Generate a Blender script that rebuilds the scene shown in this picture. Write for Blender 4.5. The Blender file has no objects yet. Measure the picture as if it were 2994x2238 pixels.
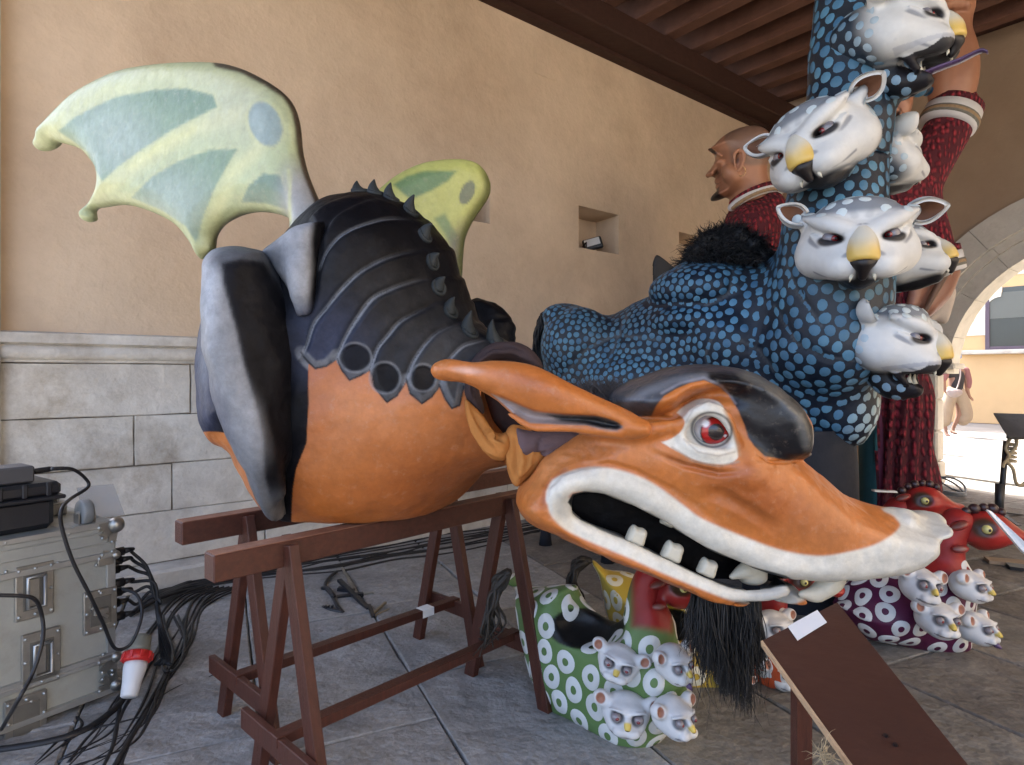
import bpy, math, random
import numpy as np
from mathutils import Vector, Matrix
from mathutils.bvhtree import BVHTree
from mathutils.kdtree import KDTree

random.seed(7); RNG = np.random.RandomState(7)
C = bpy.context.scene.collection
SC = bpy.context.scene
FP, CU, HZ, EYE = 1830.0, 1497.0, 1094.0, 1.23      # focal length, centre, horizon in photo pixels; eye height

# ---------------------------------------------------------------- camera, sky, sun, exposure
cam = bpy.data.objects.new('camera', bpy.data.cameras.new('camera')); C.objects.link(cam)
cam.location = (0, 0, EYE); cam.rotation_euler = (math.radians(90), 0, 0)
cam.data.sensor_width = 36; cam.data.lens = FP / 2994 * 36
cam.data.shift_y = -(1119 - HZ) / 2994
cam.data.clip_start = .05; cam.data.clip_end = 500
SC.camera = cam
SUN_EL, SUN_AZ = math.radians(56), math.radians(-14)   # azimuth from +Y towards +X
world = bpy.data.worlds.new('World'); SC.world = world; world.use_nodes = True
wn = world.node_tree; bg = wn.nodes['Background']
sky = wn.nodes.new('ShaderNodeTexSky'); sky.sky_type = 'NISHITA'; sky.sun_disc = False
sky.sun_elevation = SUN_EL; sky.sun_rotation = SUN_AZ; sky.dust_density = 5.0; sky.ozone_density = .2; sky.air_density = .7
wn.links.new(sky.outputs[0], bg.inputs[0]); bg.inputs[1].default_value = .15
sun = bpy.data.objects.new('sun', bpy.data.lights.new('sun', 'SUN')); C.objects.link(sun)
sun.data.energy = 2.7; sun.data.angle = math.radians(.5); sun.data.color = (1, .95, .87)
sdir = Vector((math.sin(SUN_AZ) * math.cos(SUN_EL), math.cos(SUN_AZ) * math.cos(SUN_EL), math.sin(SUN_EL)))
sun.rotation_euler = sdir.to_track_quat('Z', 'Y').to_euler(); sun.location = sdir * 30
vs = SC.view_settings; vs.view_transform = 'Standard'; vs.look = 'None'; vs.exposure = 3.05; vs.gamma = 1
vs.use_curve_mapping = False
SC.cycles.max_bounces = 8; SC.cycles.diffuse_bounces = 5
SC.cycles.use_adaptive_sampling = True

# ---------------------------------------------------------------- geometry of the place
TH = math.atan2(3760 - CU, FP)
D1 = np.array([math.sin(TH), math.cos(TH), 0.]); D2 = np.array([-math.cos(TH), math.sin(TH), 0.])
WALL = 4.20                                           # distance of the long wall along D2
def P(u, v, Y): return np.array([(u - CU) / FP * Y, Y, EYE - (v - HZ) / FP * Y])
def G(u, v, z=0.):
    Y = (EYE - z) * FP / (v - HZ); return np.array([(u - CU) / FP * Y, Y, z])
def ray_plane(u, v, O, n):
    r = np.array([(u - CU) / FP, 1., -(v - HZ) / FP]); c = np.array([0, 0, EYE])
    return c + r * (np.dot(np.asarray(O) - c, n) / np.dot(r, n))
def onwall(u, v, off=0.): return ray_plane(u, v, D2 * (WALL - off), D2)
def proj(V): return CU + V[:, 0] / V[:, 1] * FP, HZ + (EYE - V[:, 2]) / V[:, 1] * FP

# ---------------------------------------------------------------- objects
def tag(o, label, cat, group=None):
    o['label'] = label; o['category'] = cat
    if group: o['group'] = group
    return o
def root(name, loc, label, cat, group=None):
    o = bpy.data.objects.new(name, None); C.objects.link(o); o.location = Vector(loc); o.empty_display_size = .1
    o['_e'] = 1
    return tag(o, label, cat, group)
def link(name, me, mat=None, parent=None, M=None):
    o = bpy.data.objects.new(name, me); C.objects.link(o)
    if mat is not None and not me.materials: me.materials.append(mat)
    if parent is not None:
        o.parent = parent
        if parent.get('_e'): o.matrix_parent_inverse = Matrix.Translation(-parent.location)
    if M is not None: o.matrix_basis = M
    return o
def recentre(o):
    me = o.data; n = len(me.vertices); a = np.empty(n * 3, np.float32); me.vertices.foreach_get('co', a); a = a.reshape(-1, 3)
    c = (a.min(0) + a.max(0)) / 2; c[2] = a[:, 2].min(); me.vertices.foreach_set('co', (a - c).ravel()); me.update()
    o.location = Vector([float(x) for x in c]); return o
def struct(name, me, mat, parent=None):
    o = link(name, me, mat, parent)
    if parent is None: o['kind'] = 'structure'
    return o
def mk(name, V, F, smooth=True, col=None, nrm=None, auto=None):
    """mesh from vertex array and faces (list of tuples or (n,k) array)"""
    me = bpy.data.meshes.new(name)
    V = np.asarray(V, np.float32)
    if isinstance(F, np.ndarray):
        k = F.shape[1]; m = len(F); me.vertices.add(len(V)); me.vertices.foreach_set('co', V.ravel())
        me.loops.add(m * k); me.loops.foreach_set('vertex_index', F.astype(np.int32).ravel())
        me.polygons.add(m); me.polygons.foreach_set('loop_start', np.arange(0, m * k, k, dtype=np.int32))
        me.update(calc_edges=True)
    else:
        me.from_pydata([tuple(map(float, p)) for p in V], [], [tuple(map(int, f)) for f in F]); me.update()
    if smooth: me.polygons.foreach_set('use_smooth', np.ones(len(me.polygons), bool))
    if auto is not None: me.set_sharp_from_angle(angle=math.radians(auto))
    if col is not None:
        a = me.color_attributes.new('Col', 'FLOAT_COLOR', 'POINT')
        c4 = np.ones((len(V), 4), np.float32); c4[:, :3] = np.clip(col, 0, 1); a.data.foreach_set('color', c4.ravel())
    if nrm is not None: me.normals_split_custom_set_from_vertices([tuple(map(float, n)) for n in nrm])
    return me

class MB:
    """collects boxes, prisms, tubes, spheres into one mesh"""
    def __init__(s): s.v = []; s.f = []
    def add(s, V, F):
        b = len(s.v); s.v += [tuple(map(float, p)) for p in V]; s.f += [tuple(i + b for i in f) for f in F]; return s
    def box(s, c, size, ax=None, bev=0.):
        """c centre, size full lengths, ax 3 axis vectors (rows); bev chamfers every edge"""
        A = np.eye(3) if ax is None else np.array(ax, float)
        h = np.array(size) / 2.
        if bev <= 0:
            V = [(x, y, z) for x in (-1, 1) for y in (-1, 1) for z in (-1, 1)]
            F = [(0, 1, 3, 2), (4, 6, 7, 5), (0, 4, 5, 1), (2, 3, 7, 6), (0, 2, 6, 4), (1, 5, 7, 3)]
            V = [np.array(c) + (np.array(p) * h) @ A for p in V]
            return s.add(V, F)
        b = min(bev, h.min() * .49); V = []; idx = {}
        for sx in (-1, 1):
            for sy in (-1, 1):
                for sz in (-1, 1):
                    for k in range(3):
                        p = np.array([sx, sy, sz]) * h
                        q = p.copy(); 
                        for j in range(3):
                            if j != k: q[j] -= (sx, sy, sz)[j] * b
                        idx[(sx, sy, sz, k)] = len(V); V.append(np.array(c) + q @ A)
        F = []
        for k in range(3):
            i, j = [(1, 2), (2, 0), (0, 1)][k]
            for s_ in (-1, 1):
                q = []
                for a, b_ in ((-1, -1), (1, -1), (1, 1), (-1, 1)):
                    t = [0, 0, 0]; t[k] = s_; t[i] = a; t[j] = b_; q.append(idx[(*t, k)])
                F.append(tuple(q if s_ > 0 else q[::-1]))
            for a in (-1, 1):
                for b_ in (-1, 1):
                    t0 = [0, 0, 0]; t1 = [0, 0, 0]; t0[k] = -1; t1[k] = 1
                    t0[i] = t1[i] = a; t0[j] = t1[j] = b_
                    q = [idx[(*t0, i)], idx[(*t1, i)], idx[(*t1, j)], idx[(*t0, j)]]
                    F.append(tuple(q if a * b_ < 0 else q[::-1]))
        for sx in (-1, 1):
            for sy in (-1, 1):
                for sz in (-1, 1):
                    q = [idx[(sx, sy, sz, 0)], idx[(sx, sy, sz, 1)], idx[(sx, sy, sz, 2)]]
                    F.append(tuple(q if sx * sy * sz > 0 else q[::-1]))
        return s.add(V, F)
    def bar(s, a, b, w, d, up=(0, 0, 1), bev=.0):
        a = np.array(a, float); b = np.array(b, float); L = np.linalg.norm(b - a); x = (b - a) / L
        y = np.cross(np.array(up, float), x)
        if np.linalg.norm(y) < 1e-5: y = np.cross((1, 0, 0), x)
        y /= np.linalg.norm(y); z = np.cross(x, y)
        return s.box((a + b) / 2, (L, w, d), (x, y, z), bev)
    def tube(s, pts, r, n=8, cap=True):
        pts = np.array(pts, float); m = len(pts); r = np.full(m, r) if np.isscalar(r) else np.asarray(r, float)
        T = np.gradient(pts, axis=0); T /= np.linalg.norm(T, axis=1)[:, None] + 1e-12
        ref = np.array([0, 0, 1.]) if abs(T[0][2]) < .9 else np.array([1., 0, 0])
        V = []; 
        u = np.cross(T[0], ref); u /= np.linalg.norm(u)
        for i in range(m):
            u = u - T[i] * np.dot(u, T[i]); u /= np.linalg.norm(u) + 1e-12; w = np.cross(T[i], u)
            for k in range(n):
                a = 2 * math.pi * k / n; V.append(pts[i] + r[i] * (math.cos(a) * u + math.sin(a) * w))
        F = [(i * n + k, i * n + (k + 1) % n, (i + 1) * n + (k + 1) % n, (i + 1) * n + k) for i in range(m - 1) for k in range(n)]
        if cap: F += [tuple(range(n))[::-1], tuple((m - 1) * n + k for k in range(n))]
        return s.add(V, F)
    def cyl(s, a, b, r, n=16, r2=None): return s.tube([a, b], [r, r if r2 is None else r2], n)
    def ball(s, c, r, ax=None, nu=16, nv=10):
        r = np.full(3, r) if np.isscalar(r) else np.array(r, float); A = np.eye(3) if ax is None else np.array(ax)
        V = [(0, 0, 1)] + [(math.sin(math.pi * j / nv) * math.cos(2 * math.pi * i / nu), math.sin(math.pi * j / nv) * math.sin(2 * math.pi * i / nu), math.cos(math.pi * j / nv)) for j in range(1, nv) for i in range(nu)] + [(0, 0, -1)]
        F = [(0, 1 + i, 1 + (i + 1) % nu) for i in range(nu)]
        F += [(1 + j * nu + i, 1 + (j + 1) * nu + i, 1 + (j + 1) * nu + (i + 1) % nu, 1 + j * nu + (i + 1) % nu) for j in range(nv - 2) for i in range(nu)]
        e = 1 + (nv - 1) * nu; F += [(e, e - nu + (i + 1) % nu, e - nu + i) for i in range(nu)]
        return s.add([np.array(c) + (np.array(p) * r) @ A for p in V], F)
    def prism(s, poly, O, ex, ey, n, depth, bev=0.):
        """polygon (list of 2D) in plane O,ex,ey extruded by depth along n"""
        m = len(poly); O = np.array(O); ex = np.array(ex); ey = np.array(ey); n = np.array(n, float)
        A = [O + ex * p[0] + ey * p[1] for p in poly]; B = [a + n * depth for a in A]
        return s.add(A + B, [tuple(range(m))[::-1], tuple(range(m, 2 * m))] + [(i, (i + 1) % m, m + (i + 1) % m, m + i) for i in range(m)])
    def lathe(s, prof, c, n=20, ax=None):
        A = np.eye(3) if ax is None else np.array(ax); c = np.array(c); m = len(prof)
        V = [c + (np.array([r * math.cos(2 * math.pi * k / n), r * math.sin(2 * math.pi * k / n), z])) @ A for r, z in prof for k in range(n)]
        F = [(i * n + k, i * n + (k + 1) % n, (i + 1) * n + (k + 1) % n, (i + 1) * n + k) for i in range(m - 1) for k in range(n)]
        F += [tuple(range(n))[::-1], tuple((m - 1) * n + k for k in range(n))]
        return s.add(V, F)
    def stone(s, c, ex, ey, ez, L, W, H, jit, bev, rs, n=4):
        """worked stone: jittered outline, chipped arris, top at c + ez*H/2"""
        e = [(-1 + 2 * i / n, -1) for i in range(n)] + [(1, -1 + 2 * i / 3) for i in range(3)] + [(1 - 2 * i / n, 1) for i in range(n)] + [(-1, 1 - 2 * i / 3) for i in range(3)]
        m = len(e); ex, ey, ez, c = map(np.array, (ex, ey, ez, c)); J = rs.uniform(-jit, 0, (m, 2)); b2 = bev * rs.uniform(.5, 2.2, m); V = []
        for lv in range(3):
            for i, (a, b) in enumerate(e):
                x = a * L / 2 + np.sign(a) * (abs(a) == 1) * J[i, 0]; y = b * W / 2 + np.sign(b) * (abs(b) == 1) * J[i, 1]
                if lv == 2: x -= np.sign(a) * (abs(a) > .99) * b2[i]; y -= np.sign(b) * (abs(b) > .99) * b2[i]
                z = (-H / 2, H / 2 - b2[i], H / 2)[lv]; V.append(c + ex * x + ey * y + ez * z)
        V.append(c + ez * (H / 2 + jit * .2)); F = [(l * m + i, l * m + (i + 1) % m, (l + 1) * m + (i + 1) % m, (l + 1) * m + i) for l in range(2) for i in range(m)] + [(2 * m + i, 2 * m + (i + 1) % m, 3 * m) for i in range(m)]
        if np.dot(np.cross(ex, ey), ez) < 0: F = [f[::-1] for f in F]
        return s.add(V, F)
    def mesh(s, name, smooth=False, auto=None):
        me = mk(name, s.v, s.f, smooth, auto=auto); 
        return me
    def build(s, name, mat, parent=None, smooth=False, auto=None, M=None):
        return link(name, s.mesh(name, smooth, auto), mat, parent, M)
    def solo(s, name, mat, label, cat, group=None, smooth=False, auto=None):
        return tag(recentre(s.build(name, mat, None, smooth, auto)), label, cat, group)

def spline(pts, n=8):
    """Catmull-Rom through rows of pts (any number of columns)"""
    p = np.array(pts, float)
    if len(p) < 3: return np.array([p[0] + (p[-1] - p[0]) * t for t in np.linspace(0, 1, n + 1)])
    q = np.vstack([2 * p[0] - p[1], p, 2 * p[-1] - p[-2]]); out = []
    for i in range(len(p) - 1):
        a, b, c, d = q[i:i + 4]
        for t in np.arange(n) / n:
            out.append(.5 * ((2 * b) + (c - a) * t + (2 * a - 5 * b + 4 * c - d) * t * t + (3 * b - a - 3 * c + d) * t ** 3))
    out.append(p[-1]); return np.array(out)

# ---------------------------------------------------------------- materials
def srgb(r, g, b):
    f = lambda c: (c / 255 / 12.92) if c / 255 <= .04045 else ((c / 255 + .055) / 1.055) ** 2.4
    return (f(r), f(g), f(b))
MATS = {}
def mat(name, col=(.5, .5, .5), rough=.6, var=.15, vs_=6., bump=.15, bs=60., spec=.4, metal=0., vcol=False,
        col2=None, wear=0., wcol=None, ws=9., coat=0., fine=None, trans=0., stretch=None, rotz=0., grain=0., gs=30., dirt=0.):
    """painted / plastered surface: base or vertex colour, slow tone variation, worn patches, fine relief"""
    if name in MATS: return MATS[name]
    m = bpy.data.materials.new(name); m.use_nodes = True; nt = m.node_tree; N = nt.nodes; L = nt.links
    b = N['Principled BSDF']; b.inputs['Roughness'].default_value = rough; b.inputs['Metallic'].default_value = metal
    b.inputs['Specular IOR Level'].default_value = spec
    if coat: b.inputs['Coat Weight'].default_value = coat; b.inputs['Coat Roughness'].default_value = .25
    if trans: b.inputs['Transmission Weight'].default_value = trans
    tc = N.new('ShaderNodeTexCoord'); geo = N.new('ShaderNodeNewGeometry'); vec = geo.outputs['Position']
    if stretch:
        mp = N.new('ShaderNodeMapping'); mp.inputs['Scale'].default_value = stretch; mp.inputs['Rotation'].default_value[2] = rotz; L.new(tc.outputs['Object'], mp.inputs[0]); vec = mp.outputs[0]
    def noise(scale, det=4, ro=.6):
        n = N.new('ShaderNodeTexNoise'); n.inputs['Scale'].default_value = scale; n.inputs['Detail'].default_value = det
        n.inputs['Roughness'].default_value = ro; L.new(vec, n.inputs['Vector']); return n
    if vcol:
        a = N.new('ShaderNodeVertexColor'); a.layer_name = 'Col'; src = a.outputs['Color']
    else:
        rgb = N.new('ShaderNodeRGB'); rgb.outputs[0].default_value = (*col, 1); src = rgb.outputs[0]
    if col2 is not None:
        n0 = noise(vs_ * .6, 5); r0 = N.new('ShaderNodeMapRange'); r0.inputs[1].default_value = .38; r0.inputs[2].default_value = .66; L.new(n0.outputs[0], r0.inputs[0])
        mx = N.new('ShaderNodeMix'); mx.data_type = 'RGBA'; L.new(r0.outputs[0], mx.inputs[0]); L.new(src, mx.inputs[6]); mx.inputs[7].default_value = (*col2, 1); src = mx.outputs[2]
    if var:
        n1 = noise(vs_, 6, .65); r = N.new('ShaderNodeMapRange'); r.inputs[1].default_value = .25; r.inputs[2].default_value = .75
        r.inputs[3].default_value = 1 - var; r.inputs[4].default_value = 1 + var; L.new(n1.outputs[0], r.inputs[0])
        mu = N.new('ShaderNodeVectorMath'); mu.operation = 'SCALE'; L.new(src, mu.inputs[0]); L.new(r.outputs[0], mu.inputs['Scale']); src = mu.outputs[0]
    if wear:
        n2 = noise(ws, 8, .7); r2 = N.new('ShaderNodeMapRange'); r2.inputs[1].default_value = .55; r2.inputs[2].default_value = .72; r2.inputs[4].default_value = wear
        L.new(n2.outputs[0], r2.inputs[0]); mx = N.new('ShaderNodeMix'); mx.data_type = 'RGBA'; L.new(r2.outputs[0], mx.inputs[0]); L.new(src, mx.inputs[6])
        mx.inputs[7].default_value = (*(wcol or (.3, .3, .3)), 1); src = mx.outputs[2]
    if grain:
        n6 = noise(gs, 7, .75); r6 = N.new('ShaderNodeMapRange'); r6.inputs[1].default_value = .3; r6.inputs[2].default_value = .7; r6.inputs[3].default_value = 1 - grain; r6.inputs[4].default_value = 1 + grain * .8
        L.new(n6.outputs[0], r6.inputs[0]); mu = N.new('ShaderNodeVectorMath'); mu.operation = 'SCALE'; L.new(src, mu.inputs[0]); L.new(r6.outputs[0], mu.inputs['Scale']); src = mu.outputs[0]
    if dirt:
        n7 = noise(1.3, 9, .72); r7 = N.new('ShaderNodeMapRange'); r7.inputs[1].default_value = .52; r7.inputs[2].default_value = .66; r7.inputs[4].default_value = dirt
        L.new(n7.outputs[0], r7.inputs[0]); mx = N.new('ShaderNodeMix'); mx.data_type = 'RGBA'; mx.blend_type = 'MULTIPLY'; L.new(r7.outputs[0], mx.inputs[0]); L.new(src, mx.inputs[6]); mx.inputs[7].default_value = (.52, .45, .37, 1); src = mx.outputs[2]
    L.new(src, b.inputs['Base Color'])
    n4 = noise(vs_ * 3, 3); r4 = N.new('ShaderNodeMapRange'); r4.inputs[3].default_value = max(rough - .12, .03); r4.inputs[4].default_value = min(rough + .12, 1)
    L.new(n4.outputs[0], r4.inputs[0]); L.new(r4.outputs[0], b.inputs['Roughness'])
    if bump:
        n3 = noise(bs, 6, .6); bp = N.new('ShaderNodeBump'); bp.inputs['Strength'].default_value = bump; bp.inputs['Distance'].default_value = .01
        hgt = n3.outputs[0]
        if fine:
            n5 = noise(fine, 3); ad = N.new('ShaderNodeMath'); ad.operation = 'ADD'; mm = N.new('ShaderNodeMath'); mm.operation = 'MULTIPLY'; mm.inputs[1].default_value = 2.5
            L.new(n5.outputs[0], mm.inputs[0]); L.new(hgt, ad.inputs[0]); L.new(mm.outputs[0], ad.inputs[1]); hgt = ad.outputs[0]
        L.new(hgt, bp.inputs['Height']); L.new(bp.outputs[0], b.inputs['Normal'])
    MATS[name] = m; return m

# ---------------------------------------------------------------- 2D distance
def segd(px, py, a, b):
    ax, ay = a; bx, by = b; dx, dy = bx - ax, by - ay; L = dx * dx + dy * dy + 1e-12
    t = np.clip(((px - ax) * dx + (py - ay) * dy) / L, 0, 1)
    return (px - ax - t * dx) ** 2 + (py - ay - t * dy) ** 2, t
def pdist(px, py, poly):
    """signed distance to closed polygon, negative inside"""
    d = np.full(px.shape, 1e12); ins = np.zeros(px.shape, bool); n = len(poly)
    for i in range(n):
        a, b = poly[i], poly[(i + 1) % n]
        q, _ = segd(px, py, a, b); np.minimum(d, q, out=d)
        c = ((a[1] > py) != (b[1] > py)); 
        if b[1] != a[1]: ins ^= c & (px < (b[0] - a[0]) * (py - a[1]) / (b[1] - a[1]) + a[0])
    d = np.sqrt(d); return np.where(ins, -d, d)
def ldist(px, py, path):
    """distance to open polyline and parameter 0..1 along it"""
    d = np.full(px.shape, 1e12); tt = np.zeros(px.shape); n = len(path) - 1
    for i in range(n):
        q, t = segd(px, py, path[i][:2], path[i + 1][:2]); m = q < d; d[m] = q[m]; tt[m] = ((i + t) / n)[m]
    return np.sqrt(d), tt
def sst(a, b, x): t = np.clip((x - a) / (b - a), 0, 1); return t * t * (3 - 2 * t)

# ---------------------------------------------------------------- SDF sculpting
def smin(a, b, k):
    if k <= 0: return np.minimum(a, b)
    h = np.clip(k - np.abs(a - b), 0, None) / k; return np.minimum(a, b) - h * h * k * .25
class SDF:
    def __init__(s, lo, hi, h):
        s.lo = np.array(lo, float); hi = np.array(hi, float); s.h = h; n = np.ceil((hi - s.lo) / h).astype(int) + 1
        s.ax = [(s.lo[i] + h * np.arange(n[i])).astype(np.float32) for i in range(3)]; s.F = np.full(n, 1., np.float32)
    def sub(s, lo, hi):
        sl = []
        for i in range(3):
            a = int(np.clip(np.floor((lo[i] - s.lo[i]) / s.h), 0, len(s.ax[i]))); b = int(np.clip(np.ceil((hi[i] - s.lo[i]) / s.h) + 1, 0, len(s.ax[i])))
            sl.append(slice(a, b))
        return tuple(sl), s.ax[0][sl[0]][:, None, None], s.ax[1][sl[1]][None, :, None], s.ax[2][sl[2]][None, None, :]
    def comb(s, sl, d, k, op):
        A = s.F[sl]; d = np.broadcast_to(d, A.shape)
        if op == 'u': s.F[sl] = smin(A, d, k)
        elif op == 's': s.F[sl] = -smin(-A, d, k)
        elif op == 'i': s.F[sl] = -smin(-A, -d, k)
    def ell(s, c, r, k=.02, op='u', R=None):
        c = np.array(c, float); r = np.full(3, r) if np.isscalar(r) else np.array(r, float)
        m = r.max() + k + 3 * s.h; sl, X, Y, Z = s.sub(c - m, c + m)
        if 0 in s.F[sl].shape: return
        x, y, z = X - c[0], Y - c[1], Z - c[2]
        if R is not None: R = np.array(R); x, y, z = (R[0, 0] * x + R[0, 1] * y + R[0, 2] * z, R[1, 0] * x + R[1, 1] * y + R[1, 2] * z, R[2, 0] * x + R[2, 1] * y + R[2, 2] * z)
        k0 = np.sqrt((x / r[0]) ** 2 + (y / r[1]) ** 2 + (z / r[2]) ** 2) + 1e-6
        k1 = np.sqrt((x / r[0] ** 2) ** 2 + (y / r[1] ** 2) ** 2 + (z / r[2] ** 2) ** 2) + 1e-6
        s.comb(sl, k0 * (k0 - 1) / k1, k, op)
    def tube(s, pts, rad, k=.02, op='u', n=5):
        """smooth tapered tube; pts (m,3), rad (m)"""
        Q = spline(np.column_stack([np.array(pts, float), rad]), n); m = Q[:, 3].max() + k + 3 * s.h
        sl, X, Y, Z = s.sub(Q[:, :3].min(0) - m, Q[:, :3].max(0) + m)
        shp = s.F[sl].shape
        if 0 in shp: return
        D = np.full(shp, 1., np.float32); o = [q.start for q in sl]
        for i in range(len(Q) - 1):
            a, b = Q[i, :3], Q[i + 1, :3]; ra, rb = Q[i, 3], Q[i + 1, 3]; mm = max(ra, rb) + k + 3 * s.h
            s2, x, y, z = s.sub(np.minimum(a, b) - mm, np.maximum(a, b) + mm)
            if any(q.stop <= q.start for q in s2): continue
            ab = b - a; L = ab @ ab + 1e-12
            t = np.clip(((x - a[0]) * ab[0] + (y - a[1]) * ab[1] + (z - a[2]) * ab[2]) / L, 0, 1)
            d = np.sqrt((x - a[0] - t * ab[0]) ** 2 + (y - a[1] - t * ab[1]) ** 2 + (z - a[2] - t * ab[2]) ** 2) - (ra + (rb - ra) * t)
            l2 = tuple(slice(max(q.start - o[j], 0), min(q.stop - o[j], shp[j])) for j, q in enumerate(s2))
            dl = D[l2]; np.minimum(dl, d[tuple(slice(0, w) for w in dl.shape)], out=dl)
        s.comb(sl, D, k, op)
    def plate(s, poly, O, ex, n, Tf, Tb, Rr, k=.02, op='u', sq=2.):
        """inflated outline: poly 2D in metres about O on axes ex / +Z, depth +-T along n, rounded over Rr"""
        O = np.array(O, float); ex = np.array(ex, float); n = np.array(n, float); poly = np.array(poly, float)
        ez = np.cross(ex, n); ez = ez if ez[2] > 0 else -ez
        mg = k + 4 * s.h; lo2 = poly.min(0) - mg; hi2 = poly.max(0) + mg; g = s.h
        na = np.arange(lo2[0], hi2[0] + g, g); nb = np.arange(lo2[1], hi2[1] + g, g)
        Aa, Bb = np.meshgrid(na, nb, indexing='ij'); D2d = pdist(Aa, Bb, poly).astype(np.float32)
        T = max(Tf, Tb) + mg
        cs = np.array([O + ex * a + ez * b + n * w for a in (lo2[0], hi2[0]) for b in (lo2[1], hi2[1]) for w in (-T, T)])
        sl, X, Y, Z = s.sub(cs.min(0), cs.max(0)); 
        if 0 in s.F[sl].shape: return
        x, y, z = X - O[0], Y - O[1], Z - O[2]
        a = (x * ex[0] + y * ex[1] + z * ex[2] - lo2[0]) / g; b = (x * ez[0] + y * ez[1] + z * ez[2] - lo2[1]) / g; w = x * n[0] + y * n[1] + z * n[2]
        a, b, w = np.broadcast_arrays(a, b, w); a = np.clip(a, 0, len(na) - 1.001); b = np.clip(b, 0, len(nb) - 1.001)
        ia = a.astype(np.int32); ib = b.astype(np.int32); fa = a - ia; fb = b - ib
        d = (D2d[ia, ib] * (1 - fa) + D2d[ia + 1, ib] * fa) * (1 - fb) + (D2d[ia, ib + 1] * (1 - fa) + D2d[ia + 1, ib + 1] * fa) * fb
        e = np.clip(1 + d / Rr, 0, None); W = np.where(w > 0, w / Tf, -w / Tb)
        if sq == 2.: q = np.sqrt(e * e + W * W)
        else: q = (e ** sq + W ** sq) ** (1 / sq)
        s.comb(sl, (q - 1) * min(Rr, Tf, Tb), k, op)
    def half(s, p, n, k=0.):
        """keep the side the normal n points away from"""
        sl, X, Y, Z = s.sub(s.lo, [a[-1] for a in s.ax]); n = np.array(n, float); p = np.array(p, float)
        s.comb(sl, (X - p[0]) * n[0] + (Y - p[1]) * n[1] + (Z - p[2]) * n[2], k, 'i')
    def mesh(s, smooth=1):
        F = s.F; S = F < 0; nx, ny, nz = F.shape
        c = np.zeros((nx - 1, ny - 1, nz - 1), np.uint8)
        offs = [(i, j, k) for i in (0, 1) for j in (0, 1) for k in (0, 1)]
        for (i, j, k) in offs: c += S[i:nx - 1 + i, j:ny - 1 + j, k:nz - 1 + k]
        idx = np.argwhere((c > 0) & (c < 8)); vid = np.full(c.shape, -1, np.int32); vid[tuple(idx.T)] = np.arange(len(idx))
        val = {o: F[idx[:, 0] + o[0], idx[:, 1] + o[1], idx[:, 2] + o[2]] for o in offs}
        acc = np.zeros((len(idx), 3)); cnt = np.zeros(len(idx))
        for o in offs:
            for ax in range(3):
                if o[ax] == 0:
                    p = list(o); p[ax] = 1; a = val[o]; b = val[tuple(p)]; m = (a < 0) != (b < 0)
                    t = np.where(m, a / np.where(m, a - b, 1), 0); q = np.tile(np.array(o, float), (len(idx), 1)); q[:, ax] += t
                    acc[m] += q[m]; cnt[m] += 1
        V = s.lo + s.h * (idx + acc / cnt[:, None]); Q = []
        for ax in range(3):
            a1, a2 = [(1, 2), (2, 0), (0, 1)][ax]
            A = np.take(S, range(0, S.shape[ax] - 1), ax); B = np.take(S, range(1, S.shape[ax]), ax)
            e = np.argwhere(A != B); e = e[(e[:, a1] > 0) & (e[:, a2] > 0) & (e[:, a1] < S.shape[a1] - 1) & (e[:, a2] < S.shape[a2] - 1)]
            ins = S[tuple(e.T)]
            def cell(d1, d2):
                q = e.copy(); q[:, a1] -= d1; q[:, a2] -= d2; return vid[tuple(q.T)]
            q = np.stack([cell(1, 1), cell(0, 1), cell(0, 0), cell(1, 0)], 1); q[~ins] = q[~ins][:, ::-1]; Q.append(q)
        Q = np.vstack(Q); Q = Q[(Q >= 0).all(1)]
        for _ in range(smooth):
            sm = np.zeros_like(V); n = np.zeros(len(V))
            for i in range(4):
                a, b = Q[:, i], Q[:, (i + 1) % 4]
                for j in range(3):
                    sm[:, j] += np.bincount(a, V[b, j], len(V)) + np.bincount(b, V[a, j], len(V))
                n += np.bincount(a, minlength=len(V)) + np.bincount(b, minlength=len(V))
            V = V * .5 + sm / np.maximum(n, 1)[:, None] * .5
        return Sculpt(V, Q)

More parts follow.
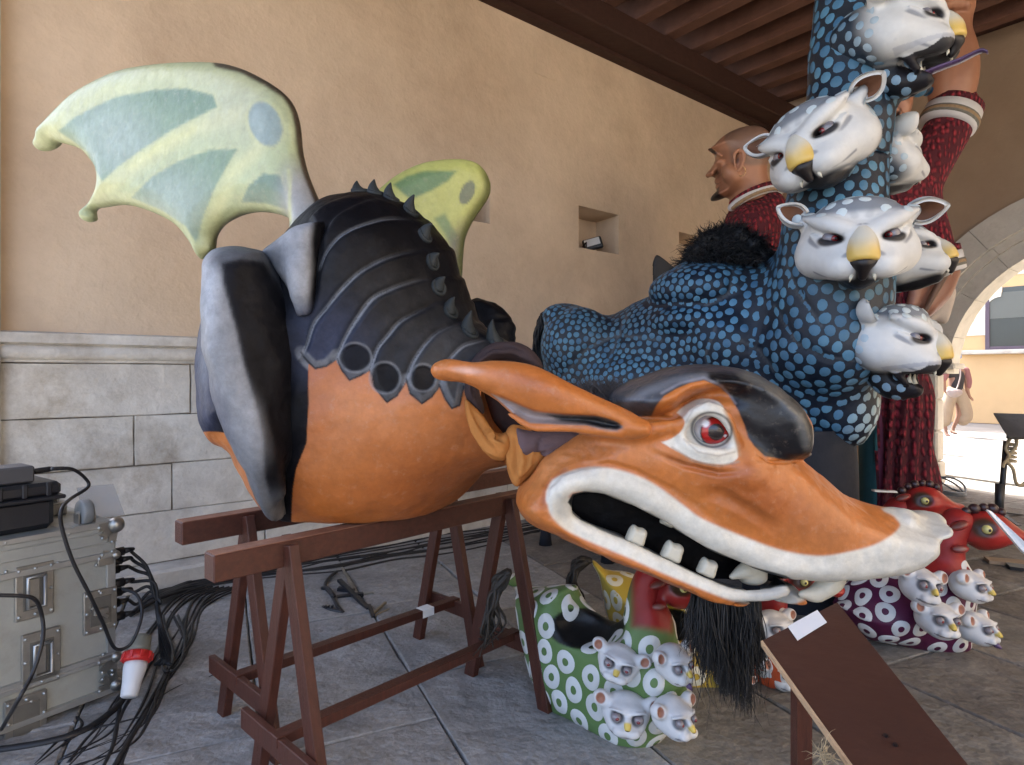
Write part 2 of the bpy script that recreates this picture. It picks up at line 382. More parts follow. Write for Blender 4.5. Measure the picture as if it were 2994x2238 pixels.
class Sculpt:
    def __init__(s, V, Q): s.V = V; s.Q = Q; s.col = np.tile(np.array([.5, .5, .5]), (len(V), 1)); s.upd()
    def upd(s):
        V, Q = s.V, s.Q; fn = np.cross(V[Q[:, 2]] - V[Q[:, 0]], V[Q[:, 3]] - V[Q[:, 1]]); N = np.zeros_like(V)
        for i in range(4):
            for j in range(3): N[:, j] += np.bincount(Q[:, i], fn[:, j], len(V))
        s.N = N / (np.linalg.norm(N, axis=1)[:, None] + 1e-12); s.u, s.v = proj(V) if V[:, 1].min() > .3 else (V[:, 0], V[:, 2])
    def avg(s, a):
        sm = np.zeros(len(s.V)); n = np.zeros(len(s.V))
        for i in range(4):
            x, y = s.Q[:, i], s.Q[:, (i + 1) % 4]
            sm += np.bincount(x, a[y], len(s.V)) + np.bincount(y, a[x], len(s.V)); n += np.bincount(x, minlength=len(s.V)) + np.bincount(y, minlength=len(s.V))
        return a * .4 + .6 * sm / np.maximum(n, 1)
    def subdiv(s, sm=2):
        Q = s.Q; n = len(s.V); E = np.sort(np.concatenate([Q[:, [i, (i + 1) % 4]] for i in range(4)]), 1); key = E[:, 0].astype(np.int64) * n + E[:, 1]
        uq, inv = np.unique(key, return_inverse=True); inv = inv.reshape(4, -1).T; a, b = uq // n, uq % n; V = np.vstack([s.V, (s.V[a] + s.V[b]) / 2, s.V[Q].mean(1)])
        e = inv + n; c = np.arange(len(Q)) + n + len(uq); s.Q = np.vstack([np.stack([Q[:, i], e[:, i], c, e[:, (i - 1) % 4]], 1) for i in range(4)]); s.V = V
        for _ in range(sm): s.V = np.stack([s.avg(s.V[:, j]) for j in range(3)], 1)
        s.col = np.zeros((len(s.V), 3)); s.upd(); return s
    def fill(s, c): s.col[:] = c; return s
    def m_poly(s, poly, soft=4., sp=0):
        if sp: poly = spline(list(poly) + [poly[0]], sp)[:-1]
        return 1 - sst(-soft, soft, pdist(s.u, s.v, poly))
    def m_line(s, path, w, soft=3.):
        d, t = ldist(s.u, s.v, path); return 1 - sst(max(w - soft, 0), w + soft, d)
    def m_el(s, c, r, rot=0., soft=.1):
        a = math.radians(rot); x = s.u - c[0]; y = s.v - c[1]; X = x * math.cos(a) + y * math.sin(a); Y = -x * math.sin(a) + y * math.cos(a)
        return 1 - sst(1 - soft, 1 + soft, np.sqrt((X / r[0]) ** 2 + (Y / r[1]) ** 2))
    def paint(s, c, m, a=1.):
        m = (m * a)[:, None]; s.col = s.col * (1 - m) + np.array(c) * m; return s
    def push(s, h): s.V = s.V + s.N * np.asarray(h)[:, None]; s.upd(); return s
    def ridge(s, path, w, h, soft=None):
        """raise (h>0) or groove (h<0) with a round profile of half width w pixels"""
        d, t = ldist(s.u, s.v, path); e = np.clip(1 - (d / w) ** 2, 0, 1) * np.sin(np.clip(t, .02, .98) * math.pi) ** .35
        return s.push(h * e * e)
    def part(s, name, mat, parent, sel=None, label=None):
        Q = s.Q if sel is None else s.Q[sel]
        if len(Q) == 0: return None
        used = np.unique(Q); mp = np.full(len(s.V), -1); mp[used] = np.arange(len(used))
        me = mk(name, s.V[used], mp[Q], True, s.col[used], None if sel is None else s.N[used])
        o = link(name, me, mat, parent)
        if label: o['label'] = label
        return o
    def fmask(s, m): return m[s.Q].mean(1) > .5
    def bvh(s): return BVHTree.FromPolygons([tuple(p) for p in s.V], [tuple(q) for q in s.Q.tolist()])

def inset(q, O, ex, ez, n, Tf, Tb, R):
    """move the outline in by what the bulge adds to the silhouette seen from the viewpoint"""
    q = np.array(q, float); m = len(q); area = .5 * np.sum(q[:, 0] * np.roll(q[:, 1], -1) - np.roll(q[:, 0], -1) * q[:, 1])
    t = np.roll(q, -1, 0) - np.roll(q, 1, 0); t /= np.linalg.norm(t, axis=1)[:, None] + 1e-9; nn = np.stack([t[:, 1], -t[:, 0]], 1) * (1 if area > 0 else -1)
    p = O + q[:, :1] * ex + q[:, 1:] * ez; d = p - np.array([0, 0, EYE]); a = ((d @ ex) * nn[:, 0] + (d @ ez) * nn[:, 1]) / (np.abs(d @ n) + 1e-9)
    T = np.where(a > 0, Tf, Tb); sh = R * (np.sqrt(1 + (a * T / R) ** 2) - 1); return q - nn * sh[:, None]
def frontal(poly, Y, cu=None, cv=None):
    """photo pixels -> metres on the upright plane at distance Y, about pixel (cu,cv)"""
    p = np.array(poly, float); cu = p[:, 0].mean() if cu is None else cu; cv = p[:, 1].mean() if cv is None else cv
    return np.column_stack([(p[:, 0] - cu), -(p[:, 1] - cv)]) * Y / FP, P(cu, cv, Y)
def add_plate(sd, poly, Y, Tf, Tb, Rr, k=.02, op='u', sp=2, sq=2.):
    if sp: poly = spline(list(poly) + [poly[0]], sp)[:-1]
    q, O = frontal(poly, Y); q = q if op == 's' else inset(q, O, np.array([1., 0, 0]), np.array([0, 0, 1.]), np.array([0, -1., 0]), Tf, Tb, Rr); sd.plate(q, O, (1, 0, 0), (0, -1, 0), Tf, Tb, Rr, k, op, sq)
def add_tilt(sd, poly, O, n, Tf, Tb, Rr, k=.02, op='u', sp=2):
    """plate on the upright plane through O with horizontal normal n (towards the viewer)"""
    if sp: poly = spline(list(poly) + [poly[0]], sp)[:-1]
    n = np.array(n, float); n /= np.linalg.norm(n); ex = np.array([-n[1], n[0], 0.]); O = np.array(O, float)
    if ex[0] < 0: ex = -ex
    q = [ray_plane(u, v, O, n) - O for u, v in poly]; q = inset([(p @ ex, p[2]) for p in q], O, ex, np.array([0, 0, 1.]), n, Tf, Tb, Rr); sd.plate(q, O, ex, n, Tf, Tb, Rr, k, op)
def ptube(sd, rows, k=.02, op='u', n=5):
    """rows of (u, v, Y, radius in photo pixels)"""
    sd.tube([P(r[0], r[1], r[2]) for r in rows], [r[3] * r[2] / FP for r in rows], k, op, n)
def pell(sd, u, v, Y, ru, rv, rd, rot=0., k=.02, op='u'):
    """ellipsoid with pixel radii ru, rv, depth radius rd metres, turned clockwise in the picture"""
    a = math.radians(rot); c, s_ = math.cos(a), math.sin(a)
    sd.ell(P(u, v, Y), (ru * Y / FP, rd, rv * Y / FP), k, op, [[c, 0, -s_], [0, 1, 0], [s_, 0, c]])

def lump(V, size, seed=1, n=14):
    """hand-made unevenness: random waves about the given size, -1..1"""
    rs = np.random.RandomState(seed); r = np.zeros(len(V))
    for i in range(n):
        k = rs.randn(3); k = k / np.linalg.norm(k) * 2 * math.pi / size * rs.uniform(.5, 2.); r += np.sin(V @ k + rs.rand() * 6.28 + 1.5 * np.sin(V @ np.roll(k, 1) * .6))
    return r / n ** .5 / 1.2
def scatter(sc, spacing, keep=None, relax=4, seed=1, dens=14):
    """evenly spread points over a sculpt; spacing scalar or per-vertex array"""
    rs = np.random.RandomState(seed); V, Q, N = sc.V, sc.Q, sc.N; sp = np.broadcast_to(spacing, (len(V),))
    a = V[Q]; area = .5 * np.linalg.norm(np.cross(a[:, 2] - a[:, 0], a[:, 3] - a[:, 1]), axis=1); fs = sp[Q].mean(1)
    if keep is not None: area = area * (keep[Q].mean(1) > .5)
    w = area / fs ** 2; n = int(w.sum() * dens); fi = rs.choice(len(Q), n, p=w / w.sum()); r1, r2 = rs.rand(n, 1), rs.rand(n, 1)
    pos = (a[fi, 0] * (1 - r1) + a[fi, 1] * r1) * (1 - r2) + (a[fi, 3] * (1 - r1) + a[fi, 2] * r1) * r2; ps = fs[fi]
    big = float(ps.max()); grid = {}; out = []; pl = pos.tolist(); sl = ps.tolist()
    for i, p in enumerate(pl):
        key = (int(p[0] // big), int(p[1] // big), int(p[2] // big)); ok = True; d2 = sl[i] ** 2
        for dx in (-1, 0, 1):
            for dy in (-1, 0, 1):
                for dz in (-1, 0, 1):
                    for j in grid.get((key[0] + dx, key[1] + dy, key[2] + dz), ()):
                        q = pl[j]
                        if (p[0] - q[0]) ** 2 + (p[1] - q[1]) ** 2 + (p[2] - q[2]) ** 2 < d2: ok = False; break
                    if not ok: break
                if not ok: break
            if not ok: break
        if ok: grid.setdefault(key, []).append(i); out.append(i)
    pts = pos[out]; ss = ps[out]; bv = sc.bvh()
    for it in range(relax):
        kd = KDTree(len(pts)); [kd.insert(p, i) for i, p in enumerate(pts)]; kd.balance(); new = pts.copy()
        for i, p in enumerate(pts):
            f = np.zeros(3)
            for co, j, d in kd.find_n(p, 8):
                if j != i and d < ss[i] * 1.35: f += (p - np.array(co)) / (d + 1e-9) * (ss[i] * 1.35 - d)
            new[i] = p + f * .22
        for i in range(len(new)):
            h = bv.find_nearest(new[i]); new[i] = h[0]
        pts = new
    nr = np.array([tuple(bv.find_nearest(p)[1]) for p in pts]); return pts, nr, ss, bv

def discs(name, mat_, parent, pts, nr, rad, col, inner=0., lift=.0022, n=12, squash=None, seed=3, bv=None, dent=0.):
    """painted spots lying on the surface, thick as the paint: discs (inner=0) or rings"""
    rs = np.random.RandomState(seed); V = []; F = []; CC = []
    for p, q, r, c in zip(pts, nr, rad, col):
        t = np.cross(q, (.3, .2, .93)); t /= np.linalg.norm(t) + 1e-9; b = np.cross(q, t); a0 = rs.rand() * 6.28
        e = rs.uniform(.82, 1.) if squash is None else squash; p1, p2 = rs.rand(2) * 6.28; rr = [r * (1 + .05 * math.sin(2 * 6.2832 * i / n + p1) + .03 * math.sin(3 * 6.2832 * i / n + p2)) for i in range(n)]; k0 = len(V)
        for ring, lf in ((1., .0004), (.93, 1.), (inner, 1.) if inner else (0, 1.)):
            if ring == 0: V.append(p + q * lift); CC.append(c); break
            for i in range(n):
                an = 2 * math.pi * i / n; w = t * math.cos(an) * e + b * math.sin(an)
                pt = p + w * rr[i] * ring + q * lift * (lf if lf < 1 else 1)
                if bv is not None:
                    h = bv.find_nearest(pt)
                    if h[0] is not None: pt = np.array(h[0]) + np.array(h[1]) * lift * lf
                V.append(pt); CC.append(c)
        for i in range(n):
            j = (i + 1) % n; F.append((k0 + i, k0 + j, k0 + n + j, k0 + n + i))
            if inner: F.append((k0 + n + i, k0 + n + j, k0 + 2 * n + j, k0 + 2 * n + i))
            else: F.append((k0 + n + i, k0 + n + j, k0 + 2 * n))
    return link(name, mk(name, V, F, True, np.array(CC)), mat_, parent)

def hair(name, mat_, parent, roots, tips, n, w, seed=1, wav=.02, seg=8, sag=.0, label=None):
    """roots / tips: functions of a random source giving 3D points; tapered three-sided strands"""
    rs = np.random.RandomState(seed); V = []; F = []
    for i in range(n):
        a = roots(rs); b = tips(rs, a); t = np.linspace(0, 1, seg)[:, None]; p = a + (b - a) * t
        ph = rs.rand(3) * 6.28; fr = rs.uniform(3, 7); p = p + np.sin(t * fr + ph) * wav * t * rs.uniform(.4, 1.2); p[:, 2] -= sag * (t[:, 0] - t[:, 0] ** 2)
        ww = w * rs.uniform(.6, 1.4); k0 = len(V); d = (b - a) / (np.linalg.norm(b - a) + 1e-9); x = np.cross(d, (0, 1, .1)); x /= np.linalg.norm(x) + 1e-9; y = np.cross(d, x)
        for j in range(seg):
            r = ww * (1 - .85 * (j / (seg - 1)) ** 1.5)
            for k in range(3): an = 2.094 * k + ph[0]; V.append(p[j] + (x * math.cos(an) + y * math.sin(an)) * r)
        F += [(k0 + j * 3 + k, k0 + j * 3 + (k + 1) % 3, k0 + (j + 1) * 3 + (k + 1) % 3, k0 + (j + 1) * 3 + k) for j in range(seg - 1) for k in range(3)]
    o = link(name, mk(name, V, np.array(F)), mat_, parent); o['kind'] = 'stuff'
    if label: o['label'] = label
    return o
# ================================================================= SETTING
plaster = mat('plaster', (.61, .475, .34), .85, .10, 1.6, .35, 34, .2, col2=(.53, .40, .28), wear=.30, wcol=(.64, .50, .37), ws=1.1, fine=9, grain=.05, gs=9, dirt=.2)
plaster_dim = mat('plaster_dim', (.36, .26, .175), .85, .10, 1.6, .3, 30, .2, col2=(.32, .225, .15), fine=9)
wallstone = mat('wallstone', (.62, .59, .53), .9, .16, 3.2, .5, 30, .2, col2=(.50, .465, .41), wear=.65, wcol=(.30, .24, .18), ws=1.7, fine=8, grain=.10, gs=20, dirt=.7)
archstone = mat('archstone', (.56, .52, .45), .9, .14, 3., .45, 30, .2, col2=(.46, .43, .37), wear=.5, wcol=(.25, .22, .17), ws=3., fine=8)
mortar = mat('mortar', (.20, .17, .14), .95, .2, 9, .3, 60, .1)
slabm = [mat('slab_a', (.30, .295, .285), .7, .2, 5, 1., 26, .3, col2=(.22, .217, .21), wear=.5, wcol=(.36, .35, .33), ws=9, fine=9, grain=.28, gs=42, dirt=.5),
         mat('slab_b', (.235, .218, .19), .72, .2, 4, 1., 24, .3, col2=(.15, .138, .12), wear=.5, wcol=(.27, .24, .20), ws=8, fine=8, grain=.3, gs=38, dirt=.6),
         mat('slab_c', (.20, .18, .155), .74, .22, 4, 1., 26, .3, col2=(.125, .11, .095), wear=.5, wcol=(.25, .22, .18), ws=9, fine=8, grain=.3, gs=40, dirt=.6)]
courtm = mat('courtslab', (.22, .213, .20), .8, .12, 2, .3, 12, .3, col2=(.17, .165, .155), grain=.12, gs=6)
timber = mat('timber', (.042, .017, .011), .7, .3, 5, .4, 24, .3, stretch=(1, 6, 6))
timber2 = mat('timber_face', (.12, .055, .036), .7, .3, 5, .4, 24, .3)
facadem = mat('facade_plaster', (.58, .40, .21), .9, .06, 1.5, .1, 20, .2)
facadest = mat('facade_stone', (.72, .68, .58), .9, .10, 2, .2, 14, .2)
glassd = mat('dark_glass', (.05, .055, .05), .12, .1, 1, 0, 1, .6)
white_p = mat('white_paint', (.7, .7, .68), .6, .05, 5, .05, 40)

g = MB(); g.box((0, 0, -.05), (90, 90, .06)); floor = struct('floor', g.mesh('floor'), mat('floor_joint', (.24, .23, .21), .9, .2, 9, .3, 60, .1))
E1 = np.array([-.42, .907, 0]); E1 /= np.linalg.norm(E1); E2 = np.array([E1[1], -E1[0], 0])
CN = D2 * WALL + D1 * 8.02                                        # corner of the two walls
def inroom(p, m=0.): return (p @ D2 < WALL - m) and (p @ D1 < CN @ D1 - m)
rs = np.random.RandomState(11); W = .58; ns = 0
for i in range(-9, 16):
    b = i * W + .115; a = -3. + rs.uniform(0, .8)
    while a < 9:
        L = rs.uniform(.62, 1.15); c = E1 * (a + L / 2) + E2 * (b + W / 2); a += L
        if not inroom(c, -.35) or c[1] < .7 or c @ D1 > 7.9: continue
        r = c[0] / c[1]
        if abs(r) > .818 + .75 / c[1]: continue
        m = MB(); dz = rs.uniform(-.0025, .0025); t = rs.uniform(-.004, .004)
        m.stone((c[0], c[1], -.012 + dz), E1 + np.array([0, 0, t]), E2, (0, 0, 1), L - .003, W - .003, .05, .006, .004, rs)
        o = m.build('paving_slab', slabm[0] if c[0] < .1 + rs.uniform(-.4, .4) else slabm[rs.randint(1, 3)], floor); ns += 1  # paler slabs at the left put the daylight falling there into colour
# courtyard paving beyond the arch
W = 1.0
for i in range(2, 13):
    a = 2. + rs.uniform(0, .8)
    while a < 15:
        L = rs.uniform(1.1, 2.0); c = E1 * (a + L / 2) + E2 * (i * W + .5); a += L
        if c @ D1 < 8.6 or c[1] < 6: continue
        u = CU + c[0] / c[1] * FP; v = HZ + EYE / c[1] * FP
        if u < 2620 or u > 3250 or c @ D1 > 19: continue
        m = MB(); m.box((c[0], c[1], -.014 + rs.uniform(-.002, .002)), (L - .022, W - .022, .05), (E1, E2, (0, 0, 1)), .008)
        m.build('courtyard_slab', courtm, floor); ns += 1
m = MB(); m.box(D1 * 18 + D2 * 4 + np.array([0, 0, -.022]), (18, 50, .02), (D1, D2, (0, 0, 1))); m.build('courtyard_ground', courtm, floor)
m = MB(); m.box(D2 * -22 + np.array([0, 0, -.010]), (60, 30, .02), (D1, D2, (0, 0, 1))); m.build('open_square', courtm, floor)

# ---- long wall with square recesses
def wt(u, v, off=0.): p = onwall(u, v, off); return p @ D1, p[2]
recs = []
for (u0, v0, u1, v1) in ((1372, 556, 1432, 644), (1692, 601, 1809, 724), (1985, 678, 2120, 790)):
    t0, za = wt(u0, v0); t1, zb = wt(u1, (v0 + v1) / 2); _, z0 = wt(u0, v1); recs.append((t0, t1, z0, za))
walle = root('long_wall', D2 * WALL + D1 * 3, 'tan plastered long wall with square light recesses above a stone base', 'wall')
def WP(t, z, off): return D1 * t + D2 * (WALL - off) + np.array([0, 0, z])
ts = sorted([-.03, 8.02] + [r[0] for r in recs] + [r[1] for r in recs]); m = MB()
def quad(m, a, b, c, d): m.add([a, b, c, d], [(0, 1, 2, 3)])
for t0, t1 in zip(ts[:-1], ts[1:]):
    zs = [1.2, 4.62]; hole = None
    for r in recs:
        if abs(r[0] - t0) < 1e-6: hole = r
    segs = [(1.2, 4.62)] if not hole else [(1.2, hole[2]), (hole[3], 4.62)]
    for z0, z1 in segs: quad(m, WP(t0, z0, 0), WP(t1, z0, 0), WP(t1, z1, 0), WP(t0, z1, 0))
    if hole:
        z0, z1 = hole[2:]; d = -.28; zi = z1 - .03; ti = t1 - .03
        quad(m, WP(t0, z0, 0), WP(t1, z0, 0), WP(ti, z0, d), WP(t0, z0, d)); quad(m, WP(t0, z1, 0), WP(t0, zi, d), WP(ti, zi, d), WP(t1, z1, 0))
        quad(m, WP(t0, z0, 0), WP(t0, z0, d), WP(t0, zi, d), WP(t0, z1, 0)); quad(m, WP(t1, z0, 0), WP(t1, z1, 0), WP(ti, zi, d), WP(ti, z0, d))
        quad(m, WP(t0, z0, d), WP(ti, z0, d), WP(ti, zi, d), WP(t0, zi, d))
quad(m, WP(-.03, 0, -.4), WP(-.03, 4.62, -.4), WP(8.02, 4.62, -.4), WP(8.02, 0, -.4)); quad(m, WP(-.03, 0, -.02), WP(-.03, 4.62, 0), WP(-.03, 4.62, -.4), WP(-.03, 0, -.4))
quad(m, WP(-.03, 4.62, 0), WP(8.02, 4.62, 0), WP(8.02, 4.62, -.4), WP(-.03, 4.62, -.4)); quad(m, WP(-.03, 1.2, 0), WP(-.03, 0, 0), WP(8.02, 0, 0), WP(8.02, 1.2, 0))
m.build('plaster_face', plaster, walle)
m = MB(); m.box(WP(4., .645, .004), (8.06, .012, 1.29), (D1, D2, (0, 0, 1))); m.build('mortar_bed', mortar, walle)
rs = np.random.RandomState(5)
for z0, z1, first in ((.12, .42, .2), (.42, .70, .77), (.70, .99, .575), (.99, 1.29, .87)):
    t = -.03; nxt = first
    while t < 8.0:
        L = nxt - t; L = max(L, .15); pr = .024 + rs.uniform(-.003, .004); t1 = min(t + L, 8.0)
        m = MB(); m.stone(WP((t + t1) / 2, (z0 + z1) / 2, pr / 2 + .008), D1, (0, 0, 1), -D2, t1 - t - .001, z1 - z0 - .001, pr, .005, .003, rs)
        m.build('stone_block', wallstone, walle); t = t1; nxt = t + rs.uniform(.65, 1.15)
# moulding: flat band over a roll
prof = [(0, 1.292), (.045, 1.292), (.05, 1.305)] + [(.05 + .028 * math.sin(a), 1.345 - .038 * math.cos(a)) for a in np.linspace(.2, 2.9, 9)] + [(.065, 1.388), (.085, 1.395), (.085, 1.445), (.07, 1.452), (0, 1.458)]
for k in range(5):
    a, b = -.03 + k * 1.61, -.03 + (k + 1) * 1.61 - .004; m = MB(); n = len(prof)
    m.add([WP(a, z, o) for o, z in prof] + [WP(b, z, o) for o, z in prof], [(i, n + i, n + i + 1, i + 1) for i in range(n - 1)] + [tuple(range(n)), tuple(range(n, 2 * n))[::-1]])
    m.build('string_course', wallstone, walle, auto=35)
m = MB(); m.box(WP(4., .058, .10), (8.06, .2, .116), (D1, D2, (0, 0, 1)), .015); m.build('base_ledge', wallstone, walle)
t0, z0 = wt(1563, 214); t1, z1 = wt(1624, 140); zt = wt(1563, 137)[1]
m = MB(); m.box(WP((t0 + t1) / 2, (z0 + zt) / 2, .004), (t1 - t0, .008, zt - z0), (D1, D2, (0, 0, 1)), .003); m.build('cover_plate', plaster, walle)
m = MB(); m.box(WP(-.17, 2.3, -.02), (.30, .24, 4.62), (D1, D2, (0, 0, 1)), .02)
m.solo('corner_pilaster', wallstone, 'pale stone pilaster edge at the far left of the long wall', 'pilaster')
# floodlight in the recess
r = recs[1]; q = WP(r[0] + (r[1] - r[0]) * .52, r[2] + .0, -.10)
fl = root('floodlight', q, 'small black floodlight with white face lying in the square wall recess', 'floodlight')
ax = np.array([[.77, .3, -.55], [-.3, .94, .1], [.52, .1, .80]]); ax = [a / np.linalg.norm(a) for a in ax]
nrm = np.array([-.25, -.75, .6]); nrm /= np.linalg.norm(nrm); xx = np.array([.85, -.1, .2]); xx -= nrm * (xx @ nrm); xx /= np.linalg.norm(xx); yy = np.cross(nrm, xx)
blk = mat('black_metal', (.02, .02, .022), .45, .1, 8, .05, 50); cc = q + np.array([0, 0, .085])
MB().box(cc, (.19, .15, .05), (xx, yy, nrm), .012).build('housing', blk, fl)
MB().box(cc + nrm * .027, (.15, .10, .006), (xx, yy, nrm)).build('lens_panel', white_p, fl)
MB().tube([q + D1 * -.09, q + D1 * -.09 + np.array([0, 0, .09]), cc - xx * .1], .008, 6).build('bracket', blk, fl)

# ---- wall with the arch
AC, AZ, AR = 3.21, 1.23, 1.36
aw = root('arch_wall', CN - D2 * 3, 'brownish plastered end wall pierced by a round stone arch', 'wall')
def AP(s, z, off): return CN - D2 * s + D1 * off + np.array([0, 0, z])
R0 = 1.87; arc = [(AC - R0 * math.cos(a), AZ + R0 * math.sin(a)) for a in np.linspace(0, math.pi, 33)]
poly = [(-.4, 0), (AC - R0, 0)] + arc + [(AC + R0, 0), (9, 0), (9, 5.1), (-.4, 5.1)]
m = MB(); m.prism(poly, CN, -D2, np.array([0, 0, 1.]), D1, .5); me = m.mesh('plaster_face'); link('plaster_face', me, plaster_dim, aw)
def vous(name, r0, r1, o0, o1, a0, a1):
    m = MB(); n = 4; A = np.linspace(a0 + .0015, a1 - .0015, n); V = []
    for o in (o0, o1):
        for r in (r0, r1):
            for a in A: V.append(AP(AC - r * math.cos(a), AZ + r * math.sin(a), o))
    F = []
    for i in range(n - 1):
        F += [(i, i + 1, n + i + 1, n + i), (2 * n + i, 3 * n + i, 3 * n + i + 1, 2 * n + i + 1), (i, 2 * n + i, 2 * n + i + 1, i + 1), (n + i, n + i + 1, 3 * n + i + 1, 3 * n + i)]
    F += [(0, n, 3 * n, 2 * n), (n - 1, 3 * n - 1, 4 * n - 1, 2 * n - 1)]
    m.add(V, F).build(name, archstone, aw, auto=30)
cuts = [0, .30, .62, .93, 1.25, 1.57, 1.9, 2.2, 2.5, 2.82, math.pi]
for a, b in zip(cuts[:-1], cuts[1:]):
    vous('voussoir', 1.62, 1.90, -.035, .45, a, b); vous('chamfer_stone', 1.53, 1.617, .015, .45, a + .02, b + .02 if b < 3 else b); vous('arch_stone', 1.36, 1.527, .05, .45, a, b)
# pier and capital
pr = root('stone_pier', AP(1.6, 0, .2), 'pale stone pier with flat capital carrying the arch', 'pier')
zc = [0, .26, .60, .95, 1.24]
for i in range(4):
    w = .50 if i else .54
    MB().box(AP(1.79 - w / 2 + .02 * (i == 0), (zc[i] + zc[i + 1]) / 2, .05), (w, .22, zc[i + 1] - zc[i] - .006), (-D2, D1, (0, 0, 1)), .02).build('pier_stone', archstone, pr)
m = MB(); m.box(AP(1.60, 1.262, .06), (.56, .30, .04), (-D2, D1, (0, 0, 1)), .012); m.box(AP(1.64, 1.315, .06), (.66, .36, .06), (-D2, D1, (0, 0, 1)), .018); m.build('capital', archstone, pr)
pr2 = MB()
for i in range(4): pr2.box(AP(4.57 + .25, (zc[i] + zc[i + 1]) / 2, .20), (.5, .56, zc[i + 1] - zc[i] - .006), (-D2, D1, (0, 0, 1)), .02)

# ---- ceiling
ce = root('timber_ceiling', D2 * 3 + D1 * 4 + np.array([0, 0, 4.36]), 'dark brown timber ceiling with heavy wall beam and many joists', 'ceiling')
MB().box(D2 * (WALL - .17) + D1 * 3.45 + np.array([0, 0, 4.475]), (9.0, .34, .23), (D1, D2, (0, 0, 1)), .012).build('wall_beam', timber, ce)
MB().box(D2 * (WALL - .05) + D1 * 3.45 + np.array([0, 0, 4.34]), (9.2, .10, .04), (D1, D2, (0, 0, 1))).build('wall_plate', timber, ce)
for k in range(21):
    t = 7.40 - .445 * k
    MB().box(D2 * (WALL / 2 - 1.2) + D1 * t + np.array([0, 0, 4.72]), (.15, 6.55, .24), (D1, D2, (0, 0, 1)), .008).build('joist', timber2, ce)
MB().box(D2 * (WALL / 2 - 1.2) + D1 * 7.88 + np.array([0, 0, 4.93]), (.26, 6.5, .26), (D1, D2, (0, 0, 1)), .01).build('end_beam', timber, ce)
for k in range(27):
    MB().box(D2 * (WALL - .1 - .25 * k) + D1 * 3.3 + np.array([0, 0, 4.86]), (9.4, .245, .03), (D1, D2, (0, 0, 1)), .003).build('ceiling_board', timber, ce)
MB().box(D2 * (WALL - 3.3) + D1 * 3.4 + np.array([0, 0, 5.15]), (10.6, 8.0, .3), (D1, D2, (0, 0, 1))).build('roof_slab', mortar, ce)

# ---- courtyard facade
FO = ray_plane(2876, 1238, (0, 0, 0), (0, 0, 1)); 
fc = root('courtyard_building', FO, 'sunlit cream plaster building with stone framed window across the courtyard', 'building')
def FX(u, v): p = ray_plane(u, v, FO, D1); return (p - FO) @ (-D2), p[2]
def FPt(s, z, off): return FO - D2 * s - D1 * off + np.array([0, 0, z])
zt = FX(2840, 955)[1]; wl = FX(2886, 1020); wr = FX(3100, 1020)[0]; wz1 = FX(2940, 838)[1]; wz0 = FX(2900, 1020)[1]
def fbox(name, s0, s1, z0, z1, d, mt, bev=0.): return MB().box(FPt((s0 + s1) / 2, (z0 + z1) / 2, d / 2), (s1 - s0, d, z1 - z0), (-D2, -D1, (0, 0, 1)), bev).build(name, mt, fc)
MB().box(FPt(0, 5, -.25), (40, .5, 10), (-D2, -D1, (0, 0, 1))).build('wall', facadem, fc)
s0 = FX(2880, 950)[0]; k = 0
for z in np.arange(wz0 - .02, wz1 + 4.5, .36):                    # ashlar round and above the window
    a = s0 - (.55 if k % 2 else .12) if z < zt else s0 - 3.2; s = a
    while s < wr + 1.6:
        L = .62 + .25 * ((k * 7 + int(s * 10)) % 3) / 3; e = s + L
        if z < wz1 + .1 and s > wl[0] - .25 and e < wr + .35: s = e; continue
        if z < wz1 + .1 and s < wl[0] - .02 < e: e = wl[0] - .02
        if z < wz1 + .1 and s < wr < e: s = wr
        if e - s > .08: fbox('facade_stone', s, e - .006, z, z + .354, .02, facadest, .004)
        s = max(e, s + .1)
    k += 1
fbox('window_sill', wl[0] - .55, wr + .5, wz0 - .14, wz0 - .03, .16, archstone, .02)
wdw = fbox('window', wl[0], wr, wz0 - .02, wz1 - .25, .012, glassd)
mg = mat('window_grey', (.12, .13, .115), .5, .05, 3, 0)
MB().box(FPt((wl[0] + wr) / 2, wz0 + .42 * (wz1 - wz0) + .42, .02), (wr - wl[0] - .1, .01, (wz1 - wz0) * .42), (-D2, -D1, (0, 0, 1))).build('blind', mg, wdw)
fm = mat('window_frame', (.10, .075, .10), .6, .1)
for a, b, c, d in ((wl[0] - .03, wl[0] + .06, wz0 - .03, wz1 - .3), (wl[0] + .062, wr, wz0 - .03, wz0 + .05), ((wl[0] + wr) / 2 + .3, (wl[0] + wr) / 2 + .36, wz0 + .052, wz1 - .3)):
    MB().box(FPt((a + b) / 2, (c + d) / 2, .03), (b - a, .03, d - c), (-D2, -D1, (0, 0, 1)), .004).build('window_frame', fm, wdw)
# stepped head: curved shoulders left stone-coloured round a raised middle
m = MB(); h = wz1 - wz0; x0 = wl[0]; x1 = FX(2932, 850)[0]
sh = [(x0 - .03, wz0 + h * .60)] + [(x0 - .03 + (x1 - x0) * (1 - math.cos(a)), wz0 + h * .60 + h * .24 * math.sin(a)) for a in np.linspace(.1, 1.57, 8)] + [(x1, wz1 - .01), (x0 - .03, wz1 - .01)]
m.prism([(a, b) for a, b in sh], FO - D1 * .014, -D2, np.array([0, 0, 1.]), -D1, .03); m.build('window_shoulder', facadest, fc)
fbox('window_head', x1, FX(3060, 850)[0], wz1 - .24, wz1 - .02, .016, glassd)

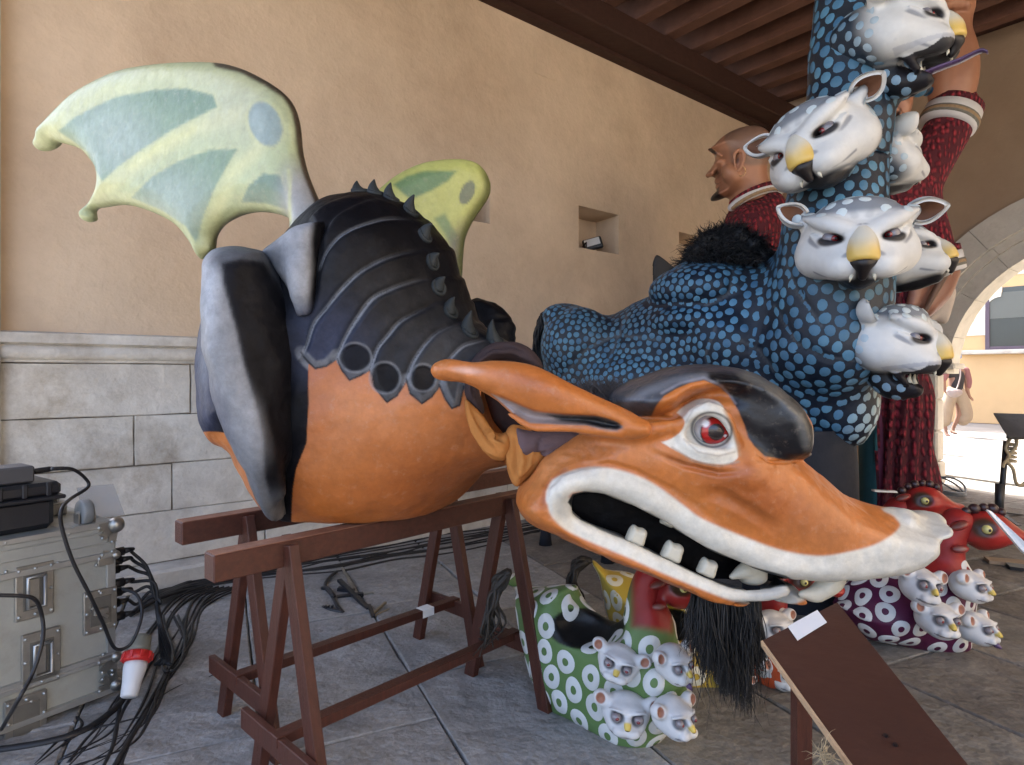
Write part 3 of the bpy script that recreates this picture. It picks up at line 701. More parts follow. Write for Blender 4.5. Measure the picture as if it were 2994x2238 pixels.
# unseen building added behind the viewer to block sky and bounce light
ob = root('added_building', D2 * -9, 'unseen pale building added behind the viewer to block sky and bounce light', 'building')
MB().box(D2 * -9.5 + D1 * 10.5 + np.array([0, 0, 7.]), (23, 1, 14), (D1, D2, (0, 0, 1))).build('wall', mat('pale_plaster', (.40, .34, .26), .9, .05, 1, .1, 20), ob)
for k in range(6):
    for z in (2.2, 6.2): MB().box(D2 * -8.99 + D1 * (0 + 4 * k) + np.array([0, 0, z]), (1.2, .03, 1.9), (D1, D2, (0, 0, 1))).build('window', glassd, ob)
# ================================================================= DRAGON
paintm = mat('painted_shell', rough=.46, grain=.15, gs=30, wear=.16, wcol=(.5, .4, .3), ws=45, var=.12, vs_=7, bump=.32, bs=22, spec=.35, vcol=True, fine=9, coat=.22)
paintb = mat('painted_black', rough=.50, var=.25, vs_=9, bump=.35, bs=20, spec=.10, grain=.25, gs=26, wear=.07, wcol=(.10, .10, .11), ws=22, vcol=True, fine=8)
OR = (.43, .135, .028); OR2 = (.27, .070, .014); ORL = (.54, .22, .085); BK = (.0045, .0045, .006); GR = (.085, .09, .10); LG = (.235, .24, .25); BL = (.035, .042, .075)
CRM = (.58, .55, .47); YG = (.43, .43, .21); GG = (.15, .215, .125); DG = (.07, .13, .075)
dr = root('dragon_figure', (-.45, 2.15, .77), 'orange and black winged dragon festival figure lying across two brown wooden trestles', 'dragon figure')
DY = 2.15
body_o = [(568, 1108), (573, 1040), (590, 930), (640, 830), (720, 770), (790, 722), (850, 660), (905, 605), (960, 572), (1031, 559), (1090, 563), (1158, 586), (1217, 618), (1271, 668), (1317, 731), (1344, 799), (1370, 860), (1400, 930), (1450, 990), (1520, 1040), (1545, 1180), (1520, 1290), (1480, 1345), (1430, 1362), (1398, 1399), (1362, 1436), (1317, 1467), (1249, 1504), (1181, 1524), (1044, 1544), (954, 1552), (858, 1548), (760, 1480), (690, 1345), (650, 1316), (613, 1281), (579, 1218)]
sd = SDF((-1.25, 1.60, .70), (.20, 2.75, 2.0), .0072)
add_plate(sd, body_o, DY, .40, .40, .40, sp=3)
pell(sd, 1040, 1230, DY - .10, 300, 290, .25, k=.12)
pell(sd, 1045, 860, DY - .12, 180, 245, .27, k=.07)
ptube(sd, [(1180, 1150, DY - .12, 240), (1330, 1170, DY - .14, 205), (1470, 1180, DY - .18, 172)], k=.08)
# far haunch
ptube(sd, [(1395, 900, 2.62, 30), (1440, 960, 2.6, 60), (1440, 1060, 2.55, 70)], k=.02)
# neck opening, hollow
Rn = [[.62, -.70, .02], [.75, .66, 0], [0, 0, 1]]
sd.ell(P(1502, 1182, 1.90), (.105, .24, .185), .01, 's')
sd.ell(P(1560, 1185, 1.90), (.13, .22, .20), .01, 's')
sd.half((0, 0, .775), (0, 0, -1), .01)
B = sd.mesh(2).subdiv(1)
# ---- plates: arcs from ridge to lower left tips
arcs = [[(905, 640), (960, 590), (1045, 560), (1120, 572)],
        [(940, 700), (976, 640), (1022, 606), (1090, 581), (1160, 588)],
        [(935, 800), (955, 745), (990, 700), (1044, 668), (1135, 641), (1215, 640)],
        [(870, 1060), (897, 1013), (920, 950), (954, 904), (1005, 840), (1067, 786), (1158, 745), (1252, 727)],
        [(978, 1060), (995, 1026), (1015, 980), (1044, 931), (1085, 876), (1135, 849), (1208, 822), (1275, 812)],
        [(1070, 1100), (1085, 1072), (1105, 1020), (1135, 981), (1165, 945), (1203, 922), (1275, 884)],
        [(1175, 1130), (1190, 1103), (1205, 1065), (1226, 1031), (1250, 1000), (1281, 971), (1345, 942)],
        [(1285, 1130), (1300, 1075), (1320, 1045), (1353, 1013), (1390, 1000), (1440, 985)],
        [(1400, 1180), (1402, 1090), (1420, 1030), (1470, 1000), (1530, 1000)]]
arcs = [[tuple(p) for p in spline(a, 4)] for a in arcs]
ext = lambda a: [tuple(2 * np.array(a[0]) - np.array(a[1]))] * 0 + a + [(a[-1][0] + 140, a[-1][1] - 10), (a[-1][0] + 330, a[-1][1] + 120)]
tips = {2: [(885, 1040), (922, 1078), (960, 1066), (985, 1040)], 3: [(880, 1030), (900, 1058), (922, 1078), (955, 1072), (978, 1056), (988, 1040)],
        4: [(988, 1050), (1000, 1085), (1022, 1112), (1055, 1098), (1085, 1080)], 5: [(1082, 1085), (1092, 1130), (1131, 1177), (1160, 1158), (1190, 1115)],
        6: [(1188, 1110), (1198, 1150), (1233, 1181), (1262, 1162), (1285, 1130)], 7: [(1284, 1125), (1300, 1165), (1321, 1195), (1345, 1185), (1356, 1130)]}
top = [(1700, 1000), (1700, 450), (700, 450), (700, 800)]
plates = []
for i in range(8):
    L_, R_ = arcs[i], arcs[i + 1]
    tip = tips.get(i, [((L_[0][0] + R_[0][0]) / 2, (L_[0][1] + R_[0][1]) / 2)])
    pl = ext(L_)[::-1] + tip + ext(R_)
    plates.append(pl)
sp_b = [(1051, 560), (1097, 565), (1144, 582), (1200, 620), (1242, 690), (1264, 768), (1282, 842), (1318, 912), (1374, 972), (1452, 1000)]
inpl = np.zeros(len(B.V)); lab = np.zeros(len(B.V), int) - 1; hgt = np.zeros(len(B.V))
for i, pl in enumerate(plates):
    d = pdist(B.u, B.v, pl); L_ = ext(arcs[i]); R_ = ext(arcs[i + 1]); dl, _ = ldist(B.u, B.v, L_); drr, _ = ldist(B.u, B.v, R_)
    m = d < 0; lab[m] = i; t = dl / (dl + drr + 1e-6)
    hgt[m] = np.maximum(hgt[m], (.003 + .017 * (1 - t[m]) ** 1.3) * sst(-1, 15, -d[m]))
lowtips = [(902, 1064), (922, 1080), (958, 1072), (982, 1052), (1000, 1087), (1022, 1114), (1058, 1098), (1082, 1082), (1092, 1132), (1131, 1179), (1162, 1158), (1188, 1112), (1198, 1152), (1233, 1183), (1264, 1162), (1285, 1132), (1300, 1167), (1321, 1197), (1345, 1187), (1356, 1140), (1400, 1120)]
dark = lowtips + [(1700, 1120), (1700, 400), (500, 400), (500, 1262), (613, 1262), (660, 1270), (720, 1262), (760, 1400), (790, 1560), (850, 1560), (853, 1499), (856, 1431), (866, 1372), (896, 1295), (903, 1181), (903, 1080)]
md = B.m_poly(dark, 1.6)
B.fill(OR)
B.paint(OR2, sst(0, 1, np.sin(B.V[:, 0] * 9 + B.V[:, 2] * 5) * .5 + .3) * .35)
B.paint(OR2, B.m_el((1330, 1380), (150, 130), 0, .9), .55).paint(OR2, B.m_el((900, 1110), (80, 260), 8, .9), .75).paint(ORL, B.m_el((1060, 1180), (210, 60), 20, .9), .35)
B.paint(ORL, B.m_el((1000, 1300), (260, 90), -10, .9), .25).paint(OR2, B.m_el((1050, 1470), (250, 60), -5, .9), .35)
B.paint(BK, md)
B.paint(GR, md * B.m_el((1130, 1010), (330, 170), 40, .7), .2).paint(LG, md * B.m_el((1320, 1080), (110, 120), 0, .8), .12).paint(BL, md * B.m_el((960, 1000), (110, 110), 0, .8), .7)
B.paint(BL, md * B.m_el((590, 1130), (40, 200), 0, .8), .9).paint(LG, md * B.m_el((596, 1000), (14, 150), 0, .9), .45)
for i in range(2, 8):                                            # highlights painted pale along each plate edge, shading painted dark beside them
    d, t = ldist(B.u, B.v, arcs[i]); w = 5.5; m = (1 - sst(1.0, w, np.abs(d - 3))) * sst(0, .1, t) * (1 - sst(.5, 1, t)); B.paint(LG, m * md, .75)
    d2, t2 = ldist(B.u, B.v, arcs[i]); B.paint(BK, md * (lab == i - 1) * (1 - sst(3, 26, d2)), .6)
    if i in tips:
        d3, t3 = ldist(B.u, B.v, tips[i]); B.paint(LG, md * (1 - sst(4, 14, np.abs(d3 - 9))), .30)
        B.paint(BK, (1 - sst(0, 9, d3)) * (1 - sst(0, 5, pdist(B.u, B.v, tips[i]) * 0 + d3)) * .8)
cir = [((1040, 1048), 46, 41), ((1126, 1107), 44, 44), ((1236, 1108), 39, 38)]
for c, a, b in cir:
    B.paint(LG, np.abs(B.m_el(c, (a + 4, b + 4), 0, .06) - B.m_el(c, (a - 3, b - 3), 0, .06)), .45); B.paint(BK, B.m_el(c, (a - 3, b - 3), 0, .1), .8)
dr_, _ = ldist(B.u, B.v, sp_b); hs = hgt * md * (.25 + .75 * sst(10, 150, dr_)); B.push(.0012 * lump(B.V, .11, 3) + .0028 * lump(B.V, .28, 4))
for _ in range(4): hs = B.avg(hs)
B.N = np.stack([B.avg(B.avg(B.avg(B.N[:, j]))) for j in range(3)], 1)
B.push(hs)
for c, a, b in cir: B.push(-.004 * B.m_el(c, (a - 2, b - 2), 0, .08))
L3 = lab[B.Q]; lf = np.where((L3 == L3[:, :1]).all(1), L3[:, 0], L3.max(1)); lf[B.fmask(md) == 0] = -1
shellsel = lf < 0
dk_ = B.fmask(md); B.part('belly_shell', paintm, dr, shellsel & ~dk_); B.part('flank_shell', paintb, dr, shellsel & dk_, 'black painted flank behind the haunch')
for i in range(8): B.part('back_plate', paintb, dr, lf == i)
bodybv = B.bvh()
# ---- haunch, shoulder (black arm over the flank)
haunch = [(586, 836), (591, 768), (612, 742), (636, 729), (681, 721), (727, 727), (772, 738), (799, 768), (827, 815), (854, 872), (881, 958), (897, 1040), (902, 1110), (903, 1181), (896, 1295), (866, 1372), (856, 1431), (854, 1499), (852, 1545), (818, 1536), (781, 1515), (768, 1495), (745, 1454), (718, 1386), (695, 1336), (663, 1280), (640, 1220), (618, 1150), (604, 1080), (592, 980)]
sd = SDF((-1.12, 1.35, .74), (-.45, 2.25, 1.80), .0075)
O = P(750, 1100, 1.78); nh = np.array([.12, -.99, 0]); nh /= np.linalg.norm(nh)
add_tilt(sd, haunch, O, nh, .14, .36, .10, sp=3)
ptube(sd, [(655, 800, 1.69, 30), (645, 900, 1.67, 36), (672, 1060, 1.66, 42), (715, 1210, 1.67, 40), (770, 1350, 1.69, 32), (810, 1440, 1.72, 20)], k=.05)
ptube(sd, [(640, 770, 1.76, 28), (720, 760, 1.78, 24), (790, 800, 1.83, 24)], k=.04)
sd.half((0, 0, .775), (0, 0, -1), .006)
Hh = sd.mesh(2)
mB = [(650, 770), (700, 762), (770, 768), (815, 830), (860, 930), (884, 1010), (905, 1100), (905, 1300), (860, 1400), (850, 1500), (800, 1480), (776, 1400), (772, 1290), (750, 1180), (712, 1060), (690, 960), (668, 880), (652, 820)]
Hh.fill(GR).paint(LG, Hh.m_el((660, 1000), (75, 330), -12, .6), .85).paint((.34, .355, .38), Hh.m_el((612, 860), (26, 110), -3, .8), .75)  # airbrushed greys; light from the left is partly put into the colour
Hh.paint(GR, Hh.m_el((680, 750), (90, 34), 0, .6), .7).paint(BK, Hh.m_poly(mB, 13)).paint((.006, .006, .008), Hh.m_poly(mB, 4), .7)
Hh.paint(LG, Hh.m_el((735, 1240), (38, 90), -15, .9), .45).paint(GR, Hh.m_el((820, 1500), (60, 50), 0, .9), .8).paint(LG, Hh.m_el((835, 1525), (18, 26), 0, .9), .5)
Hh.paint(BL, Hh.m_el((640, 1230), (30, 120), -15, .9), .5)
Hh.push(.0008 * lump(Hh.V, .07, 8) + .003 * lump(Hh.V, .2, 9)); Hh.push(-.008 * Hh.m_poly([(700, 800), (780, 800), (850, 950), (885, 1110), (885, 1280), (840, 1380), (800, 1300), (770, 1150), (722, 960)], 26))
Hh.part('haunch', paintb, dr)
shoulder = [(760, 735), (800, 705), (850, 668), (907, 650), (960, 650), (975, 700), (965, 780), (945, 870), (915, 960), (902, 1060), (888, 1020), (872, 940), (845, 862), (805, 790)]
sd = SDF((-1.0, 1.5, 1.10), (-.40, 2.4, 1.90), .0085); O = P(880, 820, 1.83)
add_tilt(sd, shoulder, O, (.15, -.99, 0), .10, .3, .06, sp=3); ptube(sd, [(890, 700, 1.75, 26), (880, 800, 1.72, 36), (895, 900, 1.74, 22)], k=.05); S_ = sd.mesh(2)
S_.push(.002 * lump(S_.V, .12, 3)); S_.fill(LG).paint((.27, .28, .30), S_.m_el((880, 800), (40, 120), 5, .8), .7).paint(BK, S_.m_poly([(918, 620), (1000, 630), (1010, 900), (905, 1070), (884, 1010), (900, 900), (912, 790), (908, 700)], 13)).paint(GR, S_.m_el((780, 730), (60, 40), 30, .8), .8).paint(BL, S_.m_el((890, 950), (30, 60), 0, .8), .8)
S_.part('shoulder', paintb, dr)

# ---- wings
def wing(name, outline, O, n, T, Rr, lo, hi, painter, h=.009):
    sd = SDF(lo, hi, h); add_tilt(sd, outline, O, n, T, T, Rr, sp=3); w = sd.mesh(2); painter(w); w.part(name, paintm, dr)
w1 = [(100, 409), (107, 377), (136, 345), (181, 300), (227, 263), (295, 227), (363, 202), (454, 188), (544, 182), (635, 184), (703, 200), (771, 232), (830, 272), (862, 313), (880, 372), (887, 440), (903, 508), (930, 576), (957, 635), (964, 660), (950, 690), (900, 715), (848, 700), (846, 660), (842, 640), (808, 626), (753, 622), (703, 635), (658, 663), (635, 699), (633, 730), (608, 758), (592, 776), (576, 753), (558, 717), (522, 667), (476, 635), (408, 608), (363, 601), (318, 608), (290, 622), (281, 644), (259, 652), (236, 637), (231, 617), (254, 590), (272, 563), (281, 536), (277, 499), (254, 458), (227, 433), (181, 422), (159, 436), (136, 443), (109, 438)]
P1 = [(170, 384), (215, 345), (272, 315), (340, 283), (454, 263), (544, 259), (622, 278), (635, 313), (590, 336), (499, 383), (408, 442), (340, 492), (299, 532), (281, 499), (254, 445), (213, 413)]
P2 = [(384, 578), (445, 517), (522, 472), (613, 438), (694, 436), (658, 495), (622, 563), (594, 635), (574, 712), (544, 663), (476, 617)]
P3 = [(706, 590), (726, 545), (771, 508), (817, 513), (830, 554), (840, 612), (780, 595)]
def pw1(w):
    w.fill((.33, .36, .19)).paint(YG, w.m_line([(110, 400), (250, 290), (450, 222), (620, 220), (740, 260)], 26, 22), .6).paint(YG, w.m_line([(285, 560), (420, 470), (560, 380), (700, 330)], 24, 20), .9)
    w.paint((.50, .49, .20), w.m_line([(560, 380), (480, 420), (380, 490)], 12, 12), .5).paint(YG, w.m_line([(600, 740), (630, 620), (680, 510), (760, 430)], 20, 16), .9)
    w.paint((.36, .36, .24), w.m_el((700, 300), (130, 110), 20, .9), .55)
    for p in (P1, P2, P3): w.paint(YG, w.m_poly(p, 16), .9).paint(GG, w.m_poly(p, 5)).paint((.30, .34, .30), w.m_poly(p, 3) * w.m_el((np.mean([q[0] for q in p]) - 40, np.mean([q[1] for q in p]) + 40), (120, 90), 30, .9), .5)
    w.paint(DG, w.m_poly(P3, 5), .55).paint(DG, w.m_poly(P1, 5) * w.m_el((560, 290), (130, 40), 10, .8), .4)
    w.paint(YG, w.m_el((776, 363), (56, 76), -22, .12), .6).paint((.20, .25, .22), w.m_el((776, 363), (46, 68), -22, .1))
    w.paint((.26, .25, .24), w.m_el((900, 600), (72, 120), -20, .5), .95).paint(YG, w.m_line([(846, 500), (848, 645)], 5, 4), .7)
    # dark painted back face and rim
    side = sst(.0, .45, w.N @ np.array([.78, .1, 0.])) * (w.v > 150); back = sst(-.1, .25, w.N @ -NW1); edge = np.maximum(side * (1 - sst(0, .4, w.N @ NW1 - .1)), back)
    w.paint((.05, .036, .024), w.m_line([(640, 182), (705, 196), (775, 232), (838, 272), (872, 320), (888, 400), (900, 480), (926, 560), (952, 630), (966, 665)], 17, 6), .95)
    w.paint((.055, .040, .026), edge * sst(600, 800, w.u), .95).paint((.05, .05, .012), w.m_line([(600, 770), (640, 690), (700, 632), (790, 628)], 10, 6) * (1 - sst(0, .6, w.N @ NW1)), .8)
NW1 = np.array([-.42, -.905, -.06]); NW1 /= np.linalg.norm(NW1)
w2 = Sculpt
OW = P(955, 680, 2.02); nn = np.array([-.42, -.905, 0])
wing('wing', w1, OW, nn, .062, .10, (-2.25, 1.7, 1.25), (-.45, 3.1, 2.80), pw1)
dr.children[-1]['label'] = 'large pale green bat wing spread at the left' if dr.children else ''
wr_ = [(1100, 560), (1144, 523), (1181, 500), (1235, 477), (1294, 467), (1353, 466), (1394, 477), (1421, 504), (1435, 541), (1430, 577), (1407, 613), (1385, 645), (1362, 695), (1355, 749), (1348, 830), (1320, 860), (1280, 800), (1240, 760), (1160, 700), (1080, 640)]
NW2 = np.array([.30, -.95, 0]); NW2 /= np.linalg.norm(NW2)
def pw2(w):
    w.fill((.42, .43, .13)).paint((.13, .21, .09), w.m_poly([(1150, 540), (1190, 515), (1240, 500), (1335, 500), (1310, 530), (1262, 558), (1200, 585)], 6)).paint((.13, .21, .09), w.m_poly([(1270, 640), (1300, 625), (1345, 700), (1330, 730)], 8), .8)
    w.paint((.15, .17, .10), w.m_el((1366, 564), (20, 37), 24, .1)).paint((.10, .095, .09), w.m_el((1345, 760), (50, 90), 10, .6), .9)
    w.paint((.09, .10, .03), sst(.1, .6, w.N @ np.array([.9, .3, 0.])) * sst(470, 520, w.v) * (w.u > 1330), .85)
sd = SDF((-.75, 2.2, 1.3), (.15, 3.1, 2.4), .009); add_tilt(sd, wr_, P(1320, 740, 2.62), NW2, .06, .06, .08, sp=3); w_ = sd.mesh(2); pw2(w_); w_.part('wing', paintm, dr, None, 'smaller yellow green wing behind the dark back')

# ---- spikes standing on ring bosses
sp_t = [(1043, 520), (1096, 516), (1146, 526), (1216, 562), (1270, 648), (1292, 738), (1308, 806), (1336, 864), (1384, 902), (1444, 926)]
for (u0, v0), (u1, v1) in zip(sp_b, sp_t):
    r_ = np.array([(u0 - CU) / FP, 1, -(v0 - HZ) / FP]); hit = None
    for dv in (0, 4, 8, 14, 20, 28):
        r2 = Vector([(u0 - CU) / FP, 1, -(v0 + dv - HZ) / FP]).normalized(); h = bodybv.ray_cast(Vector((0, 0, EYE)), r2)
        if h[0] is not None: hit = h; break
    if hit is None: continue
    b = np.array(hit[0]); n = np.array(hit[1]); tip = P(u1, v1, b[1] - .015 if v0 > 600 else b[1]); axd = tip - b; L = np.linalg.norm(axd); axd /= L
    m = MB(); tt = np.linspace(0, 1, 9); bend = np.cross(axd, (0, 1, 0)) * .10 * L
    pts = [b - n * .01 + axd * L * t + bend * math.sin(t * 3.14) for t in tt]; rr = [.022 * (1 - t ** 1.5) + .002 for t in tt]
    m.tube(pts, rr, 14); s_ = m.build('spike', paintb, dr, True)
    a = s_.data.color_attributes.new('Col', 'FLOAT_COLOR', 'POINT'); a.data.foreach_set('color', np.tile([.030, .034, .035, 1.], len(a.data)))
    m = MB(); A0 = n; x = np.cross(A0, (.1, .2, 1)); x /= np.linalg.norm(x); y = np.cross(A0, x)
    m.lathe([(.028, -.012), (.028, .004), (.026, .008), (.021, .009), (.017, .004)], b, 20, (x, y, A0)); o = m.build('spike_ring', paintb, s_, True)
    a = o.data.color_attributes.new('Col', 'FLOAT_COLOR', 'POINT'); a.data.foreach_set('color', np.tile([.030, .034, .035, 1.], len(a.data)))

# ================================================================= DRAGON HEAD
HY = 1.76
sd = SDF((0.0, 1.38, .60), (1.28, 2.02, 1.26), .0062)
upper = [(1510, 1440), (1520, 1418), (1545, 1390), (1590, 1352), (1635, 1329), (1681, 1311), (1715, 1281), (1800, 1235), (1900, 1210), (1990, 1150), (2080, 1125), (2190, 1200), (2235, 1290), (2302, 1344), (2350, 1382), (2423, 1450), (2471, 1477), (2529, 1491), (2602, 1498), (2674, 1492), (2728, 1506), (2750, 1540), (2752, 1580), (2738, 1612), (2698, 1645), (2626, 1673), (2529, 1688), (2432, 1689), (2335, 1684), (2263, 1674), (2190, 1652), (2118, 1622), (2045, 1588), (1973, 1547), (1926, 1515), (1835, 1473), (1767, 1446), (1708, 1437), (1676, 1444), (1660, 1463), (1662, 1480), (1684, 1501), (1722, 1524), (1790, 1551), (1881, 1592), (2000, 1653), (2069, 1685), (2142, 1707), (2215, 1714), (2290, 1712), (2330, 1706), (2326, 1724), (2287, 1755), (2239, 1769), (2166, 1774), (2093, 1760), (2000, 1726), (1926, 1696), (1835, 1657), (1744, 1619), (1654, 1579), (1599, 1556), (1545, 1528), (1518, 1494), (1508, 1463)]
add_plate(sd, upper, HY, .17, .17, .055, sp=2)
ptube(sd, [(1640, 1370, 1.72, 50), (1760, 1320, 1.70, 70), (1930, 1310, 1.68, 90), (2120, 1380, 1.68, 110), (2300, 1480, 1.68, 95), (2480, 1560, 1.70, 68), (2620, 1580, 1.72, 52)], k=.06)
ptube(sd, [(2180, 1330, 1.72, 50), (2330, 1420, 1.72, 52), (2460, 1510, 1.72, 44), (2600, 1550, 1.72, 50), (2690, 1570, 1.74, 42)], k=.06)
pell(sd, 2150, 1380, 1.64, 110, 46, .07, 25, k=.04)      # cheek bone below the eye
capo = [(1775, 1170), (1780, 1156), (1799, 1137), (1854, 1110), (1908, 1091), (1963, 1074), (2044, 1066), (2100, 1068), (2166, 1080), (2239, 1111), (2311, 1169), (2350, 1218), (2367, 1271), (2367, 1310), (2350, 1334), (2302, 1341), (2239, 1331), (2196, 1300), (2160, 1240), (2120, 1190), (2060, 1160), (2000, 1172), (1960, 1205), (1903, 1226), (1854, 1218), (1827, 1205)]
add_plate(sd, capo, HY - .01, .215, .215, .085, k=.018, sp=2)
ptube(sd, [(2210, 1180, 1.62, 50), (2280, 1240, 1.60, 62), (2300, 1290, 1.60, 45)], k=.04)
pell(sd, 2068, 1268, 1.56, 78, 62, .05, 8, k=.025, op='s')
ptube(sd, [(1998, 1250, 1.575, 12), (2020, 1216, 1.56, 16), (2062, 1198, 1.552, 20), (2108, 1210, 1.552, 20), (2136, 1250, 1.56, 16), (2148, 1296, 1.575, 12)], k=.02)
ptube(sd, [(1985, 1262, 1.58, 10), (2010, 1300, 1.568, 14), (2060, 1322, 1.562, 17), (2115, 1326, 1.565, 14), (2155, 1312, 1.58, 10)], k=.014)
ptube(sd, [(1950, 1296, 1.59, 6), (2020, 1334, 1.575, 12), (2090, 1350, 1.57, 14), (2150, 1338, 1.58, 9)], k=.012)
ptube(sd, [(2130, 1395, 1.58, 12), (2190, 1392, 1.575, 20), (2230, 1370, 1.58, 14)], k=.03)
pell(sd, 2635, 1512, 1.70, 26, 20, .05, 0, k=.02); pell(sd, 2735, 1520, 1.73, 18, 18, .03, 0, k=.012)
ptube(sd, [(2640, 1505, 1.69, 14), (2690, 1520, 1.70, 10), (2730, 1530, 1.72, 10)], k=.012)
# ear stalk joining the skull
ptube(sd, [(1760, 1262, 1.62, 22), (1850, 1262, 1.585, 24), (1930, 1250, 1.575, 20), (1978, 1238, 1.58, 14)], k=.02)
# lips: rolled rims along the mouth
ulip = [(1640, 1470), (1640, 1435), (1668, 1408), (1710, 1396), (1767, 1402), (1830, 1425), (1905, 1462), (2000, 1520), (2100, 1578), (2200, 1622), (2300, 1652), (2420, 1664), (2540, 1660), (2640, 1640), (2700, 1605)]
ptube(sd, [(u, v, 1.635 - .008 * math.sin(i / 14 * 3.1), 26 if i < 12 else 20) for i, (u, v) in enumerate(ulip)], k=.03)
llip = [(1636, 1478), (1655, 1520), (1720, 1555), (1800, 1590), (1880, 1625), (1980, 1675), (2060, 1712), (2150, 1740), (2230, 1742), (2290, 1728)]
ptube(sd, [(u, v, 1.64, 22 - (i > 6) * 5) for i, (u, v) in enumerate(llip)], k=.025)
H = sd.mesh(2).subdiv(1)
H.ridge([(1612, 1500), (1590, 1470), (1600, 1425), (1640, 1385), (1700, 1362), (1780, 1358), (1860, 1380), (1960, 1430), (2080, 1510)], 15, -.007)
H.ridge([(2290, 1560), (2200, 1500), (2110, 1450), (2060, 1440)], 30, -.010).ridge([(1900, 1320), (2000, 1362), (2100, 1385), (2160, 1380)], 14, -.010)
H.ridge([(1903, 1222), (1960, 1222), (1998, 1212)], 8, -.010).ridge([(2215, 1330), (2250, 1350), (2300, 1352), (2345, 1345)], 8, -.008)
H.push(.0007 * lump(H.V, .07, 5) + .002 * lump(H.V, .19, 6))
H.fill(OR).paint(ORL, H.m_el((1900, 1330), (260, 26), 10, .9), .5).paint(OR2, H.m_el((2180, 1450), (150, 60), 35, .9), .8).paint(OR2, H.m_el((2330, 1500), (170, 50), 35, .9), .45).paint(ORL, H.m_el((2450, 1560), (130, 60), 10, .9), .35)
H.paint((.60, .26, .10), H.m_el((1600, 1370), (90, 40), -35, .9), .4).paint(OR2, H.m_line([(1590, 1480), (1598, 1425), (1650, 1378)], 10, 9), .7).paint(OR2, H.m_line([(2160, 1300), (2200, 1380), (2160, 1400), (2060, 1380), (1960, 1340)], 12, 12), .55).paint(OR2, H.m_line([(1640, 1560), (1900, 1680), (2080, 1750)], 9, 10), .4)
# cream lips
ul_out = [(1600, 1470), (1597, 1450), (1601, 1430), (1617, 1404), (1654, 1384), (1699, 1370), (1754, 1366), (1812, 1375), (1880, 1399), (1935, 1431), (2000, 1479), (2045, 1513), (2118, 1547), (2190, 1576), (2263, 1603), (2335, 1620), (2408, 1626), (2481, 1614), (2553, 1595), (2606, 1566), (2632, 1537), (2615, 1511), (2596, 1480), (2900, 1450), (2900, 1800), (2600, 1850), (2300, 1712), (2120, 1640), (1900, 1540), (1700, 1440), (1640, 1480)]
ll_out = [(1640, 1430), (1600, 1452), (1602, 1480), (1612, 1508), (1650, 1547), (1722, 1583), (1835, 1630), (1926, 1671), (2045, 1721), (2118, 1750), (2171, 1764), (2239, 1772), (2300, 1775), (2400, 1700), (2000, 1600), (1800, 1500), (1650, 1450)]
H.paint((.55, .22, .11), H.m_poly(ul_out, 12), .6).paint((.05, .045, .06), H.m_line([(1604, 1460), (1622, 1412), (1660, 1388)], 5, 5), .5)
H.paint(CRM, H.m_poly(ul_out, 6, 4)).paint(CRM, H.m_poly(ll_out, 6, 4)).paint((.40, .38, .33), H.m_el((2600, 1650), (180, 26), -12, .9), .5).paint((.42, .39, .33), H.m_el((2700, 1590), (50, 70), 0, .9), .4)
H.paint((.34, .33, .30), H.m_el((1650, 1480), (26, 40), 20, .8), .6).paint((.3, .29, .27), H.m_el((2260, 1738), (70, 16), -5, .9), .6)
inm = [(1656, 1470), (1672, 1442), (1708, 1434), (1767, 1441), (1835, 1469), (1926, 1512), (2045, 1588), (2190, 1652), (2300, 1681), (2330, 1700), (2320, 1712), (2215, 1718), (2142, 1711), (2069, 1689), (2000, 1657), (1881, 1594), (1790, 1552), (1681, 1500)]
H.paint((.03, .035, .045), H.m_line([(1700, 1516), (1790, 1553), (1881, 1594), (2000, 1657), (2069, 1689), (2142, 1711), (2215, 1717), (2325, 1708)], 4.5, 2.5), .85)
H.paint((.01, .01, .01), 1 - sst(-2, 2, pdist(H.u, H.v, inm) + 3))
# black brow, orange band, cream eye patch
blackp = [(1760, 1180), (1770, 1130), (1850, 1090), (2040, 1050), (2200, 1070), (2330, 1150), (2390, 1280), (2380, 1340), (2300, 1347), (2235, 1334), (2205, 1305), (2188, 1281), (2176, 1242), (2158, 1200), (2130, 1155), (2100, 1130), (2058, 1112), (2017, 1120), (1976, 1137), (1941, 1158), (1919, 1186), (1905, 1216), (1854, 1220), (1820, 1210)]
mk_ = H.m_poly(blackp, 3)
H.paint(BK, mk_).paint((.085, .09, .10), mk_ * H.m_el((1880, 1160), (140, 40), -25, .8), .85).paint(LG, mk_ * H.m_line([(1830, 1180), (1900, 1140), (1990, 1110), (2060, 1100)], 10, 12), .55).paint((.10, .09, .10), mk_ * H.m_line([(1790, 1150), (1900, 1100), (2040, 1074), (2160, 1085)], 9, 9), .5)
H.paint((.13, .125, .11), mk_ * H.m_line([(2180, 1095), (2270, 1145), (2335, 1215), (2360, 1300)], 13, 14), .7).paint((.45, .42, .45), mk_ * H.m_line([(1935, 1150), (1990, 1120), (2058, 1105), (2110, 1130), (2150, 1180)], 4, 4), .35)
eye = [(1934, 1294), (1963, 1283), (1992, 1261), (2002, 1232), (1985, 1212), (1980, 1206), (2005, 1185), (2045, 1167), (2094, 1172), (2118, 1196), (2134, 1232), (2152, 1290), (2158, 1318), (2154, 1343), (2118, 1358), (2045, 1350), (1973, 1316)]
H.paint(CRM, H.m_poly(eye, 3, 4)).paint((.30, .16, .08), H.m_line([(2120, 1200), (2142, 1250), (2156, 1300), (2162, 1330)], 5, 5), .8).paint((.25, .2, .15), H.m_line([(1965, 1308), (2030, 1350), (2100, 1364), (2160, 1350)], 3, 3), .6)
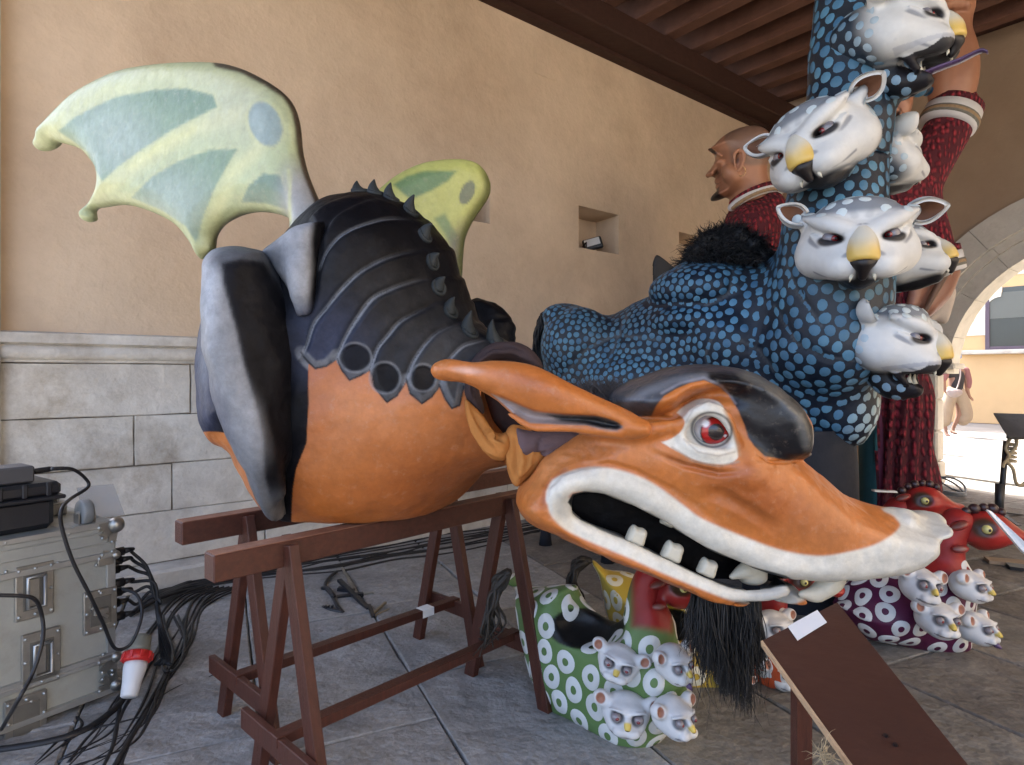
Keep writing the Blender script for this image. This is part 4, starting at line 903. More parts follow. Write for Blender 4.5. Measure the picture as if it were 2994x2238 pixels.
H.paint((.28, .24, .20), H.m_line([(2000, 1285), (2040, 1322), (2100, 1334), (2148, 1322)], 2.5, 3), .6).paint((.02, .02, .02), np.abs(H.m_el((2081, 1257), (62, 53), 12, .06) - H.m_el((2081, 1257), (55, 47), 12, .06)), .8)
H.paint((.33, .28, .22), H.m_line([(2005, 1236), (2028, 1195), (2072, 1172), (2112, 1188)], 2.5, 2.5), .6)
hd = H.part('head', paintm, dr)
# eyeball
ec = P(2081, 1256, 1.605); er = .0405
V_ = MB(); V_.ball((0, 0, 0), 1., nu=48, nv=36); vv = np.array(V_.v); vv = vv @ np.array([[1, 0, 0], [0, 0, 1], [0, -1, 0]]).T
pos = ec + vv * np.array([er * 1.12, er, er * .95]); U, Vv = proj(pos); dd = np.hypot(U - 2094, Vv - 1264); front = vv[:, 1] < 0
col = np.tile(np.array([.42, .42, .44]), (len(pos), 1)); mm = (1 - sst(44, 47, dd)) * front; col = col * (1 - mm[:, None]) + np.array([.40, .012, .010]) * mm[:, None]
mm = (sst(41, 44, dd) * (1 - sst(46, 49, dd))) * front; col = col * (1 - mm[:, None] * .8)
mm = (1 - sst(23, 26, dd)) * front; col = col * (1 - mm[:, None]) + np.array([.022, .014, .012]) * mm[:, None]
for c_, r_ in (((2063, 1238), 15), ((2121, 1275), 5)):
    mm = (1 - sst(r_ * .5, r_, np.hypot(U - c_[0], Vv - c_[1]))) * front; col = col * (1 - mm[:, None]) + .8 * mm[:, None]  # white highlights painted on the eyeball
eyem = mat('glossy_eye', rough=.2, var=.02, bump=0, spec=.5, vcol=True, coat=.3)
me = mk('eyeball', pos, V_.f, True, col); link('eyeball', me, eyem, hd)
# mouth lining, dark inside
sd = SDF((.12, 1.6, .66), (.85, 1.95, 1.1), .009); add_plate(sd, [(u + (u - 1950) * .01, v) for u, v in inm], 1.80, .03, .03, .02, sp=0); q = sd.F; M_ = sd.mesh(1)
poly = [(1640, 1470), (1670, 1425), (1767, 1425), (1926, 1495), (2190, 1635), (2340, 1690), (2320, 1725), (2142, 1725), (2000, 1672), (1780, 1565), (1665, 1510)]
sd = SDF((.10, 1.6, .64), (.87, 1.95, 1.1), .009); add_plate(sd, poly, 1.80, .02, .05, .03, sp=2); M_ = sd.mesh(1); M_.fill((.004, .003, .003)); M_.part('mouth_lining', paintb, hd)
# teeth
tooth = mat('tooth', (.50, .46, .36), .4, .15, 20, .15, 40, .4, wear=.3, wcol=(.35, .27, .16), ws=30)
for (u, v, ru, rv, y) in ((1861, 1566, 27, 26, 1.66), (1966, 1613, 29, 27, 1.66), (2068, 1660, 27, 25, 1.66), (1950, 1526, 20, 12, 1.70)):
    sd = SDF(P(u, v, y) - .06, P(u, v, y) + .06, .0032); co, si = math.cos(.42), math.sin(.42); add_plate(sd, [(u + (a * ru * co - b * rv * si) * 1.05, v + (a * ru * si + b * rv * co) * 1.08) for a, b in ((-1, .9), (-1.02, -.3), (-.75, -.95), (-.2, -.85), (.3, -1), (.85, -.8), (1.02, -.1), (.95, .9))], y, .026, .02, .014, sp=3); t_ = sd.mesh(1); t_.part('tooth', tooth, hd)
sd = SDF((.45, 1.5, .62), (.75, 1.9, .82), .0055); ptube(sd, [(2215, 1655, 1.72, 30), (2175, 1670, 1.70, 22), (2138, 1688, 1.69, 8)], k=.01); pell(sd, 2200, 1690, 1.72, 42, 20, .03, 0, k=.02); t_ = sd.mesh(1); t_.part('tooth', tooth, hd, None, 'curved inner tooth')
sd = SDF((.66, 1.5, .54), (1.08, 1.9, .78), .0055); ptube(sd, [(2430, 1676, 1.70, 44), (2425, 1705, 1.69, 34), (2385, 1736, 1.68, 24), (2345, 1738, 1.67, 12)], k=.01); pell(sd, 2385, 1748, 1.68, 22, 9, .02, 0, k=.008); t_ = sd.mesh(1); t_.part('fang', tooth, hd, None, 'big fang curling down below the upper lip')
# ear
ear = [(1259, 1084), (1266, 1068), (1290, 1058), (1322, 1052), (1381, 1067), (1436, 1058), (1508, 1060), (1563, 1072), (1608, 1094), (1667, 1127), (1744, 1162), (1812, 1196), (1850, 1218), (1900, 1232), (1900, 1275), (1840, 1287), (1790, 1283), (1713, 1277), (1681, 1264), (1586, 1262), (1540, 1246), (1495, 1211), (1454, 1173), (1404, 1141), (1359, 1114), (1309, 1108), (1272, 1104)]
sd = SDF((-.26, 1.42, 1.05), (.42, 1.68, 1.32), .0052); add_plate(sd, ear, 1.55, .045, .045, .035, sp=2)
ptube(sd, [(1300, 1085, 1.54, 18), (1380, 1092, 1.535, 22), (1460, 1105, 1.53, 34), (1560, 1135, 1.52, 50), (1650, 1170, 1.52, 44), (1740, 1200, 1.53, 28), (1830, 1232, 1.55, 24)], k=.03)
slit = [(1436, 1152), (1495, 1175), (1563, 1204), (1654, 1214), (1744, 1218), (1799, 1233), (1822, 1249), (1803, 1260), (1767, 1258), (1713, 1245), (1608, 1241), (1550, 1238), (1498, 1207)]
add_plate(sd, slit, 1.50, .05, .035, .012, k=.008, op='s', sp=2)
ptube(sd, [(1490, 1212, 1.515, 6), (1555, 1252, 1.515, 8), (1650, 1254, 1.515, 9), (1740, 1260, 1.515, 11), (1810, 1268, 1.52, 13)], k=.012)
E_ = sd.mesh(1); E_.fill(OR).paint(ORL, E_.m_el((1400, 1085), (110, 24), 5, .9), .5).paint(OR2, E_.m_el((1530, 1115), (120, 34), 15, .9), .5).paint((.70, .5, .42), E_.m_el((1365, 1083), (36, 9), 5, .9), .5)
E_.paint(LG, E_.m_poly(slit, 3), .8).paint((.008, .008, .01), E_.m_poly([(1600, 1212), (1654, 1216), (1744, 1219), (1803, 1236), (1822, 1250), (1803, 1258), (1767, 1254), (1713, 1240), (1640, 1232)], 6)).paint(OR2, E_.m_line([(1465, 1158), (1563, 1202), (1654, 1212), (1744, 1214)], 3, 3), .5)
E_.part('ear', paintm, hd)
# fluffy tuft behind the brow
furm = mat('grey_fur', (.07, .062, .062), .9, .3, 30, 0); blackhair = mat('black_hair', (.006, .006, .007), .5, .2, 20, 0, spec=.5)
hair('hair_tuft', furm, dr, lambda r: P(r.uniform(1690, 1850), r.uniform(1165, 1200), 1.80 + r.uniform(-.03, .06)), lambda r, a: a + np.array([r.uniform(-.06, .05), r.uniform(-.03, .03), r.uniform(.02, .075)]), 1500, .0013, 2, .014, 6)
# beard under the jaw
def br(r): u = r.uniform(2022, 2222); return P(u, 1735 + .02 * (u - 2010) + r.uniform(-8, 14), 1.74 + r.uniform(-.05, .07))
def bt(r, a): u = CU + a[0] / a[1] * FP; t = (u - 2010) / 225; return P(2020 + 225 * t + r.uniform(-28, 28), r.uniform(1880, 2075) + 30 * t, a[1] + r.uniform(-.03, .03))
CL = [(2030 + 200 * i / 12 + (i * 37 % 11 - 5) * 4, 1900 + (i * 53 % 17) * 11) for i in range(13)]
def bt(r, a):
    u = CU + a[0] / a[1] * FP; k = int(np.clip((u - 2010) / 225 * 13 + r.uniform(-1.2, 1.2), 0, 12)); return P(CL[k][0] + r.randn() * 8, CL[k][1] + r.uniform(-70, 20), a[1] + r.uniform(-.03, .03))
hair('beard', blackhair, hd, br, bt, 2600, .0021, 4, .014, 9)
def bt2(r, a): u = CU + a[0] / a[1] * FP; return P(u + r.uniform(-10, 60), r.uniform(1950, 2130), a[1] - .02)
hair('beard_wisps', blackhair, hd, br, bt2, 90, .0022, 9, .03, 10)

# ---- cloth joining body and head
cloth_or = mat('orange_cloth', (.42, .17, .045), .85, .15, 7, .25, 90, .15, wear=.3, wcol=(.5, .25, .09), ws=6)
cloth_br = mat('brown_cloth', (.045, .030, .030), .85, .2, 9, .25, 90, .15)
cloth_pu = mat('purple_brown_cloth', (.115, .078, .085), .85, .15, 9, .25, 80, .2)
def cloth(name, outline, Y, T, R_, m_, folds, lo, hi, par, h=.006, extra=None):
    sd = SDF(lo, hi, h); add_plate(sd, outline, Y, T, T, R_, sp=2)
    if extra: extra(sd)
    c = sd.mesh(1)
    for path, w, hh in folds: c.ridge(path, w, hh)
    return c.part(name, m_, par)
collar = [(1357, 1130), (1362, 1090), (1380, 1052), (1410, 1020), (1450, 1000), (1500, 998), (1545, 1015), (1575, 1045), (1590, 1078), (1560, 1085), (1520, 1060), (1480, 1052), (1440, 1058), (1415, 1080), (1400, 1120), (1410, 1170), (1418, 1210), (1400, 1210), (1372, 1180), (1358, 1158)]
cloth('collar_lining', collar, 1.80, .05, .03, cloth_br, [([(1400, 1040), (1470, 1015), (1540, 1035)], 10, -.012), ([(1395, 1060), (1440, 1030), (1500, 1030), (1560, 1060)], 8, .010), ([(1370, 1120), (1400, 1170)], 8, -.01)], (-.16, 1.70, 1.1), (.12, 1.92, 1.32), dr)
cor = [(1357, 1160), (1385, 1185), (1420, 1225), (1445, 1262), (1468, 1268), (1490, 1262), (1500, 1300), (1485, 1338), (1472, 1348), (1440, 1344), (1413, 1318), (1390, 1285), (1370, 1245), (1360, 1205)]
cloth('orange_collar', cor, 1.775, .05, .03, cloth_or, [([(1375, 1190), (1400, 1240), (1430, 1290), (1470, 1325)], 9, -.012), ([(1392, 1200), (1420, 1250), (1450, 1290), (1480, 1310)], 8, .012), ([(1366, 1210), (1385, 1260), (1420, 1315), (1465, 1340)], 7, .010), ([(1410, 1230), (1440, 1275), (1470, 1290)], 6, -.01)], (-.16, 1.68, .95), (.02, 1.88, 1.2), dr)
hang = [(1478, 1262), (1500, 1240), (1560, 1262), (1600, 1320), (1592, 1352), (1560, 1385), (1530, 1412), (1512, 1426), (1495, 1410), (1482, 1370), (1477, 1330)]
cloth('orange_drape', hang, 1.775, .05, .04, cloth_or, [([(1500, 1270), (1505, 1330), (1512, 1410)], 9, -.012), ([(1520, 1290), (1530, 1350), (1515, 1400)], 10, .014), ([(1560, 1300), (1550, 1360), (1515, 1400)], 7, .01), ([(1480, 1300), (1500, 1390)], 7, .01)], (-.03, 1.68, .88), (.12, 1.88, 1.17), dr)
flap = [(1508, 1250), (1560, 1262), (1640, 1262), (1700, 1268), (1735, 1290), (1690, 1318), (1640, 1336), (1600, 1355), (1588, 1345), (1576, 1322), (1545, 1334), (1512, 1330)]
cloth('brown_flap', flap, 1.745, .035, .03, cloth_pu, [([(1590, 1262), (1572, 1300), (1580, 1340)], 4, -.008), ([(1640, 1300), (1600, 1310), (1575, 1320)], 7, .008), ([(1690, 1275), (1650, 1310), (1625, 1340)], 5, -.008)], (-.01, 1.66, 1.0), (.24, 1.84, 1.16), dr)
# dark back of the opening
sd = SDF((-.10, 1.90, .98), (.24, 2.12, 1.32), .009); add_plate(sd, [(1400, 1080), (1470, 1040), (1560, 1060), (1640, 1150), (1700, 1240), (1690, 1290), (1520, 1290), (1440, 1230)], 1.98, .04, .04, .03); q = sd.mesh(1); q.part('neck_lining', cloth_br, dr)

# ================================================================= TRESTLES
woodm = mat('trestle_wood', (.062, .017, .009), .45, .25, 5, .3, 50, .4, stretch=(14, 14, 1), grain=.25, gs=4, wear=.4, wcol=(.09, .038, .025), ws=7)
woodb = mat('beam_wood', (.066, .019, .010), .45, .25, 5, .3, 50, .4, stretch=(1, 14, 14), rotz=-.817, grain=.25, gs=4, wear=.4, wcol=(.10, .045, .03), ws=3)
woodw = mat('trestle_worn_pale', (.20, .10, .065), .6, .3, 14, .3, 50, .3, wear=.6, wcol=(.28, .19, .13), ws=9)  # pale worn wood; the lit look of the beam tops is in this colour
def trestle(A, label, L=1.55, H=.77, spl=.20, leg1=.22, leg2=1.10, tape=False):
    A = np.array(A); d = np.array([.684, .729, 0]); n = np.array([-d[1], d[0], 0]); r_ = root('trestle', A + d * .6, label, 'trestle', 'wooden trestles under the dragon')
    up = np.array([0, 0, 1.]); a = np.array([A[0], A[1], H - .035])
    MB().box(a + d * L / 2, (L, .062, .07), (d, n, up), .003).build('top_beam', woodb, r_)
    MB().box(a + d * L / 2 + up * .0358, (L - .01, .056, .002), (d, n, up)).build('worn_lit_top', woodw, r_)  # paler top strip: light from above painted in along with wear
    zc = .20
    for s in (leg1, leg2):
        q = A + d * s; q = np.array([q[0], q[1], 0]); sg = 1 if s == leg1 else -1
        for k in (-1, 1):
            foot = q + n * spl * k + d * .0; topp = q + n * .037 * k + up * (H - .010) + d * .02 * k
            lg_ = MB().bar(foot, topp, .030, .052, n, .002).build('leg', woodm, r_)
            if k < 0:
                for dz in (.028, .052): b0 = foot + (topp - foot) * (1 - dz / H); MB().cyl(b0 - n * .016, b0 - n * .019, .005, 10).build('bolt', woodw, lg_)
        w = spl * (1 - zc / H) + .035
        MB().bar(q - n * (w + .03) + up * zc - d * .036 * sg, q + n * (w + .03) + up * zc - d * .036 * sg, .022, .06, up, .002).build('stretcher', woodm, r_)
    q = np.array([A[0], A[1], zc + .02])
    MB().bar(q + d * (leg1 - .05), q + d * (leg2 + .06), .045, .03, up, .002).build('rail', woodm, r_)
    if tape: MB().bar(q + d * (leg2 - .15), q + d * (leg2 - .09), .0475, .0325, up).build('paper_tape', white_p, r_)
trestle((-.775, 1.60, 0), 'brown wooden trestle nearest the viewer under the dragon belly'); trestle((-1.04, 1.95, 0), 'brown wooden trestle behind, close to the stone wall', tape=True)
# ================================================================= CAT HEADED BLUE BEAST
BD = (.0085, .014, .025); WH = (.60, .60, .575); WG = (.22, .23, .25); YL = (.62, .42, .10)
hyd = root('seven_headed_beast', (1.0, 3.8, 0), 'dark blue scaly beast festival figure with many white feline heads and yellow noses', 'beast figure')
bm_ = mat('beast_paint', rough=.45, var=.10, vs_=8, bump=.15, bs=26, spec=.28, vcol=True, fine=10)
RA = np.array([.24, 4.3]); FA = np.array([1.90, 3.3])
dirb = np.array([*(FA - RA), 0]); dirb /= np.linalg.norm(dirb); nb = np.array([dirb[1], -dirb[0], 0]); nb = nb if nb[1] < 0 else -nb
OB = np.array([1.0, 3.84, 1.2])
def onb(u, v, off=0.): return ray_plane(u, v, OB + nb * off, nb)
body = [(1603, 912), (1640, 899), (1674, 897), (1717, 905), (1768, 922), (1807, 914), (1862, 882), (1916, 857), (1942, 818), (1968, 786), (2006, 764), (2061, 752), (2133, 768), (2187, 770), (2225, 768), (2260, 750), (2285, 700), (2310, 600), (2440, 540), (2560, 560), (2585, 700), (2590, 850), (2590, 1000), (2575, 1120), (2550, 1184), (2536, 1218), (2521, 1256), (2522, 1292), (2400, 1296), (2200, 1310), (1900, 1330), (1700, 1330), (1625, 1250), (1590, 1080), (1592, 1000)]
sd = SDF((.05, 2.7, .45), (2.35, 4.95, 2.75), .0145)
add_tilt(sd, body, OB, nb, .36, .36, .36, sp=2)
def bell(u, v, off, r, k=.06): sd.ell(onb(u, v, off), r, k, 'u', [dirb, nb, (0, 0, 1)])
bell(2050, 850, .16, (.30, .25, .15), .03); bell(1690, 1010, .22, (.24, .2, .24)); bell(1850, 1110, .22, (.34, .22, .17), .05); bell(2120, 1010, .25, (.22, .18, .22), .04)
bell(2010, 940, .24, (.22, .18, .08), .05); bell(2330, 1030, .20, (.24, .24, .20), .05); bell(2420, 870, .16, (.26, .28, .26), .08); bell(1650, 925, .12, (.12, .2, .08), .05); bell(2470, 1180, .10, (.16, .2, .22), .06)
neck = [(2430, 1000, 3.12, 150), (2440, 800, 3.12, 150), (2440, 650, 3.14, 140), (2455, 500, 3.18, 126), (2478, 350, 3.2, 120), (2490, 200, 3.2, 112), (2495, 60, 3.22, 108), (2500, -120, 3.24, 100)]
sd2 = SDF((1.2, 2.75, 2.1), (2.35, 3.65, 3.6), .0145)
ptube(sd, neck[:5], k=.12); sd.half((0, 0, 2.30), (0, 0, 1)); 
HYB = sd.mesh(2)
ptube(sd2, neck, k=.03); ptube(sd2, [(2500, 160, 3.2, 100), (2570, 190, 3.14, 80), (2640, 235, 3.1, 44), (2700, 258, 3.08, 22)], k=.10); sd2.half((0, 0, 2.29), (0, 0, -1)); HN = sd2.mesh(2)
grooves = [([(2290, 760), (2330, 860), (2400, 960)], 14), ([(1830, 925), (1800, 1000), (1770, 1080)], 12), ([(2090, 960), (2060, 1040), (2080, 1120)], 14), ([(1640, 1110), (1720, 1020), (1800, 985), (1930, 1000)], 12), ([(2150, 780), (2130, 860), (2060, 900)], 12), ([(2160, 1000), (2220, 1030), (2260, 1090)], 12), ([(2260, 900), (2330, 1010), (2420, 1050), (2500, 1060)], 12)]
for g_, w_ in grooves: HYB.ridge(g_, w_ * 1.6, -.013)
for s_ in (HYB, HN):
    s_.fill(BD)
    s_.paint((.028, .034, .042), sst(.2, 1, np.sin(s_.V[:, 0] * 5 + s_.V[:, 2] * 4) * .5 + .5), .8)
for g_, w_ in grooves: HYB.paint((.11, .12, .13), HYB.m_line([(a + 3, b - 5) for a, b in g_], 3, 5), .5)
bb = HYB.part('body', bm_, hyd); nn_ = HN.part('neck', bm_, hyd)
def bluedots(sc, name, par, spacing, seed, keep=None, white=None, nrel=4):
    pts, nr, ss, bv = scatter(sc, spacing, keep, nrel, seed); rs = np.random.RandomState(seed); n = len(pts)
    u, v = proj(pts); t = rs.rand(n, 1); base = np.array([.055, .15, .26]) * (1 - t) + np.array([.105, .26, .38]) * t
    dull = (.5 + .5 * np.sin(pts[:, 0] * 6 + 1) * np.sin(pts[:, 2] * 7))[:, None]; base = base * (1 - .55 * dull) + np.array([.05, .075, .085]) * .55 * dull
    if white is not None: w = white(u, v)[:, None]; base = base * (1 - w) + np.array([.36, .46, .48]) * w
    discs(name, bm_, par, pts, nr, ss * .545, base, 0, .0009, 10, None, seed)
    return pts
spb = .033 + .017 * sst(1900, 2350, HYB.u)
chest = lambda u, v: sst(2440, 2540, u) * sst(1080, 1180, v) * .8
x = bluedots(HYB, 'painted_scales', bb, spb, 5, None, chest, 5); bb.children[-1]['kind'] = 'stuff' if bb.children else ''
x = bluedots(HN, 'painted_scales', nn_, np.full(len(HN.V), .054), 6, None, None, 5)
for o in list(bb.children) + list(nn_.children): o['kind'] = 'stuff'
# skirt / legs, tail, mane
skirt = mat('dark_skirt', (.007, .009, .015), .8, .2, 6, .2, 40)
sd = SDF((1.1, 2.95, 0), (2.25, 4.1, .95), .018); sd.tube([P(2335, 1270, 3.42), P(2335, 1400, 3.42), (*P(2335, 1400, 3.42)[:2], .02)], [.27, .29, .29], .03); sd.tube([(1.35, 3.85, .9), (1.35, 3.85, .02)], [.2, .16], .03); q = sd.mesh(1); q.part('front_legs', skirt, hyd)
for (u, v, y) in ((1595, 1600, 4.45), (1760, 1650, 4.05)):
    f = G(u, v) if v < 1605 else np.array([.62, 4.05, 0]); MB().tube([(f[0], f[1], 0), (f[0], f[1], .1), (f[0] + .02, f[1], .9)], [.05, .038, .045], 10).build('rear_leg', skirt, hyd, True)
hair('tail', blackhair, hyd, lambda r: onb(1612, 915, 0) + r.randn(3) * .012, lambda r, a: onb(1590, 1085, 0) + np.array([r.uniform(-.05, .05), r.uniform(-.04, .04), r.uniform(-.1, .05)]), 10, .003, 6, .02, 8)
m = MB(); 
for k in range(30):
    rs_ = np.random.RandomState(k); j = lambda s_: rs_.randn(3) * s_
    m.tube(spline([onb(1616, 912) + j(.006), onb(1588, 930) + j(.010), onb(1574, 970) + j(.018), onb(1572, 1030) + j(.024), onb(1592, 1095) + j(.03)], 4), np.linspace(.012, .003, 17), 5)
m.build('tail', blackhair, hyd, True)
def mr(r): u = r.uniform(2010, 2215); return onb(u, 762 - 62 * math.sin((u - 2010) / 205 * math.pi) * r.uniform(0, 1), .14 + r.uniform(-.22, .16))
hair('mane', blackhair, hyd, mr, lambda r, a: a + np.array([r.uniform(-.06, .07), r.uniform(-.05, .05), r.uniform(-.05, .03)]), 1600, .0028, 12, .02, 6)
sd = SDF((.7, 3.2, 1.65), (1.8, 4.4, 2.2), .015)
sd.tube([onb(2010, 780, .05), onb(2070, 735, .05), onb(2130, 712, .05), onb(2190, 735, .05), onb(2225, 765, .05)], [.05, .09, .10, .09, .05], .03); q = sd.mesh(1); q.push(.02 * np.sin(q.V[:, 0] * 40) * np.sin(q.V[:, 2] * 47)); q.part('mane_pad', blackhair, hyd)
QV, QN = q.V, q.N
def mr2(r): return QV[r.randint(len(QV))]
hair('mane', blackhair, hyd, mr2, lambda r, a: a + QN[r.randint(len(QN))] * .02 + (a - onb(2120, 790, .05)) * r.uniform(.05, .25) + r.randn(3) * .018 - np.array([0, 0, .03]), 2600, .0026, 13, .02, 6)

# ---- feline heads, modelled once per expression in their own space: faces -Y, X right, Z up, unit = skull radius
def norm(v): v = np.array(v, float); return v / np.linalg.norm(v)
def cat(openj=0., small=False, h=.042):
    s = SDF((-1.35, -1.75, -1.5), (1.35, 1.25, 1.2), h)
    E = lambda c, r, k=.12, op='u', R=None: s.ell(c, r, k, op, R)
    E((0, .25, .12), (.80, .85, .60)); E((0, -.25, .34), (.66, .48, .30), .25); E((0, -.55, -.12), (.46, .5, .40), .3)
    E((0, -.34, .46), (.60, .44, .32), .15)
    for x in (-1, 1):
        E((x * .50, -.12, -.22), (.42, .54, .40), .32); E((x * .25, -.86, -.40), (.25, .25, .23), .12); E((x * .36, -.62, -.34), (.27, .28, .28), .22)
        s.tube([(x * .07, -.84, .12), (x * .28, -.84, .23), (x * .52, -.70, .35), (x * .76, -.42, .48)], [.10, .13, .13, .08], .14)      # brow
        E((x * .41, -.80, .06), (.24, .16, .085), .04, 's', [norm((1, 0, x * .45)), (0, 1, 0), norm((-x * .45, 0, 1))])
        s.tube([(x * .13, -.83, .0), (x * .32, -.84, -.05), (x * .55, -.68, .03), (x * .70, -.48, .18)], [.035, .075, .07, .03], .05)     # lower lid
        s.tube([(x * .30, -.80, -.16), (x * .50, -.66, -.16), (x * .72, -.42, -.10)], [.03, .05, .04], .06)
        s.tube([(x * .17, -.98, -.28), (x * .26, -.97, -.38), (x * .25, -1.0, -.48)], [.03, .04, .03], .03)
        s.tube([(x * .74, .05, .42), (x * .86, .08, .50)], [.15, .10], .1)
    s.tube([(0, -.68, .22), (0, -.88, .06), (0, -1.02, -.16)], [.12, .17, .18], .08)                                                 # bridge of the nose
    jz = -.62 - .35 * openj; jy = -.45 + .1 * openj
    s.tube([(0, .15, -.42), (0, jy + .15, jz + .08), (0, jy - .22, jz + .04)], [.34, .29, .22], .12)                                  # jaw
    if openj:
        for x in (-1, 1): s.tube([(x * .45, -.30, -.40), (x * .42, -.42, -.62), (x * .30, -.55, -.84)], [.12, .09, .07], .05)
        s.tube([(0, -.25, -.60), (0, -.6, -.72), (0, -1.0, -.80)], [.10, .17, .20], .03, 's')
        s.tube([(-.2, -.2, -.58), (-.2, -.75, -.72)], [.06, .13], .03, 's'); s.tube([(.2, -.2, -.58), (.2, -.75, -.72)], [.06, .13], .03, 's')
    c = s.mesh(2).subdiv(1); V = c.V; x, y, z = np.abs(V[:, 0]), V[:, 1], V[:, 2]
    fn = lambda c3, r3: 1 - sst(.75, 1.15, np.sqrt(((x - c3[0]) / r3[0]) ** 2 + ((y - c3[1]) / r3[1]) ** 2 + ((z - c3[2]) / r3[2]) ** 2))
    c.fill(WH)
    seg3 = lambda pts, w: np.max([1 - sst(w * .4, w, np.sqrt(sum((np.stack([x, y, z], 1)[:, k] - (a[k] + np.clip(((np.stack([x, y, z], 1) - a) @ (b - a)) / ((b - a) @ (b - a)), 0, 1) * (b - a)[k])) ** 2 for k in range(3)))) for a, b in zip(np.array(pts[:-1], float), np.array(pts[1:], float))], 0)
    for pts, w, a in (([(.13, -.86, -.07), (.34, -.86, -.13), (.58, -.68, -.06), (.76, -.46, .12)], .065, .85), ([(.16, -.92, -.10), (.4, -.78, -.22), (.62, -.6, -.24)], .06, .65), ([(.22, -1.05, -.22), (.33, -.98, -.34), (.38, -.92, -.52)], .06, .8),
                      ([(.34, -.85, -.18), (.44, -.82, -.34), (.42, -.8, -.5)], .05, .6), ([(.03, -.9, .25), (.25, -.92, .14), (.5, -.78, .26), (.75, -.5, .42)], .05, .75), ([(.10, -.80, .42), (.13, -.72, .50)], .08, .3), ([(.62, -.5, -.35), (.8, -.3, -.4)], .05, .4), ([(.02, -1.1, -.58), (.25, -1.05, -.66), (.48, -.85, -.62), (.66, -.6, -.50)], .05, .95), ([(.30, -.98, .10), (.5, -.86, -.02)], .03, .3)):
        c.paint(WG, seg3(pts, w), a)
    c.paint((.012, .010, .012), fn((.41, -.80, .05), (.27, .2, .12)) * (1 - sst(.0, .05, z - .22 - .42 * (x - .4))), .97)
    back = sst(-.05, .5, y + .25 * sst(0, -.6, z) + (-.15) * sst(.2, .6, z)); c.paint((.02, .03, .045), np.clip(back, 0, 1)); c.paint((.13, .15, .18), sst(.43, .55, z) * (1 - sst(.2, .5, y)), .85)
    c.paint((.010, .010, .012), (1 - sst(-.66, -.58, z + .06 * x)) * (x < .75) * sst(-1.6, -1.2, y), 1.)
    c.paint((.010, .010, .010), (1 - sst(.07, .12, x)) * (1 - sst(-.34, -.28, z)) * (1 - sst(-.9, -.7, y)))
    if openj: c.paint((.012, .01, .012), (1 - sst(-.50, -.46, z + .20 * (y + .6))) * (x < .5) * (1 - sst(-.30, -.2, y)), .95); c.paint((.45, .46, .48), (np.abs(z + .50 + .2 * (y + .6)) < .04) * (y < -.25), .8)
    return c
def ycol(n_): return None
earm = mat('ear_inside', (.17, .075, .04), .7, .2, 8, .1, 40); whitem = mat('beast_white', (.60, .60, .575), .42, .06, 8, .08, 30, coat=.1); nosem = mat('beast_nose', rough=.35, var=.08, vs_=5, bump=.05, vcol=True, coat=.2)
darkm = mat('nostril_black', (.012, .009, .009), .4, .1, 5, 0); fangm = mat('ivory', (.6, .56, .44), .35, .05, 5, 0); irism = mat('red_iris', (.17, .018, .02), .15, .05, 5, 0, coat=.8); purp = mat('purple_tongue', (.085, .045, .11), .3, .1, 5, .05, coat=.3)
def nose_me():
    s = SDF((-.4, -1.6, -.65), (.4, -.6, .35), .026)
    s.tube([(0, -.80, .22), (0, -.90, .08), (0, -.98, -.10), (0, -1.00, -.26)], [.11, .17, .22, .24], .04); s.half((0, -1.2, -.32), norm((0, -.25, -1)), .03)
    s.half((0, -.86, 0), (0, 1, .35), .02)
    c = s.mesh(1); t = sst(.1, -.22, c.V[:, 2]); c.col = np.array([.58, .55, .46]) * (1 - t[:, None]) + np.array(YL) * t[:, None]; return c
def nost_me():
    s = SDF((-.4, -1.45, -.8), (.4, -.7, -.1), .028); s.tube([(-.18, -1.02, -.33), (0, -1.05, -.38), (.18, -1.02, -.33)], [.07, .12, .07], .04); s.tube([(0, -1.10, -.38), (0, -1.02, -.60)], [.12, .07], .05); return s.mesh(1)
def earmesh(cup=.45):
    """cupped pointed ear: outer shell and inner lining"""
    n, k = 14, 12; V = []; F = []
    for i in range(n + 1):
        t = i / n; w = .235 * math.sin(math.pi * min(t * .80 + .20, 1.)) ** .8 + .01; L = .50 * t
        for j in range(k + 1):
            a = (j / k - .5) * 2; ang = a * 1.9 * (1 - .35 * t); V.append((L, w * math.sin(ang) * .95, -w * cup * 2 * (math.cos(ang) - .3) * (1 - t * .3)))
    for i in range(n):
        for j in range(k): a = i * (k + 1) + j; F.append((a, a + 1, a + k + 2, a + k + 1))
    V = np.array(V); nv = len(V); N = np.zeros_like(V)
    Q = np.array(F); fn = np.cross(V[Q[:, 2]] - V[Q[:, 0]], V[Q[:, 3]] - V[Q[:, 1]])
    for q in range(4): np.add.at(N, Q[:, q], fn)
    N /= np.linalg.norm(N, axis=1)[:, None] + 1e-9
    if N[nv // 2][2] < 0: N = -N
    inner = V + N * .035
    rim = [j for j in range(k + 1)] + [i * (k + 1) + k for i in range(1, n + 1)] + [n * (k + 1) + j for j in range(k - 1, -1, -1)] + [i * (k + 1) for i in range(n - 1, 0, -1)]
    out = np.vstack([V - N * .03, V + N * .034]); F2 = F + [tuple(x + nv for x in f[::-1]) for f in F] + [(rim[i], rim[(i + 1) % len(rim)], rim[(i + 1) % len(rim)] + nv, rim[i] + nv) for i in range(len(rim))]
    lin = V + N * .036; Li = [f for f in F if all((1 <= (x % (k + 1)) <= k - 1) and (1 <= x // (k + 1) <= n - 1) for x in f)]
    return mk('ear', out, F2, True), mk('ear_lining', lin, Li, True)
EARME, EARLIN = earmesh(); EARME.materials.append(whitem); EARLIN.materials.append(earm)
NOSE = nose_me(); NOST = nost_me()
